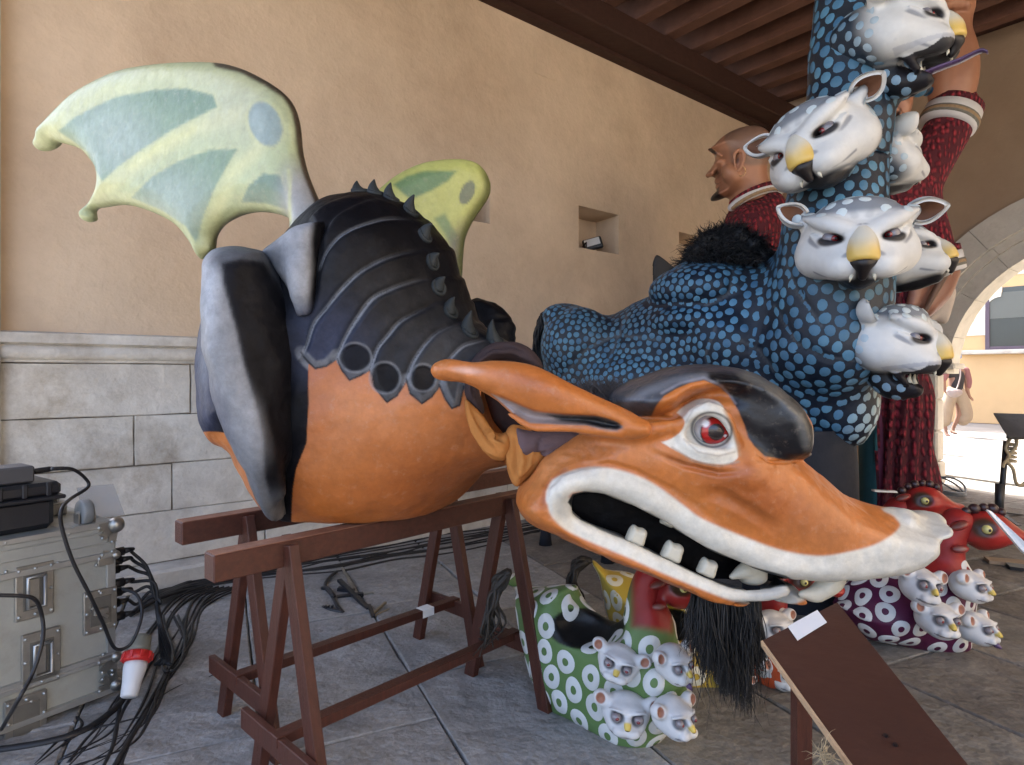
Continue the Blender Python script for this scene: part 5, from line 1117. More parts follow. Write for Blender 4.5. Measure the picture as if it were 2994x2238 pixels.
NOSEME = mk('nose', NOSE.V, NOSE.Q, True, NOSE.col); NOSEME.materials.append(nosem); NOSTME = mk('nostrils', NOST.V, NOST.Q, True); NOSTME.materials.append(darkm)
CATS = {0: cat(0.), 1: cat(1.)}; CATME = {}; DOTME = {}
for kk, c in CATS.items():
    CATME[kk] = mk('feline_head', c.V, c.Q, True, c.col); CATME[kk].materials.append(bm_)
    V = c.V; keep = ((V[:, 1] > .05) | ((V[:, 2] > .46) & (V[:, 1] > -.75)) | ((V[:, 2] < -.7) & (V[:, 1] > -.45) & (kk == 1))) & (V[:, 1] < 1.1) & (V[:, 2] > (-.9 if kk == 0 else -1.2))
    pts, nr, ss, bv = scatter(c, .20, keep.astype(float), 3, 3); w = np.clip(1 - (pts[:, 1] + .3) / .9, 0, 1)[:, None] * .9 + .1
    t = np.clip(w + (pts[:, 2:3] > .4) * .4, 0, 1) * np.where(pts[:, 2:3] < -.6, .25, 1); colr = np.array([.09, .2, .30]) * (1 - t) + np.array([.55, .62, .63]) * t
    o = discs('painted_scales', bm_, None, pts, nr, ss * .46, colr, 0, .004, 10, None, 4); DOTME[kk] = o.data; bpy.data.objects.remove(o)
eyeb = MB().ball((0, 0, 0), 1, nu=20, nv=14).mesh('eye', True); eyew = mat('eye_white', (.16, .15, .17), .15, .05, 5, 0, coat=.8); eyeb.materials.append(eyew)
irm = MB().ball((0, 0, 0), 1, nu=16, nv=10).mesh('iris', True); irm.materials.append(irism); pum = MB().ball((0, 0, 0), 1, nu=12, nv=8).mesh('pupil', True); pum.materials.append(darkm)
FANG = MB().tube([(0, 0, 0), (0, -.02, -.08), (0, 0, -.17)], [.045, .035, .006], 8).mesh('fang', True); FANG.materials.append(fangm)
def frame(yaw, pitch, roll):
    """yaw: turn to the viewer's right (+), pitch: chin up (+), roll: clockwise (+)"""
    return Matrix.Rotation(math.radians(yaw), 4, 'Z') @ Matrix.Rotation(math.radians(pitch), 4, 'X') @ Matrix.Rotation(math.radians(roll), 4, 'Y')
def T3(p): return Matrix.Translation(Vector([float(x) for x in p]))
def cathead(u, v, Y, R, yaw, pitch, roll, kind=0, ears=((1, 20, 35), (-1, 20, 35)), tongue=False, label=None, fangs=True, asp=(1, .95, .92)):
    M = T3(P(u, v, Y)) @ frame(yaw, pitch, roll) @ Matrix.Diagonal((R * asp[0], R * asp[1], R * asp[2], 1))
    hd_ = link('head', CATME[kind], None, hyd, M)
    if label: hd_['label'] = label
    s = link('painted_scales', DOTME[kind], None, hd_, Matrix()); s['kind'] = 'stuff'
    link('nose', NOSEME, None, hd_, Matrix()); link('nostrils', NOSTME, None, hd_, Matrix())
    for sx, up, tw in ears:
        A = T3((sx * .80, .06, .48)) @ Matrix.Rotation(math.radians(-up if sx > 0 else 180 + up), 4, 'Y') @ Matrix.Rotation(math.radians(90 + tw), 4, 'X') @ Matrix.Rotation(math.radians(-25), 4, 'Y')
        link('ear', EARME, None, hd_, A); link('ear_lining', EARLIN, None, hd_, A)
    for sx in (-1, 1):
        Ea = T3((sx * .42, -.66, .08)); link('eyeball', eyeb, None, hd_, Ea @ Matrix.Scale(.13, 4)); link('iris', irm, None, hd_, T3((sx * .37, -.755, .07)) @ Matrix.Scale(.062, 4)); link('pupil', pum, None, hd_, T3((sx * .355, -.806, .068)) @ Matrix.Scale(.028, 4))
    if fangs:
        for sx in (-1, 1): link('fang', FANG, None, hd_, T3((sx * .15, -.98, -.56)) @ Matrix.Rotation(sx * -.2, 4, 'Y') @ Matrix.Scale(.72, 4))
        if kind:
            for sx in (-1, 1): link('fang', FANG, None, hd_, T3((sx * .14, -.58, -.86)) @ Matrix.Rotation(math.pi, 4, 'X') @ Matrix.Scale(1.3, 4))
    if tongue:
        m = MB(); pts = spline([(0, -.45, -.88), (0, -.85, -.80), (0, -1.15, -.76), (0, -1.45, -.68), (0, -1.56, -.74)], 5); V = []
        for i, p in enumerate(pts):
            t = i / (len(pts) - 1); w = .13 * (1 - .45 * t); m_ = None
            V += [p + np.array([w * math.cos(a), 0, w * .42 * math.sin(a)]) for a in np.linspace(0, 2 * math.pi, 10, endpoint=False)]
        n = len(pts); F = [(i * 10 + k, i * 10 + (k + 1) % 10, (i + 1) * 10 + (k + 1) % 10, (i + 1) * 10 + k) for i in range(n - 1) for k in range(10)] + [tuple(range(10))[::-1], tuple((n - 1) * 10 + k for k in range(10))]
        m.add(V, F).build('tongue', purp, hd_, True, M=Matrix())
    return hd_
cathead(2600, 120, 3.02, .262, 46, 2, 0, 1, tongue=True, label='topmost head seen in profile with purple tongue stuck out')
cathead(2402, 425, 2.92, .270, -50, 16, -16, 0, label='upper left head turned to the left with one ear raised')
cathead(2500, 712, 2.86, .275, -22, 8, 0, 0, label='middle head facing straight ahead')
cathead(2618, 765, 3.22, .225, 44, -12, 0, 0, label='head turned right behind the middle head')
cathead(2580, 1000, 2.98, .245, 42, 3, 0, 1, label='lowest head in profile with open jaw')
cathead(2560, 480, 3.40, .235, 100, -10, 0, 0, label='head turned away behind the neck')
# ================================================================= GIANT FIGURES
skinm = mat('giant_skin', rough=.42, var=.08, vs_=7, bump=.10, bs=24, spec=.4, vcol=True, coat=.1, fine=9)
SK = (.40, .185, .105); SK2 = (.23, .10, .06)
def crochet(name, c1, c2, scale):
    m = bpy.data.materials.new(name); m.use_nodes = True; nt = m.node_tree; N = nt.nodes; L = nt.links; b = N['Principled BSDF']; b.inputs['Roughness'].default_value = .85
    geo = N.new('ShaderNodeNewGeometry'); mp = N.new('ShaderNodeMapping'); mp.inputs['Scale'].default_value = (scale, scale, scale * .62); L.new(geo.outputs['Position'], mp.inputs[0])
    v = N.new('ShaderNodeTexVoronoi'); v.feature = 'F1'; v.inputs['Randomness'].default_value = .55; v.inputs['Scale'].default_value = 1; L.new(mp.outputs[0], v.inputs['Vector'])
    w = N.new('ShaderNodeTexWave'); w.inputs['Scale'].default_value = .33; w.inputs['Distortion'].default_value = 3; w.inputs['Detail'].default_value = 3; L.new(mp.outputs[0], w.inputs['Vector'])
    r = N.new('ShaderNodeMapRange'); r.inputs[1].default_value = .25; r.inputs[2].default_value = .62; L.new(v.outputs['Distance'], r.inputs[0])
    ad = N.new('ShaderNodeMath'); ad.operation = 'MULTIPLY_ADD'; ad.inputs[1].default_value = .45; L.new(w.outputs['Fac'], ad.inputs[0]); L.new(r.outputs[0], ad.inputs[2]); ad.use_clamp = True
    mx = N.new('ShaderNodeMix'); mx.data_type = 'RGBA'; mx.inputs[6].default_value = (*c1, 1); mx.inputs[7].default_value = (*c2, 1); L.new(ad.outputs[0], mx.inputs[0]); L.new(mx.outputs[2], b.inputs['Base Color'])
    bp = N.new('ShaderNodeBump'); bp.invert = True; bp.inputs['Strength'].default_value = 1; bp.inputs['Distance'].default_value = .03; L.new(ad.outputs[0], bp.inputs['Height']); L.new(bp.outputs[0], b.inputs['Normal']); return m
redk = crochet('red_crochet', (.42, .030, .045), (.075, .004, .010), 26); redr = crochet('red_robe', (.32, .02, .036), (.055, .003, .008), 22)
bandm = mat('collar_white', (.62, .60, .58), .8, .06, 8, .1, 60); tanb = mat('tan_braid', (.33, .22, .12), .8, .25, 40, .4, 120); greyb = mat('grey_braid', (.17, .16, .13), .8, .25, 40, .4, 120); tealm = mat('teal_cloth', (.02, .10, .115), .8, .15, 6, .15, 50)
plum = mat('plum_trim', (.12, .02, .05), .7, .1, 6, .1, 50)
ga = root('giant_figure', G(2180, 1500, 0) * np.array([1, 1, 0]) + np.array([.0, 0, 0]), 'bald giant figure in red knitted jacket seen in profile with black goatee and gold earring', 'giant figure')
GY = 5.3
prof = [(2185, 376), (2150, 380), (2120, 395), (2100, 412), (2087, 426), (2075, 436), (2076, 445), (2086, 452), (2090, 462), (2087, 478), (2078, 494), (2065, 508), (2064, 517), (2072, 521), (2087, 517), (2091, 524), (2085, 532), (2093, 537), (2090, 547), (2096, 557), (2086, 568), (2078, 580), (2082, 589), (2104, 586), (2125, 580), (2140, 592), (2142, 640), (2270, 640), (2252, 540), (2243, 500), (2250, 450), (2245, 415), (2225, 390)]
sd = SDF((1.5, 4.8, 2.4), (2.5, 5.7, 3.5), .0105); add_plate(sd, prof, GY, .20, .20, .15, k=.03, sp=2); pell(sd, 2190, 430, GY, 55, 50, .25, k=.06)
pell(sd, 2105, 476, GY - .13, 14, 10, .05, k=.02); pell(sd, 2135, 510, GY - .16, 30, 22, .07, 60, k=.04); pell(sd, 2079, 510, GY - .06, 9, 6, .05, k=.02); pell(sd, 2200, 605, GY, 66, 60, .17, k=.05); ptube(sd, [(2074, 438, GY - .08, 5), (2092, 446, GY - .17, 6), (2110, 456, GY - .19, 4)], k=.02)
hA = sd.mesh(1); hA.fill(SK).paint((.20, .13, .095), hA.m_poly([(2120, 380), (2300, 350), (2300, 500), (2240, 482), (2190, 484), (2165, 478), (2140, 480), (2132, 440), (2118, 412)], 6), .75).paint(SK2, hA.m_el((2115, 540), (34, 26), 60, .9), .6).paint(SK2, hA.m_line([(2095, 500), (2106, 530), (2103, 560)], 3, 4), .7)
hA.paint((.02, .015, .012), hA.m_poly([(2070, 436), (2080, 434), (2098, 448), (2094, 454), (2078, 447)], 2), .95).paint((.5, .45, .4), hA.m_el((2091, 457), (4, 2.5), 0, .3)).paint((.015, .012, .012), hA.m_poly([(2102, 548), (2086, 560), (2070, 580), (2074, 596), (2126, 590), (2114, 572), (2102, 566)], 3))
hA.paint((.08, .02, .015), hA.m_line([(2078, 533), (2100, 538)], 1.5, 1.5), .8).paint((.5, .25, .15), hA.m_el((2120, 430), (20, 14), 0, .9), .3).part('head', skinm, ga)
# ear and ring
sd = SDF((1.7, 4.9, 2.7), (2.2, 5.3, 3.2), .008); ptube(sd, [(2150, 490, GY - .21, 3), (2146, 455, GY - .215, 5), (2160, 440, GY - .22, 6), (2174, 452, GY - .22, 6), (2170, 480, GY - .215, 5), (2156, 502, GY - .21, 6), (2151, 495, GY - .21, 4)], k=.01); pell(sd, 2160, 470, GY - .19, 11, 26, .02, 10, k=.012); e = sd.mesh(1); e.fill(SK).paint(SK2, e.m_el((2158, 466), (7, 15), 10, .5), .8).paint((.04, .02, .015), e.m_el((2157, 470), (4, 8), 10, .5), .8); e.part('ear', skinm, ga)
gold = mat('gold', (.7, .5, .25), .25, .05, 5, 0, metal=1.)
m = MB(); c = P(2168, 502, GY - .215); m.tube([c + .034 * np.array([math.cos(a), -.25 * math.sin(a), math.sin(a)]) for a in np.linspace(0, 6.28, 20)], .003, 6); m.build('earring', gold, ga, True)
def band(name, rows, mt, par, T=.025, h=.010):
    q = np.array([P(*r[:3]) for r in rows]); sd = SDF(q.min(0) - .1, q.max(0) + .1, h); sd.tube(q, [r[3] * r[2] / FP for r in rows], .01); s = sd.mesh(1); return s.part(name, mt, par)
jk = [(2131, 615), (2180, 590), (2240, 560), (2290, 575), (2310, 640), (2300, 800), (2290, 1000), (2100, 1000), (2105, 760), (2112, 680)]
sd = SDF((1.2, 4.7, -.02), (2.9, 6.0, 2.9), .02); add_plate(sd, jk, GY, .33, .33, .2, k=.05); pell(sd, 2190, 680, GY - .2, 75, 75, .22, k=.1); sd.tube([P(2200, 900, GY), (*P(2200, 900, GY)[:2], .02)], [.40, .52], .15); s = sd.mesh(1)
s.part('jacket', redk, ga, s.fmask((s.V[:, 2] > 1.9) * 1.)); s.part('robe', redr, ga, s.fmask((s.V[:, 2] <= 1.9) * 1.))
cb = [(2138, 608, GY - .16, 11), (2160, 590, GY - .22, 12), (2200, 568, GY - .25, 12), (2250, 552, GY - .22, 12), (2285, 556, GY - .12, 12)]
band('red_neckband', [(u + 2, v - 13, y - .0, 9) for u, v, y, r in cb], redk, ga); band('white_collar', cb, bandm, ga); band('braid', [(u + 4, v + 1, y - .034, 5.5) for u, v, y, r in cb], tanb, ga)
# second giant with raised arm
gb = root('giant_figure', (*G(2620, 1500)[:2], 0), 'tall giant figure in long red knitted robe raising its bare forearm beside the arch', 'giant figure'); BY = 5.2
sd = SDF((2.7, 4.75, 3.0), (3.7, 5.6, 3.9), .0105); add_plate(sd, [(2560, 180), (2640, 190), (2672, 240), (2668, 300), (2655, 350), (2635, 385), (2600, 400), (2560, 390), (2550, 300)], BY, .18, .18, .12, k=.03); ptube(sd, [(2600, 300, BY - .19, 6), (2608, 285, BY - .21, 10), (2618, 272, BY - .19, 6)], k=.03)
ptube(sd, [(2600, 305, BY - .2, 4), (2625, 322, BY - .19, 6), (2640, 352, BY - .16, 4)], k=.02); ptube(sd, [(2632, 285, BY - .17, 6), (2648, 310, BY - .15, 9), (2645, 340, BY - .14, 6)], k=.03)
f = sd.mesh(1); f.fill(SK).paint(SK2, f.m_line([(2606, 300), (2632, 318), (2648, 350)], 3, 3), .7).paint((.04, .015, .012), f.m_poly([(2590, 345), (2616, 338), (2634, 318), (2634, 332), (2618, 352), (2592, 366)], 2.5)).paint((.6, .56, .5), f.m_poly([(2592, 346), (2612, 340), (2616, 350), (2594, 360)], 2)).paint(SK2, f.m_line([(2650, 260), (2655, 300)], 3, 4), .6).part('head', skinm, gb)
sd = SDF((3.0, 4.6, 2.9), (4.4, 5.6, 4.7), .013); ptube(sd, [(2775, 330, BY, 46), (2785, 250, BY, 62), (2790, 170, BY, 60), (2788, 100, BY, 46), (2795, 50, BY, 42), (2800, 20, BY - .02, 44), (2800, -20, BY - .02, 40)], k=.03)
for i in range(4): ptube(sd, [(2770 + i * 18, -6 + abs(i - 1.5) * 6, BY - .14, 13), (2768 + i * 19, 8 + abs(i - 1.5) * 4, BY - .15, 12), (2772 + i * 18, 24, BY - .10, 9)], k=.008)
f = sd.mesh(1); f.fill(SK).paint((.5, .28, .18), f.m_el((2765, 230), (10, 60), 0, .9), .3).paint(SK2, f.m_el((2830, 160), (26, 120), 0, .9), .5).part('raised_forearm', skinm, gb)
sd = SDF((2.6, 4.5, .0), (4.5, 6.0, 3.9), .02)
ptube(sd, [(2800, 310, BY, 52), (2770, 380, BY, 62), (2720, 470, BY, 62), (2660, 580, BY, 66), (2610, 640, BY, 90)], k=.06)
ptube(sd, [(2640, 560, BY, 80), (2690, 600, BY, 56), (2720, 680, BY - .05, 50), (2750, 760, BY - .1, 42)], k=.06)
ptube(sd, [(2600, 640, BY, 80), (2590, 800, BY, 85), (2600, 1000, BY, 90), (2615, 1200, BY, 95), (2625, 1400, BY, 100), (2625, 1508, BY, 102)], k=.05)
sd.half((0, 0, .01), (0, 0, -1)); s = sd.mesh(1); s.push(.022 * np.sin(s.u * .16 + .01 * s.v) * (s.v > 850) * (s.u > 2560)); tl = (s.u < 2556 + .02 * (s.v - 800)) & (s.v > 780)
pm_ = (s.u >= 2556 + .02 * (s.v - 800)) & (s.u < 2572 + .02 * (s.v - 800)) & (s.v > 780)
fr = s.V[s.Q].mean(1); sv = s.v[s.Q].mean(1); t1 = s.fmask(tl * 1.); t2 = s.fmask(pm_ * 1.) & ~t1
s.part('teal_lining', tealm, gb, t1); s.part('plum_border', plum, gb, t2); s.part('sleeves', redk, gb, ~t1 & ~t2 & (sv < 840)); s.part('robe', redr, gb, ~t1 & ~t2 & (sv >= 840))
def cuff(u, v, ang, w, par, Y):
    c = P(u, v, Y); a = math.radians(ang); ax = np.array([math.sin(a), 0, math.cos(a)]); x = np.array([ax[2], 0, -ax[0]]); yv = np.array([0, 1., 0]); k = Y / FP
    for nm, mt, z0, z1, r in (('cuff_red', redk, 30, 52, w), ('cuff_white', bandm, -26, 32, w * 1.03), ('cuff_braid', greyb, -16, 10, w * 1.06), ('cuff_tan', tanb, -9, 5, w * 1.075)):
        MB().lathe([(r * .8 * k, z0 * k), (r * k, (z0 + 3) * k), (r * k, (z1 - 3) * k), (r * .8 * k, z1 * k)], c, 28, (x, yv, ax)).build(nm, mt, par, True)
cuff(2776, 352, 24, 72, gb, BY); cuff(2755, 775, -14, 54, gb, BY - .1)
sd = SDF((3.1, 4.6, 1.5), (4.1, 5.3, 2.2), .012); ptube(sd, [(2755, 800, BY - .1, 44), (2730, 850, BY - .16, 46), (2700, 890, BY - .2, 40)], k=.03)
for i in range(4): ptube(sd, [(2690 + i * 4, 880 - i * 16, BY - .26, 15), (2664 + i * 4, 890 - i * 17, BY - .28, 13), (2656 + i * 5, 908 - i * 17, BY - .22, 10)], k=.01)
f = sd.mesh(1); f.fill((.25, .11, .07)).part('hand_on_hip', skinm, gb)
stickm = mat('wood_stick', (.11, .055, .03), .5, .2, 8, .1, 60)
tag(recentre(band('wooden_stick', [(2766, 792, BY - .34, 13), (2725, 870, BY - .34, 9), (2685, 950, BY - .34, 6), (2640, 1040, BY - .34, 6)], stickm, None)), 'dark wooden stick held at the hip of the tall red giant', 'stick')
cr = mat('cream_cloth', (.5, .42, .34), .85, .12, 6, .2, 30)
sd = SDF((3.2, 4.5, 1.5), (4.3, 5.6, 2.2), .013); add_plate(sd, [(2770, 800), (2796, 850), (2785, 900), (2765, 950), (2730, 940), (2690, 950), (2712, 900), (2748, 850)], BY - .02, .07, .07, .07); s = sd.mesh(1); s.part('cream_cloth', cr, gb)
for u0, u1, v in ((2553, 2620, 1435), (2545, 2582, 1486)):
    MB().bar(P(u0, v, BY - .31), P(u1, v + 3, BY - .31), .05, .012, (0, 0, 1)).build('white_tape', white_p, gb)

# dark rounded plaque of unknown kind behind the beast, its pole added
dkb = mat('dark_board', (.03, .026, .024), .6, .1, 5, .05, 30)
sd = SDF((1.1, 4.6, 1.4), (1.9, 5.2, 2.2), .01); add_plate(sd, [(1908, 770), (1915, 750), (1928, 748), (1975, 785), (2010, 815), (2010, 870), (1960, 850), (1912, 856), (1901, 850), (1901, 820)], 4.9, .02, .02, .012, sp=3); s = sd.mesh(1)
db = root('plaque', (*P(1960, 820, 4.9)[:2], 0), 'dark rounded plaque on an added pole poking up behind the blue beast', 'plaque'); s.part('panel', dkb, db); MB().cyl((*P(1980, 820, 4.92)[:2], 0), P(1980, 850, 4.92), .02).build('pole', dkb, db)

# ================================================================= SMALL RINGED FIGURES
cute_h = None
def cutehead():
    s = SDF((-1.6, -1.5, -1.3), (1.6, 1.3, 1.2), .05); E = s.ell
    E((0, .2, .05), (.95, .85, .82)); E((0, -.35, -.35), (.70, .55, .50), .3); E((0, -.45, .40), (.62, .38, .22), .2)
    for x in (-1, 1):
        E((x * .22, -.82, -.42), (.30, .20, .22), .08); s.tube([(x * .70, .0, .40), (x * 1.0, .0, .56)], [.30, .34], .12); E((x * 1.05, -.34, .60), (.20, .20, .26), .05, 's')
        E((x * .42, -.76, .12), (.26, .16, .24), .06, 's'); s.tube([(x * .10, -.84, .34), (x * .42, -.80, .42), (x * .72, -.55, .36)], [.05, .07, .05], .08)
    s.tube([(0, -.70, .25), (0, -.98, .0), (0, -1.10, -.12)], [.14, .15, .13], .08); c = s.mesh(2); V = c.V; x = np.abs(V[:, 0]); c.fill((.58, .57, .55))
    f = lambda q, r, a=.7, b=1.1: 1 - sst(a, b, np.sqrt(((x - q[0]) / r[0]) ** 2 + ((V[:, 1] - q[1]) / r[1]) ** 2 + ((V[:, 2] - q[2]) / r[2]) ** 2))
    c.paint((.08, .075, .08), f((.43, -.76, .12), (.33, .45, .32)), .85); c.paint((.30, .13, .08), f((1.05, -.28, .60), (.21, .26, .27), .8, 1.)); c.paint((.62, .45, .10), f((0, -1.1, -.08), (.22, .3, .22))); c.paint((.015, .012, .012), f((0, -1.15, -.24), (.15, .22, .09)))
    sm = (np.abs(V[:, 2] + .62 - .28 * (x - .1) ** 2 * 1.5) < .035) * (x < .6) * (V[:, 1] < -.3); c.paint((.12, .1, .11), sm * 1., .8); return c
CH = cutehead(); CHME = mk('cat_face', CH.V, CH.Q, True, CH.col); CHME.materials.append(bm_)
gyeb = MB().ball((0, 0, 0), 1, nu=16, nv=10).mesh('eyeball', True); gyeb.materials.append(mat('grey_eye', (.20, .17, .17), .2, .05, 5, 0, coat=.8)); redi = MB().ball((0, 0, 0), 1, nu=12, nv=8).mesh('iris', True); redi.materials.append(irism)
FN = [0]
def face(par, p, R, yaw, pitch, roll):
    FN[0] += 1; w = [(1, 1, 1), (1.04, .96, .92), (.94, 1, 1.08), (1.08, .95, .96), (.97, 1.05, 1.02)][FN[0] % 5]
    o = link('cat_face', CHME, None, par, T3(p) @ frame(yaw, pitch, roll) @ Matrix.Diagonal((R * w[0], R * w[1], R * w[2], 1)))
    if FN[0] % 4 == 2: MB().tube([(0, -.72, -.60), (0, -.95, -.66), (.02, -1.12, -.78)], [.14, .15, .05], 10).build('tongue', purp, o, True, M=Matrix())
    for sx in (-1, 1): link('eyeball', gyeb, None, o, T3((sx * .42, -.72, .12)) @ Matrix.Scale(.20, 4)); link('iris', redi, None, o, T3((sx * .40, -.86, .11)) @ Matrix.Scale(.085, 4))
    return o
redp = mat('red_dragon_paint', rough=.38, var=.10, vs_=9, bump=.08, spec=.35, vcol=True, coat=.1); knobm = mat('dark_knob', (.035, .014, .014), .4, .2, 12, .1, coat=.2)
def redhead(par, u, v, Y, k, flip=1):
    """long snouted red head facing right; (u,v) eye, k pixel scale"""
    q = lambda a, b: (u + a * k * flip, v + b * k)
    sn = [q(-95, 30), q(-60, -35), q(-20, -52), q(40, -44), q(85, -15), q(120, 10), q(150, 14), q(158, 40), q(130, 62), q(90, 48), q(60, 55), q(20, 62), q(-20, 62), q(-55, 40), q(-70, 60)]
    lo = P(u - 200 * k, v + 150 * k, Y - .25); hi = P(u + 220 * k, v - 120 * k, Y + .25); sd = SDF(np.minimum(lo, hi) - np.array([.05, 0, .05]), np.maximum(lo, hi) + np.array([.05, 0, .05]), .0085); sd.ax
    w = .085 * k * Y / 2.7; add_plate(sd, sn, Y, w, w, w * .9, k=.01, sp=2); pell(sd, *q(0, 8), Y - .01, 60 * k, 48 * k, w * 1.15, k=.03); pell(sd, *q(2, 0), Y - w * 1.15, 34 * k, 22 * k, w * .25, 10, k=.012, op='s')
    pell(sd, *q(-75, -8), Y - w * .9, 30 * k, 13 * k, w * .35, -20 * flip, k=.02); pell(sd, *q(-72, 62), Y - w * .9, 26 * k, 12 * k, w * .3, -5 * flip, k=.02)
    s = sd.mesh(1); RD = (.30, .018, .014); s.fill(RD).paint((.14, .010, .010), s.m_el(q(-80, 20), (40 * k, 60 * k), 0, .8), .7).paint((.04, .028, .015), s.m_el(q(0, 0), (40 * k, 30 * k), 10, .25), .95).paint((.13, .06, .045), s.m_el(q(-75, -8), (24 * k, 9 * k), -20 * flip, .3), .8).paint((.2, .11, .09), s.m_el(q(-72, 62), (20 * k, 8 * k), 0, .3), .8).paint((.12, .01, .01), s.m_line([q(-40, 50), q(10, 70), q(60, 60), q(100, 52)], 5 * k, 6 * k), .6)
    h_ = s.part('red_head', redp, par); ey = P(*q(8, 4), Y - w * 1.02); r0 = 13 * k * Y / FP
    MB().ball(ey, r0, nu=18, nv=12).build('eyeball', YEYE, h_, True); MB().ball(ey - np.array([0, r0 * .66, 0]), r0 * .45, nu=14, nv=8).build('pupil', darkm, h_, True)
    for i, (a, b) in enumerate(((-92, -12), (-78, -34), (-55, -50), (-30, -58), (-2, -62), (24, -58), (50, -48))): MB().ball(P(*q(a, b), Y), (13 + 3 * (i % 2)) * k * Y / FP, nu=12, nv=8).build('crest_knob', knobm, h_, True)
    return h_
YEYE = mat('yellow_eye', (.55, .5, .18), .2, .05, 5, 0, coat=.6)
def ringfig(nm, label, col, outline, Y, tilt, neckrows, seat, faces, tint, head, T=.19, tail=None, ringc=(.6, .6, .57), rk=.043, seed=1, noneck=False):
    O = P(np.mean([p[0] for p in outline]), np.mean([p[1] for p in outline]), Y); n = np.array([math.sin(math.radians(tilt)), -math.cos(math.radians(tilt)), 0]); base = np.array([O[0], O[1], 0])
    r_ = root(nm, base, label, 'small figure', None); q = np.array([ray_plane(u, v, O, n) for u, v in outline]); lo = q.min(0) - T - .03; hi = q.max(0) + T + .03
    if neckrows: nq = np.array([P(*w[:3]) for w in neckrows]); lo = np.minimum(lo, nq.min(0) - .12); hi = np.maximum(hi, nq.max(0) + .12)
    lo[2] = -.03; sd = SDF(lo, hi, .0088); add_tilt(sd, outline, O, n, T, T, T * .85, k=.02)
    if neckrows: ptube(sd, neckrows, k=.05)
    if seat: 
        for st in seat: pell(sd, *st, k=.012, op='s')
    sd.half((0, 0, .004), (0, 0, -1), .004); s = sd.mesh(1); s.fill(col[0]); s.paint(col[1], np.sin(s.V[:, 0] * 9 + s.V[:, 2] * 6) * .5 + .5, .6)
    if neckrows: nm_ = s.m_poly([(a, b) for a, b in tint], 16); s.paint((.26, .018, .015), nm_).paint((.13, .01, .01), nm_ * s.m_el(tint[0], (30, 90), 0, .9), .5)
    if seat:
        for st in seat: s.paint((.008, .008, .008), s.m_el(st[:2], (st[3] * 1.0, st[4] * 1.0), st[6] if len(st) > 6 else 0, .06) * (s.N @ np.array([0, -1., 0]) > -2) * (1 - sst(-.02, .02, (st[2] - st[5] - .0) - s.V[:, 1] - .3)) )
    b_ = s.part('body', bm_, r_)
    keep = (s.col.max(1) > .03).astype(float) * (s.V[:, 2] > .03)
    if neckrows: keep = keep * (1 - (nm_ > .4))
    pts, nr, ss, bv = scatter(s, rk * 1.62, keep, 3, seed, 10); rs = np.random.RandomState(seed); cc = np.array([ringc]) * rs.uniform(.9, 1.05, (len(pts), 1))
    ro = discs('painted_rings', bm_, b_, pts, nr, np.full(len(pts), rk), cc, .34, .0018, 24, .86, seed, bv); ro['kind'] = 'stuff'
    for (u, v, y, R, yaw, pitch, roll) in faces: face(r_, P(u, v, y), R, yaw, pitch, roll)
    if head: redhead(r_, *head)
    if tail:
        m = MB(); rs = np.random.RandomState(3)
        for k in range(26): m.tube(spline([P(*p) + rs.randn(3) * (.003 + .006 * i) for i, p in enumerate(tail)], 4), np.linspace(.010, .002, (len(tail) - 1) * 4 + 1), 5)
        m.build('tail', tailm, r_, True)
    return r_
tailm = mat('dark_tail_hair', (.022, .017, .012), .6, .3, 20, .1)
GRN = ((.12, .20, .065), (.08, .14, .05)); YEL = ((.52, .38, .06), (.42, .28, .04)); MAG = ((.085, .012, .045), (.06, .008, .03)); ORG = ((.5, .09, .03), (.4, .06, .02))
g_out = [(1487, 1662), (1505, 1668), (1534, 1700), (1575, 1713), (1620, 1712), (1668, 1710), (1688, 1722), (1720, 1770), (1790, 1815), (1830, 1806), (1880, 1790), (1930, 1800), (1955, 1840), (1985, 1880), (2015, 1930), (2025, 2000), (2000, 2080), (1950, 2150), (1905, 2195), (1870, 2220), (1844, 2222), (1812, 2205), (1760, 2172), (1700, 2132), (1650, 2108), (1612, 2088), (1604, 2045), (1575, 2015), (1556, 1995), (1545, 1960), (1532, 1910), (1515, 1830), (1505, 1760), (1495, 1700)]
gf = ringfig('ringed_figure', 'small green figure covered in white rings with red dragon neck and four white cat faces', GRN, g_out, 2.27, -42, [(1900, 1830, 2.10, 72), (1885, 1760, 2.10, 52), (1893, 1700, 2.10, 42), (1915, 1670, 2.10, 38)],
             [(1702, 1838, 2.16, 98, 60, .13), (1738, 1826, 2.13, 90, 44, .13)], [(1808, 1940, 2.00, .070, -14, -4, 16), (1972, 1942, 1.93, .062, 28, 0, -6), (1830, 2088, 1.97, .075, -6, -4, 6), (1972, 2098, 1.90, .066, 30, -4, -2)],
             [(1850, 1830), (1850, 1780), (1845, 1640), (1990, 1640), (1970, 1780), (1965, 1850), (1900, 1838)], (1992, 1718, 2.08, .92), T=.125, tail=[(1488, 1672, 2.2), (1460, 1700, 2.2), (1440, 1760, 2.2), (1430, 1830, 2.2), (1425, 1870, 2.2)], seed=2)
y_out = [(1722, 1635), (1740, 1640), (1775, 1668), (1830, 1672), (1880, 1690), (1960, 1720), (2040, 1800), (2100, 1850), (2180, 1950), (2200, 2060), (2150, 2085), (2050, 2060), (1960, 2040), (1880, 1980), (1800, 1850), (1772, 1790), (1760, 1720), (1750, 1680)]
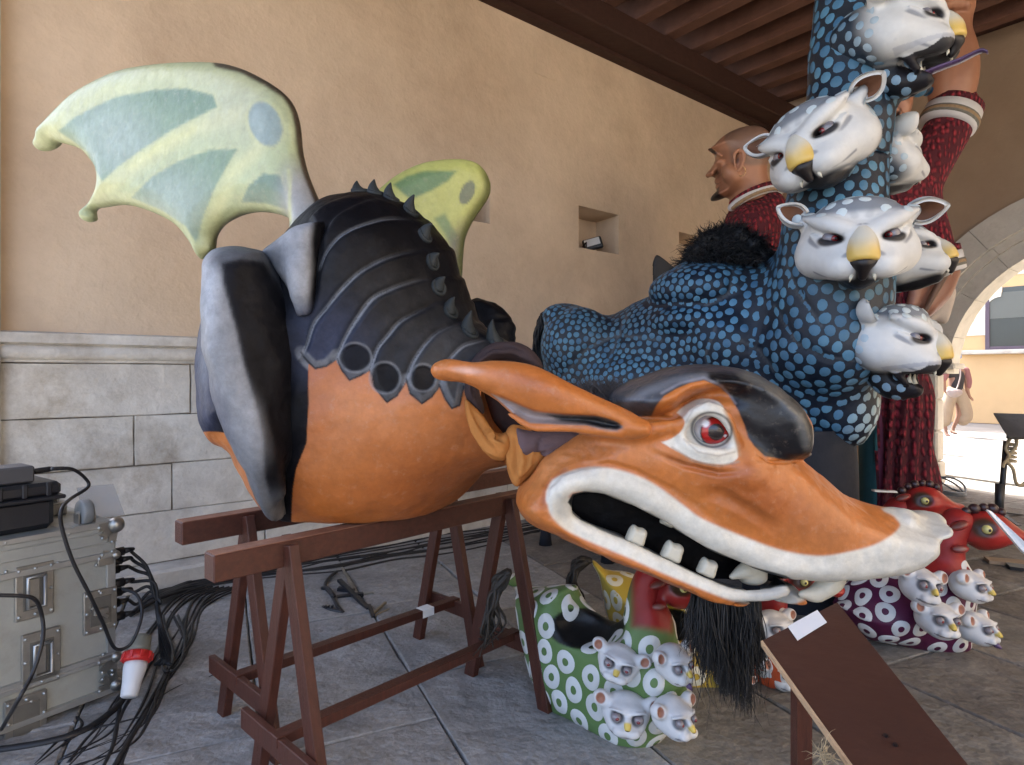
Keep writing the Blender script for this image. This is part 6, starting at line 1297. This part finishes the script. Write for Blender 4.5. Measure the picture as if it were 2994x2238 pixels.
yf = ringfig('ringed_figure', 'small yellow figure with white rings half hidden behind the green one', YEL, y_out, 2.62, 0, None, [(1960, 1830, 2.45, 70, 50, .16)], [(2285, 1965, 2.45, .075, 20, -4, 0), (2150, 2010, 2.42, .06, 0, 0, 0)], None, None, tail=[(1725, 1640, 2.62), (1690, 1648, 2.62), (1670, 1700, 2.62), (1668, 1760, 2.62), (1672, 1790, 2.62)], ringc=(.62, .6, .48), rk=.042, seed=4)
m_out = [(2480, 1700), (2560, 1655), (2620, 1640), (2700, 1625), (2780, 1640), (2825, 1690), (2845, 1760), (2850, 1830), (2835, 1880), (2790, 1915), (2740, 1922), (2690, 1912), (2600, 1880), (2520, 1862), (2460, 1800), (2440, 1755)]
mf = ringfig('ringed_figure', 'small magenta ringed figure with tall red neck, nearest the right edge', MAG, m_out, 2.88, 10, [(2760, 1700, 2.86, 74), (2762, 1640, 2.86, 52), (2770, 1580, 2.86, 46), (2800, 1530, 2.86, 44)], None,
             [(2693, 1715, 2.62, .083, 2, -6, 12), (2838, 1715, 2.66, .078, 34, 0, 6), (2742, 1812, 2.58, .083, 0, -6, 4), (2855, 1838, 2.64, .076, 34, -4, 4)], [(2690, 1690), (2680, 1480), (2880, 1480), (2830, 1690), (2760, 1672)], (2878, 1545, 2.84, .98), rk=.045, seed=6)
of = ringfig('ringed_figure', 'small orange red figure with white rings behind the black beard', ORG, [(2180, 1770), (2230, 1760), (2275, 1770), (2300, 1820), (2330, 1860), (2340, 1980), (2300, 2010), (2200, 2000), (2170, 1900)], 2.55, 0, [(2255, 1800, 2.55, 40), (2270, 1740, 2.55, 32), (2300, 1700, 2.55, 30)], None, [(2262, 1835, 2.38, .075, 20, -4, 0)], [(2200, 1790), (2200, 1660), (2360, 1660), (2320, 1800)], (2345, 1700, 2.5, .80), rk=.042, seed=8)
m2 = ringfig('ringed_figure', 'far small magenta figure whose red dragon head rises beside the tall red robe', MAG, [(2320, 1660), (2450, 1600), (2560, 1560), (2640, 1560), (2700, 1620), (2690, 1700), (2550, 1770), (2380, 1780), (2330, 1740)], 3.35, 0, [(2600, 1580, 3.35, 60), (2606, 1530, 3.35, 44), (2630, 1490, 3.35, 38)], None, [], [(2540, 1570), (2540, 1440), (2760, 1440), (2690, 1580)], (2698, 1462, 3.32, .78), rk=.045, seed=9)
# ================================================================= GEAR AT THE LEFT
alu = mat('case_aluminium', (.33, .34, .315), .5, .12, 6, .12, 40, metal=.35, wear=.45, wcol=(.25, .24, .2), ws=8)
alu2 = mat('case_profile', (.40, .41, .40), .38, .12, 9, .08, 50, metal=.75, wear=.3, wcol=(.3, .29, .26), ws=12)
steel = mat('case_hardware', (.33, .32, .29), .35, .2, 14, .08, 60, metal=.85); rub = mat('black_rubber', (.012, .012, .014), .5, .15, 8, .05, 60); plas = mat('black_plastic', (.014, .015, .019), .42, .1, 8, .06, 50)
cd = np.array([.577, .817, 0]); cn = np.array([.817, -.577, 0]); up = np.array([0, 0, 1.]); CC = np.array([-1.50, 2.36, 0])      # near right foot of the case
fcz = root('flight_case', CC - cd * .3 - cn * .25, 'scuffed aluminium flight case with butterfly handles standing by the wall', 'flight case')
def CP(a, z, o=0.): return CC - cd * a + up * z + cn * o           # a: distance from the right edge along the front
def cpx(u, v, off=0.): p = ray_plane(u, v, CC + cn * off, cn); return (CC - p) @ cd, p[2]
Lc, Dc = .80, .50
MB().box(CP(Lc / 2, .105, -Dc / 2), (Lc - .02, Dc - .02, .13), (cd, cn, up), .004).build('base_tray', alu, fcz); MB().box(CP(Lc / 2, .36, -Dc / 2), (Lc - .012, Dc - .012, .37), (cd, cn, up), .004).build('case_body', alu, fcz); MB().box(CP(Lc / 2, .615, -Dc / 2), (Lc + .01, Dc + .01, .125), (cd, cn, up), .006).build('lid', alu, fcz)
for z, w, d in ((.555, .022, .012), (.178, .02, .008), (.165, .014, .012), (.045, .02, .012), (.668, .02, .010), (.64, .003, .007), (.60, .003, .007)): MB().box(CP(Lc / 2, z, .0), (Lc + .016, d * 2, w), (cd, cn, up), .002).build('edge_profile', alu2, fcz)
MB().box(CP(.012, .36, .0), (.03, .012, .36), (cd, cn, up), .002).build('corner_profile', alu2, fcz)
def rivet(par, a, z, o=.008): MB().ball(CP(a, z, o), .006, nu=8, nv=6).build('rivet', alu2, par, True)
def dish(u0, v0, u1, v1, name='butterfly_handle', ring=True):
    a1, z1 = cpx(u0, v0); a0, z0 = cpx(u1, v1); ac, zc = (a0 + a1) / 2, (z0 + z1) / 2; w, h = abs(a1 - a0), abs(z1 - z0)
    o = MB().box(CP(ac, zc, .002), (w, .012, h), (cd, cn, up), .004).build(name, steel, fcz)
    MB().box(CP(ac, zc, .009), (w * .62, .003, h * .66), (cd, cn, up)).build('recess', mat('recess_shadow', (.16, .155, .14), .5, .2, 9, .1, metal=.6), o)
    if ring:
        q = [CP(ac + sx * w * .22, zc + sz * h * .28, .022) for sx, sz in ((-1, 1), (1, 1), (1, -1), (-1, -1), (-1, 1))]; m = MB()
        m.tube([q[0], q[1], q[2], q[3], q[4]], .006, 8); m.build('bail', alu2, o, True); MB().box(CP(ac + w * .05, zc, .014), (w * .3, .012, h * .5), (cd, cn, up), .003).build('plate', steel, o)
    for sx in (-.42, 0, .42):
        for sz in (-.42, .42): rivet(o, ac + sx * w, zc + sz * h, .011)
    for sx in (-.42, .42): rivet(o, ac + sx * w, zc, .011)
    return o
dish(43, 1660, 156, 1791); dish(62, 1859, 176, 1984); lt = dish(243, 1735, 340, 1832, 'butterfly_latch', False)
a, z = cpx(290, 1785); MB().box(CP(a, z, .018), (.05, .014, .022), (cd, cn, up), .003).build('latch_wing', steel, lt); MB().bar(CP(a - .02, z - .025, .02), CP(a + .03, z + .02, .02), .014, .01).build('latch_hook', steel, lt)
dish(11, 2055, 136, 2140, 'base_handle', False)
for u, v in ((280, 1652), (16, 1672), (168, 1645), (288, 1728), (300, 1913), (200, 1560), (14, 1587), (250, 2100), (90, 2050)): rivet(fcz, *cpx(u, v), .006)
def corner(z, s, r=.03):
    o = MB().ball(CP(-.004, z, .004), r, nu=16, nv=10).build('corner_ball', steel, fcz, True)
    for a_, dz in ((.055, 0), (.045, -s * .04), (.012, -s * .06)):
        MB().bar(CP(.0, z, .008), CP(a_, z + dz, .008), .028, .006, cn).build('corner_arm', steel, o); rivet(o, a_, z + dz, .014)
corner(.662, 1); corner(.548, -.3, .016); corner(.165, 1, .02); corner(.06, -1, .024); MB().box(CP(.03, .532, .004), (.055, .010, .03), (cd, cn, up), .003).build('corner_plate', steel, fcz)
for sx in (.06, .70):
    for so in (-.06, -.42): MB().cyl(CP(sx, .02, so) - cn * .012, CP(sx, .02, so) + cn * .012, .02, 14).build('foot_wheel', rub, fcz)
# things on the lid
bc = root('hard_case', CP(.5, .677, -.2), 'black ribbed hard plastic case lying on the flight case', 'hard case'); 
def bx(par, name, mt, a, z, o, L, D, H, bev=.01): return MB().box(CP(a, z + H / 2, o), (L, D, H), (cd, cn, up), bev).build(name, mt, par)
bx(bc, 'lower_shell', plas, .435, .680, -.19, .52, .30, .115, .02); bx(bc, 'upper_shell', plas, .435, .797, -.19, .55, .33, .05, .02); bx(bc, 'seam_rim', plas, .435, .785, -.19, .57, .35, .014, .004)
for k in range(7): bx(bc, 'rib', plas, .20 + k * .07, .80, -.025, .016, .012, .048, .004)
pb = root('power_adapter', CP(.42, .848, -.15), 'flat grey black power adapter box lying on the hard case', 'adapter'); bx(pb, 'housing', mat('grey_plastic', (.07, .07, .075), .5, .1, 8, .05), .46, .849, -.12, .46, .12, .058, .006)
cp0 = CP(.225, .885, -.10); MB().tube(spline([CP(.225, .882, -.10), CP(.16, .884, -.10), CP(.12, .88, -.10)], 4), [.010] * 4 + [.007] * 4 + [.004], 8).build('cable_plug', rub, pb, True)
def caster(par_loc, a, o, z, label, rot=0.):
    r_ = root('caster_wheel', CP(a, z, o), label, 'caster wheel', None); ax = cd * math.cos(rot) + cn * math.sin(rot); c = CP(a, z + .045, o)
    MB().lathe([(.020, -.018), (.043, -.018), (.047, -.012), (.047, .012), (.043, .018), (.020, .018)], c, 28, (np.cross(up, ax), up, ax)).build('wheel', mat('caster_grey', (.18, .19, .19), .5, .1, 9, .05), r_, True)
    for s_ in (-1, 1): MB().bar(c + ax * .026 * s_, c + ax * .026 * s_ - up * .04, .045, .004, ax).build('fork_plate', steel, r_)
    MB().cyl(c - ax * .03, c + ax * .03, .006, 10).build('axle', alu2, r_); MB().box(CP(a, z + .004, o), (.10, .09, .006), (cd, cn, up), .002).build('mount_plate', alu2, r_); return r_
caster(None, .085, -.035, .675, 'grey caster wheel in silver mount on the near corner of the flight case lid'); c2 = caster(None, .10, -.32, .72, 'dark caster wheel behind, half hidden by the near one', .5)
MB().box(CP(.10, .70, -.32), (.09, .09, .045), (cd, cn, up), .004).build('riser', steel, c2)
MB().box(CP(.09, .674, -.05), (.17, .09, .012), (cd, cn, up), .003).solo('slotted_rail', alu2, 'silver slotted metal rail lying on the lid edge under the caster', 'rail')
clr = mat('clear_film', (.8, .82, .85), .15, 0, 1, .1, 8, trans=.85)
m = MB(); A = CP(.06, .676, -.10); pts = [A, A + cd * .14 + up * -.005, A + cd * .11 + up * .12 - cn * .03, A + cd * -.02 + up * .125 - cn * .02]; m.add(pts, [(0, 1, 2, 3)]); o = m.solo('plastic_film', clr, 'clear plastic sheet standing on the lid corner beside the caster', 'plastic sheet'); md_ = o.modifiers.new('t', 'SOLIDIFY'); md_.thickness = .0015

# red industrial connector
plg = root('power_connector', CP(-.04, .0, -.02), 'red and white industrial power plug hanging beside the flight case', 'power plug'); a0 = P(415, 1858, 2.33); a1 = P(388, 1985, 2.24); KP = .86; dd = a1 - a0; L = np.linalg.norm(dd); dd /= L; xx = norm(np.cross(dd, (0, 1, .1))); yy = np.cross(dd, xx)
MB().lathe([(a * KP, b * KP) for a, b in ((.030, 0), (.040, .01), (.042, .05), (.046, .07))], a0, 22, (xx, yy, dd)).build('grey_sleeve', mat('grey_sleeve', (.16, .16, .13), .5, .1), plg, True); redpl = mat('red_plastic', (.45, .02, .018), .35, .05, 5, 0); whpl = mat('white_plastic', (.6, .6, .6), .4, .05, 5, 0)
rr_ = MB().lathe([(a * KP, b * KP) for a, b in ((.046, .068), (.056, .072), (.056, .105), (.048, .112))], a0, 22, (xx, yy, dd)).build('red_collar', redpl, plg, True)
for k in range(9): an = k * .698; MB().box(a0 + dd * .088 * KP + (xx * math.cos(an) + yy * math.sin(an)) * .057 * KP, (.012, .007, .026), (np.cross(dd, xx * math.cos(an) + yy * math.sin(an)), xx * math.cos(an) + yy * math.sin(an), dd), .002).build('grip_rib', redpl, rr_)
MB().lathe([(a * KP, b * KP) for a, b in ((.044, .110), (.045, .13), (.036, .19), (.032, .24), (.026, .245))], a0, 22, (xx, yy, dd)).build('white_body', whpl, plg, True)
# sockets on the right side of the case
for i, (u, v) in enumerate(((340, 1612), (342, 1640), (345, 1668), (348, 1700), (350, 1730), (352, 1765), (354, 1795))):
    q = ray_plane(u, v, CC - cn * .05, cn); q = CC + up * q[2] - cn * (.03 + .02 * (i % 3)) + cd * .0
    MB().cyl(q, q + cd * .045, .017, 12).cyl(q + cd * .0451, q + cd * .08, .013, 10, .007).build('cable_plug', rub, fcz, True)
# ---- cables: each one its own object
def cable(pts, r, label, group=None, mt=None, name='cable'):
    m = MB(); m.tube(spline(pts, 6), r, 8); return tag(recentre(m.build(name, mt or rub, None, True)), label, 'cable', group)
def gz(u, v, r): return tuple(G(u, v, r))
SP = CP(-.10, .02, -.06)
for i, (u, v) in enumerate(((340, 1612), (342, 1640), (345, 1668), (348, 1700), (350, 1730), (354, 1765), (356, 1795))):
    q = ray_plane(u, v, CC - cn * .05, cn); q = CC + up * q[2] - cn * (.03 + .02 * (i % 3)) + cd * .08; Y = q[1]
    a_ = [q, P(385 + 8 * (i % 3), v + 2, Y + .03), P(430 + 6 * i % 20, 1660 + i * 14, Y + .05), P(452 + 3 * i, 1745 + i * 3, Y + .05), P(458, 1755 + i * 2, Y + .05)]
    b_ = [P(466 + (i * 7) % 14, 1830, Y), P(470 + (i * 9) % 30, 1900 + (i * 13) % 30, 2.5), P(480 + (i * 5) % 22 - (i % 2) * 30, 1945, 2.5)]
    cable(a_ + b_, .0065, 'thin black cable curving out of the side of the flight case to the floor', 'black cables plugged into the side of the flight case')
cable([P(150, 1372, 2.1), P(210, 1372, 2.15), P(250, 1400, 2.2), P(257, 1425, 2.2), P(205, 1460, 2.1), P(180, 1490, 2.0), P(180, 1540, 2.0), P(212, 1640, 2.02), P(262, 1740, 2.06), P(300, 1820, 2.12), P(335, 1895, 2.18), P(375, 1890, 2.22), P(400, 1850, 2.24), P(415, 1790, 2.28), P(400, 1740, 2.3), P(358, 1722, 2.32)], .0058, 'black cable draped from the adapter down the front of the flight case')
cable([P(-60, 1742, 1.75), P(40, 1742, 1.80), P(100, 1752, 1.84), P(122, 1800, 1.88), P(125, 1870, 1.86), P(95, 1970, 1.82), P(40, 2070, 1.78), gz(-5, 2150, .006), gz(-60, 2260, .006)], .0058, 'black cable hanging across the front of the flight case handle')
cable([P(385, 1985, 2.22), gz(372, 2030, .02), gz(330, 2080, .014), gz(240, 2140, .014), gz(120, 2175, .014), gz(-80, 2205, .014)], .0135, 'thick black power cable running from the red plug along the floor')
bundle = 'black cables bundled along the foot of the wall'
for i in range(8):
    o_ = i * 7; rs = np.random.RandomState(i); j = lambda s=6: rs.uniform(-s, s)
    cable([gz(380 + o_, 1800 - o_ + j(), .02), gz(470, 1745 + j(10) - o_ * .3, .05), gz(560, 1722 + j() - o_ * .4, .02), gz(700, 1700 + j(8) - o_ * .6, .012 + .006 * (i % 3)), gz(860, 1685 + j(8) - o_ * .8, .012), gz(1000, 1668 + j(10) - o_, .012 + .006 * (i % 2)), gz(1150, 1640 + j(10) - o_ * .9, .012), gz(1300, 1615 + j(8) - o_ * .9, .012), gz(1420, 1592 + j(6) - o_ * .8, .012), gz(1560, 1560 + j(5) - o_ * .6, .012), gz(1700, 1530 - o_ * .4, .012)], .0095 + .002 * (i % 2), 'black cable in the bundle running along the floor behind the trestles', bundle)
for k, (pts, r) in enumerate((([(610, 1715), (560, 1765), (540, 1830), (545, 1890), (520, 1950), (465, 2010), (420, 2100), (375, 2170), (330, 2250)], .009), ([(500, 1790), (530, 1850), (548, 1900), (510, 1970), (460, 2040), (415, 2110), (370, 2200), (345, 2260)], .007),
                      ([(480, 1830), (505, 1900), (500, 1950), (480, 1960), (472, 1900), (466, 1820)], .006), ([(520, 1800), (540, 1860), (530, 1930), (500, 1962), (490, 1900), (478, 1800)], .006), ([(100, 2240), (180, 2160), (235, 2130), (232, 2105), (190, 2095), (110, 2110), (-20, 2160)], .006), ([(80, 2260), (230, 2150), (350, 2115), (450, 2092), (560, 2070)], .006),
                      ([(300, 2250), (330, 2180), (345, 2100), (355, 2040), (362, 1980)], .007), ([(420, 2092), (470, 2040), (520, 2010), (560, 1995)], .005), ([(640, 1985), (630, 1975), (610, 1982)], .005))):
    zz = r + .001 if k not in (2, 3) else .03
    cable([gz(u, v, zz + (.0 if k else .0) + .004 * math.sin(i)) for i, (u, v) in enumerate(pts)], r, ['black cable looping down from the wall bundle towards the bottom edge', 'black cable beside it curving to the bottom edge of the floor', 'short upright cable loop hanging near the red plug', 'second cable loop hanging close to the red plug', 'thin cable looping back on the floor in front of the base handle', 'thin straight cable crossing the floor to the trestle foot', 'cable lying from the red plug straight down to the bottom edge', 'short thin cable between floor bundle and the trestle', 'small cable end poking out beside the trestle foot'][k])
for i in range(9):
    rs = np.random.RandomState(40 + i); u0 = 400 + 16 * i; y0 = 1830 + rs.uniform(-20, 40)
    pts = [gz(u0 + 190, 1716, .03), gz(u0 + 110, 1750, .02), gz(u0 + 60, y0 - 20, .01), gz(u0 + 20 + rs.uniform(-20, 20), y0 + 60, .01 + .02 * rs.rand()), gz(u0 - 30, y0 + 160, .02), gz(u0 - 60 + rs.uniform(-30, 10), y0 + 250 + rs.uniform(-20, 40), .01), gz(u0 - 120 + rs.uniform(-40, 0), y0 + 330, .008), gz(u0 - 200 - 20 * i, y0 + 400 + 10 * (i % 3), .008)]
    cable(pts, .0055 + .002 * (i % 3 == 0), 'black cable spreading from the wall bundle to the bottom left corner', 'black cables fanning out over the floor by the flight case')
# ---- clamps on the floor
ck = root('spring_clamp', gz(1010, 1770, 0), 'black spring microphone clamp lying open on the floor nearest the left', 'clamp')
def G3(u, v, z): return G(u, v, z)
MB().tube(spline([G3(985, 1672, .03), G3(962, 1690, .03), G3(950, 1715, .02), G3(968, 1738, .02), G3(985, 1770, .02), G3(1000, 1790, .015)], 4), .010, 8).build('clamp_arm', plas, ck, True); MB().tube(spline([G3(942, 1720, .02), G3(960, 1722, .03), G3(975, 1745, .03)], 4), .012, 8).build('hinge', plas, ck, True)
j_ = MB().tube(spline([G3(945, 1776, .012), G3(970, 1785, .014), G3(1005, 1792, .014)], 4), [.012] * 4 + [.013] * 4 + [.009], 8).build('jaw', plas, ck, True)
for k in range(3): MB().box(G3(952 + k * 10, 1774, .026), (.008, .02, .012)).build('jaw_tooth', plas, j_)
MB().tube(spline([G3(855, 1700, .006), G3(890, 1706, .006), G3(930, 1735, .006), G3(965, 1745, .006)], 5), .004, 6).build('lead', rub, ck, True)
ck2 = root('spring_clamp', gz(1040, 1720, 0), 'black and steel spring clamp crossing its neighbour on the floor', 'clamp')
MB().bar(G3(992, 1697, .05), G3(1078, 1782, .015), .024, .016).build('clamp_arm', plas, ck2); MB().bar(G3(1000, 1660, .06), G3(1032, 1722, .03), .012, .008).build('steel_rod', steel, ck2); MB().bar(G3(988, 1722, .03), G3(1035, 1728, .02), .03, .018).build('grip', plas, ck2)
MB().bar(G3(985, 1748, .015), G3(1062, 1738, .015), .03, .02).build('lower_grip', plas, ck2); MB().bar(G3(1062, 1738, .014), G3(1092, 1735, .014), .02, .014).build('grip_tip', steel, ck2)
ck3 = root('spring_clamp', gz(1100, 1790, 0), 'brass coloured clamp jaw lying on the floor nearest the trestle rail', 'clamp'); brs = mat('brass', (.25, .2, .12), .4, .2, 12, .1, metal=.6)
MB().bar(G3(1085, 1800, .012), G3(1128, 1762, .03), .012, .01).build('upper_jaw', brs, ck3); MB().bar(G3(1088, 1806, .01), G3(1138, 1782, .01), .012, .01).build('lower_jaw', brs, ck3); MB().bar(G3(1078, 1770, .02), G3(1092, 1806, .012), .02, .014).build('clamp_arm', plas, ck3)

# ================================================================= RIGHT FOREGROUND
brd = root('sloping_board', (.75, 1.25, 0), 'dark brown plywood board tilted in the right foreground with white tape at its corner', 'board')
brm = mat('brown_board', (.052, .020, .012), .5, .12, 5, .12, 60, .4, stretch=(1, 1, 8), wear=.15, wcol=(.1, .05, .035), ws=5); edge = mat('raw_ply_edge', (.42, .28, .16), .8, .2, 20, .3, 80)
tl, tr = P(2226, 1875, 1.42), P(2448, 1762, 1.50); bl, br_ = P(2560, 2340, 1.02), P(2905, 2330, 1.06)
xx = norm(tr - tl); dn = norm(bl - tl); nn3 = norm(np.cross(xx, dn)); nn3 = -nn3 if nn3[1] > 0 else nn3
def slab3(name, a, b, c, d, t, mt, par, off=0.):
    m = MB(); q = [p + nn3 * off for p in (a, b, c, d)]; r2 = [p - nn3 * t for p in q]; m.add(q + r2, [(0, 1, 2, 3), (7, 6, 5, 4), (0, 4, 5, 1), (1, 5, 6, 2), (2, 6, 7, 3), (3, 7, 4, 0)]); return m.build(name, mt, par)
br_ = ray_plane(2905, 2330, tl, nn3)
slab3('board_face', tl + xx * .004, tr, br_, bl + xx * .004, .014, brm, brd); slab3('raw_edge', tl - xx * .002, tl + xx * .0035, bl + xx * .0035, bl - xx * .002, .014, edge, brd, .0006)
tp = [P(2303, 1835, 1.40), P(2390, 1787, 1.42), P(2418, 1823, 1.41), P(2332, 1876, 1.38)]; tp = [ray_plane(u, v, tl, nn3) + nn3 * .0015 for u, v in ((2303, 1835), (2390, 1787), (2418, 1823), (2332, 1876))]
sd_ = slab3('white_tape', *tp, .001, white_p, brd, .0015)
for u, v, r in ((2590, 2153, .004), (2618, 2180, .004)):
    c = ray_plane(u, v, tl, nn3); MB().cyl(c + nn3 * .0005, c + nn3 * .003, r, 10).build('screw_hole', darkm, brd)
MB().bar((.95, 1.25, .0), (*((bl + br_) / 2)[:2], bl[2]), .04, .04).build('support_leg', woodm, brd); MB().bar((*((tl + tr) / 2 - nn3 * .03)[:2], 0), (tl + tr) / 2 - nn3 * .03 - up * .06, .035, .035).build('support_leg', woodm, brd)
ropem = mat('straw_rope', (.38, .30, .18), .9, .2, 30, .3, 80)
st = ray_plane(2412, 2226, tl, nn3) + nn3 * .012
hair('straw_tuft', ropem, brd, lambda r: st + r.randn(3) * .006, lambda r, a: a + norm(r.randn(3)) * r.uniform(.012, .04), 60, .0007, 3, .006, 5)
# music stand with rope and white blade at the right edge
ms = root('music_stand', (*G(2925, 1500)[:2], 0), 'black music stand with a rope tied round its pole at the right edge', 'music stand'); SY = 5.4
mp = G(2922, 1518); SY = mp[1]
MB().cyl((mp[0], SY, .0), P(2942, 1290, SY), .022, 14).build('pole', blk, ms, True); MB().cyl((mp[0], SY, .0), (mp[0], SY, .30), .032, 14).build('pole_sleeve', blk, ms, True)
q = [P(2905, 1208, SY), P(3040, 1212, SY), P(3040, 1278, SY - .25), P(2948, 1278, SY - .25)]; m = MB(); k_ = np.array([0, .0, -.012]); m.add(q + [p + k_ for p in q], [(0, 1, 2, 3), (7, 6, 5, 4), (0, 4, 5, 1), (1, 5, 6, 2), (2, 6, 7, 3), (3, 7, 4, 0)]); m.build('desk_plate', blk, ms)
MB().box(P(2970, 1260, SY - .05), (.10, .08, .14)).build('bracket', blk, ms)
for k in range(3):
    an = k * 2.09 + .3; MB().bar((mp[0], SY, .06), (mp[0] + .3 * math.cos(an), SY + .3 * math.sin(an), .012), .03, .012).build('foot', blk, ms)
rp = root('rope', P(2955, 1330, SY), 'pale rope knotted round the music stand pole', 'rope')
m = MB(); m.tube(spline([P(2948, 1290, SY - .04), P(2965, 1270, SY - .05), P(2972, 1300, SY - .05), P(2952, 1330, SY - .06), P(2945, 1350, SY - .05), P(2962, 1372, SY - .05), P(2970, 1410, SY - .04), P(2985, 1420, SY - .03), P(3010, 1400, SY - .03)], 5), .014, 8); m.build('rope_loop', ropem, rp, True)
m = MB(); m.tube(spline([P(2952, 1285, SY - .05), P(2940, 1310, SY - .06), P(2950, 1335, SY - .07), P(2936, 1355, SY - .07), P(2932, 1368, SY - .07)], 5), .012, 8); m.build('rope_tail', ropem, rp, True)
for k in range(5): c = P(2954, 1300 + k * 12, SY); MB().tube([c + .036 * np.array([math.cos(a), math.sin(a), .06 * math.sin(a)]) for a in np.linspace(0, 6.28, 16)], .012, 7).build('rope_turn', ropem, rp, True)
for k in range(2):
    MB().bar(G(2840 + k * 60, 1640 + k * 18, .02) + np.array([.1, 0, 0]), G(3000, 1672 + k * 18, .02) + np.array([.5, 0, 0]), .10, .03).solo('floor_plank', mat('plank_wood', (.28, .2, .13), .8, .2, 7, .2, stretch=(1, 8, 1)) if k == 0 else darkm, ['pale wooden plank lying flat on the floor at the right edge', 'dark strip lying under the pale plank at the right edge'][k], 'plank')
bw = [P(2885, 1490, 2.2), P(2900, 1496, 2.2), P(3040, 1625, 2.1), P(3040, 1650, 2.1), P(2990, 1612, 2.13)]
m = MB(); m.add(bw + [p + np.array([.004, .012, -.006]) for p in bw], [(0, 1, 2, 3, 4), (9, 8, 7, 6, 5)] + [(i, 5 + i, 5 + (i + 1) % 5, (i + 1) % 5) for i in range(5)]); m.solo('white_blade', white_p, 'thin white pointed blade reaching in from the right edge before the magenta figure', 'blade')
# coiled grey cable by the pier
gcm = mat('grey_cable', (.22, .23, .24), .5, .1, 8, 0)
for k in range(3):
    c = G(2740 + 14 * k, 1440 + 6 * k, .02); MB().tube([c + np.array([(.16 - .02 * k) * math.cos(a), .34 * math.sin(a) * (1 - .2 * k), .03 + .02 * k + .10 * max(0, math.sin(a + .5 * k))]) for a in np.linspace(0, 6.28, 26)], .010, 8).solo('cable_coil', gcm, 'grey cable coil lying on the paving next to the stone pier', 'cable', 'grey cable loops by the pier', True)

# ================================================================= PERSON IN THE COURTYARD
PY = 12.4; pe = root('person', (*P(2790, 1275, PY)[:2], 0), 'person in black top, pale wide trousers and blue cap walking in the courtyard', 'person'); K = PY / FP
sk = mat('skin', (.22, .12, .085), .6, .05, 5, 0); blkt = mat('black_top', (.02, .018, .02), .8, .1, 6, .05); pinkt = mat('pink_sleeve', (.2, .085, .085), .8, .1, 6, .05); beige = mat('beige_trousers', (.27, .21, .15), .85, .08, 5, .1); bagm = mat('pale_bag', (.26, .215, .2), .7, .08, 5, .05); capm = mat('blue_cap', (.16, .22, .42), .7, .05, 5, 0)
def pt(rows, name, mt, k=.02, h=.012, par=pe):
    q = np.array([P(r[0], r[1], PY + (r[3] if len(r) > 3 else 0)) for r in rows]); rr = [r[2] * K for r in rows]; sd = SDF(q.min(0) - max(rr) - .03, q.max(0) + max(rr) + .03, h); sd.tube(q, rr, k); s = sd.mesh(1); return s.part(name, mt, par)
def body_():
    sd = SDF(P(2700, 1290, PY) - np.array([0, .5, .05]), P(2860, 1030, PY) + np.array([0, .5, .05]), .011)
    def tb(rows, k=.03): sd.tube([P(r[0], r[1], PY + (r[3] if len(r) > 3 else 0)) for r in rows], [r[2] * K for r in rows], k)
    pell(sd, 2793, 1050, PY, 10, 13, .09); pell(sd, 2788, 1056, PY - .06, 5, 8, .05); tb([(2793, 1062, 6), (2794, 1076, 6.5)]); tb([(2770, 1086, 8), (2794, 1082, 9), (2818, 1088, 8)]); tb([(2794, 1084, 15), (2793, 1110, 17), (2790, 1135, 15), (2790, 1150, 17)], .05)
    tb([(2820, 1086, 8), (2826, 1115, 7), (2828, 1140, 5.5), (2834, 1158, 4), (2840, 1166, 3.5)]); tb([(2768, 1088, 8), (2758, 1112, 7), (2762, 1138, 5.5), (2772, 1152, 4), (2780, 1158, 3.5)]); 
    for i in range(4): tb([(2838 + i * 1.4, 1164, 1.4), (2842 + i * 1.6, 1172, 1.1)], .004)
    tb([(2782, 1150, 11), (2768, 1200, 9), (2764, 1240, 5), (2766, 1265, 4.5)]); tb([(2800, 1150, 11), (2806, 1205, 9), (2790, 1245, 5), (2784, 1262, 4.5)]); tb([(2766, 1268, 4.5), (2772, 1273, 4, -.1), (2776, 1275, 3, -.16)]); tb([(2784, 1262, 4.5), (2790, 1266, 4, -.06), (2796, 1268, 3, -.10)])
    return sd.mesh(1).part('body', sk, pe)
body_(); pt([(2778, 1090, 14), (2796, 1098, 19), (2795, 1120, 19), (2793, 1142, 18)], 'black_top', blkt); pt([(2768, 1085, 11), (2757, 1108, 10)], 'sleeve', pinkt); pt([(2822, 1084, 11), (2830, 1112, 10), (2830, 1130, 8.5)], 'sleeve', pinkt)
pt([(2785, 1146, 18), (2772, 1180, 17), (2764, 1215, 17), (2762, 1232, 16)], 'trouser_leg', beige); pt([(2800, 1146, 18), (2815, 1180, 19), (2822, 1215, 19), (2815, 1228, 17)], 'trouser_leg', beige)
pt([(2776, 1145, 8, -.26), (2790, 1150, 13, -.28), (2804, 1148, 9, -.26)], 'bag', bagm); pt([(2808, 1074, 2, -.2), (2808, 1100, 2, -.27), (2802, 1125, 2, -.28), (2795, 1142, 2, -.3)], 'bag_strap', bagm, h=.008); pt([(2782, 1042, 11), (2795, 1040, 12), (2800, 1043, 10)], 'cap', capm)
pt([(2780, 1046, 4, -.04), (2770, 1048, 3, -.08)], 'cap_brim', capm, h=.008)
for _o in C.objects:
    if '_e' in _o: del _o['_e']
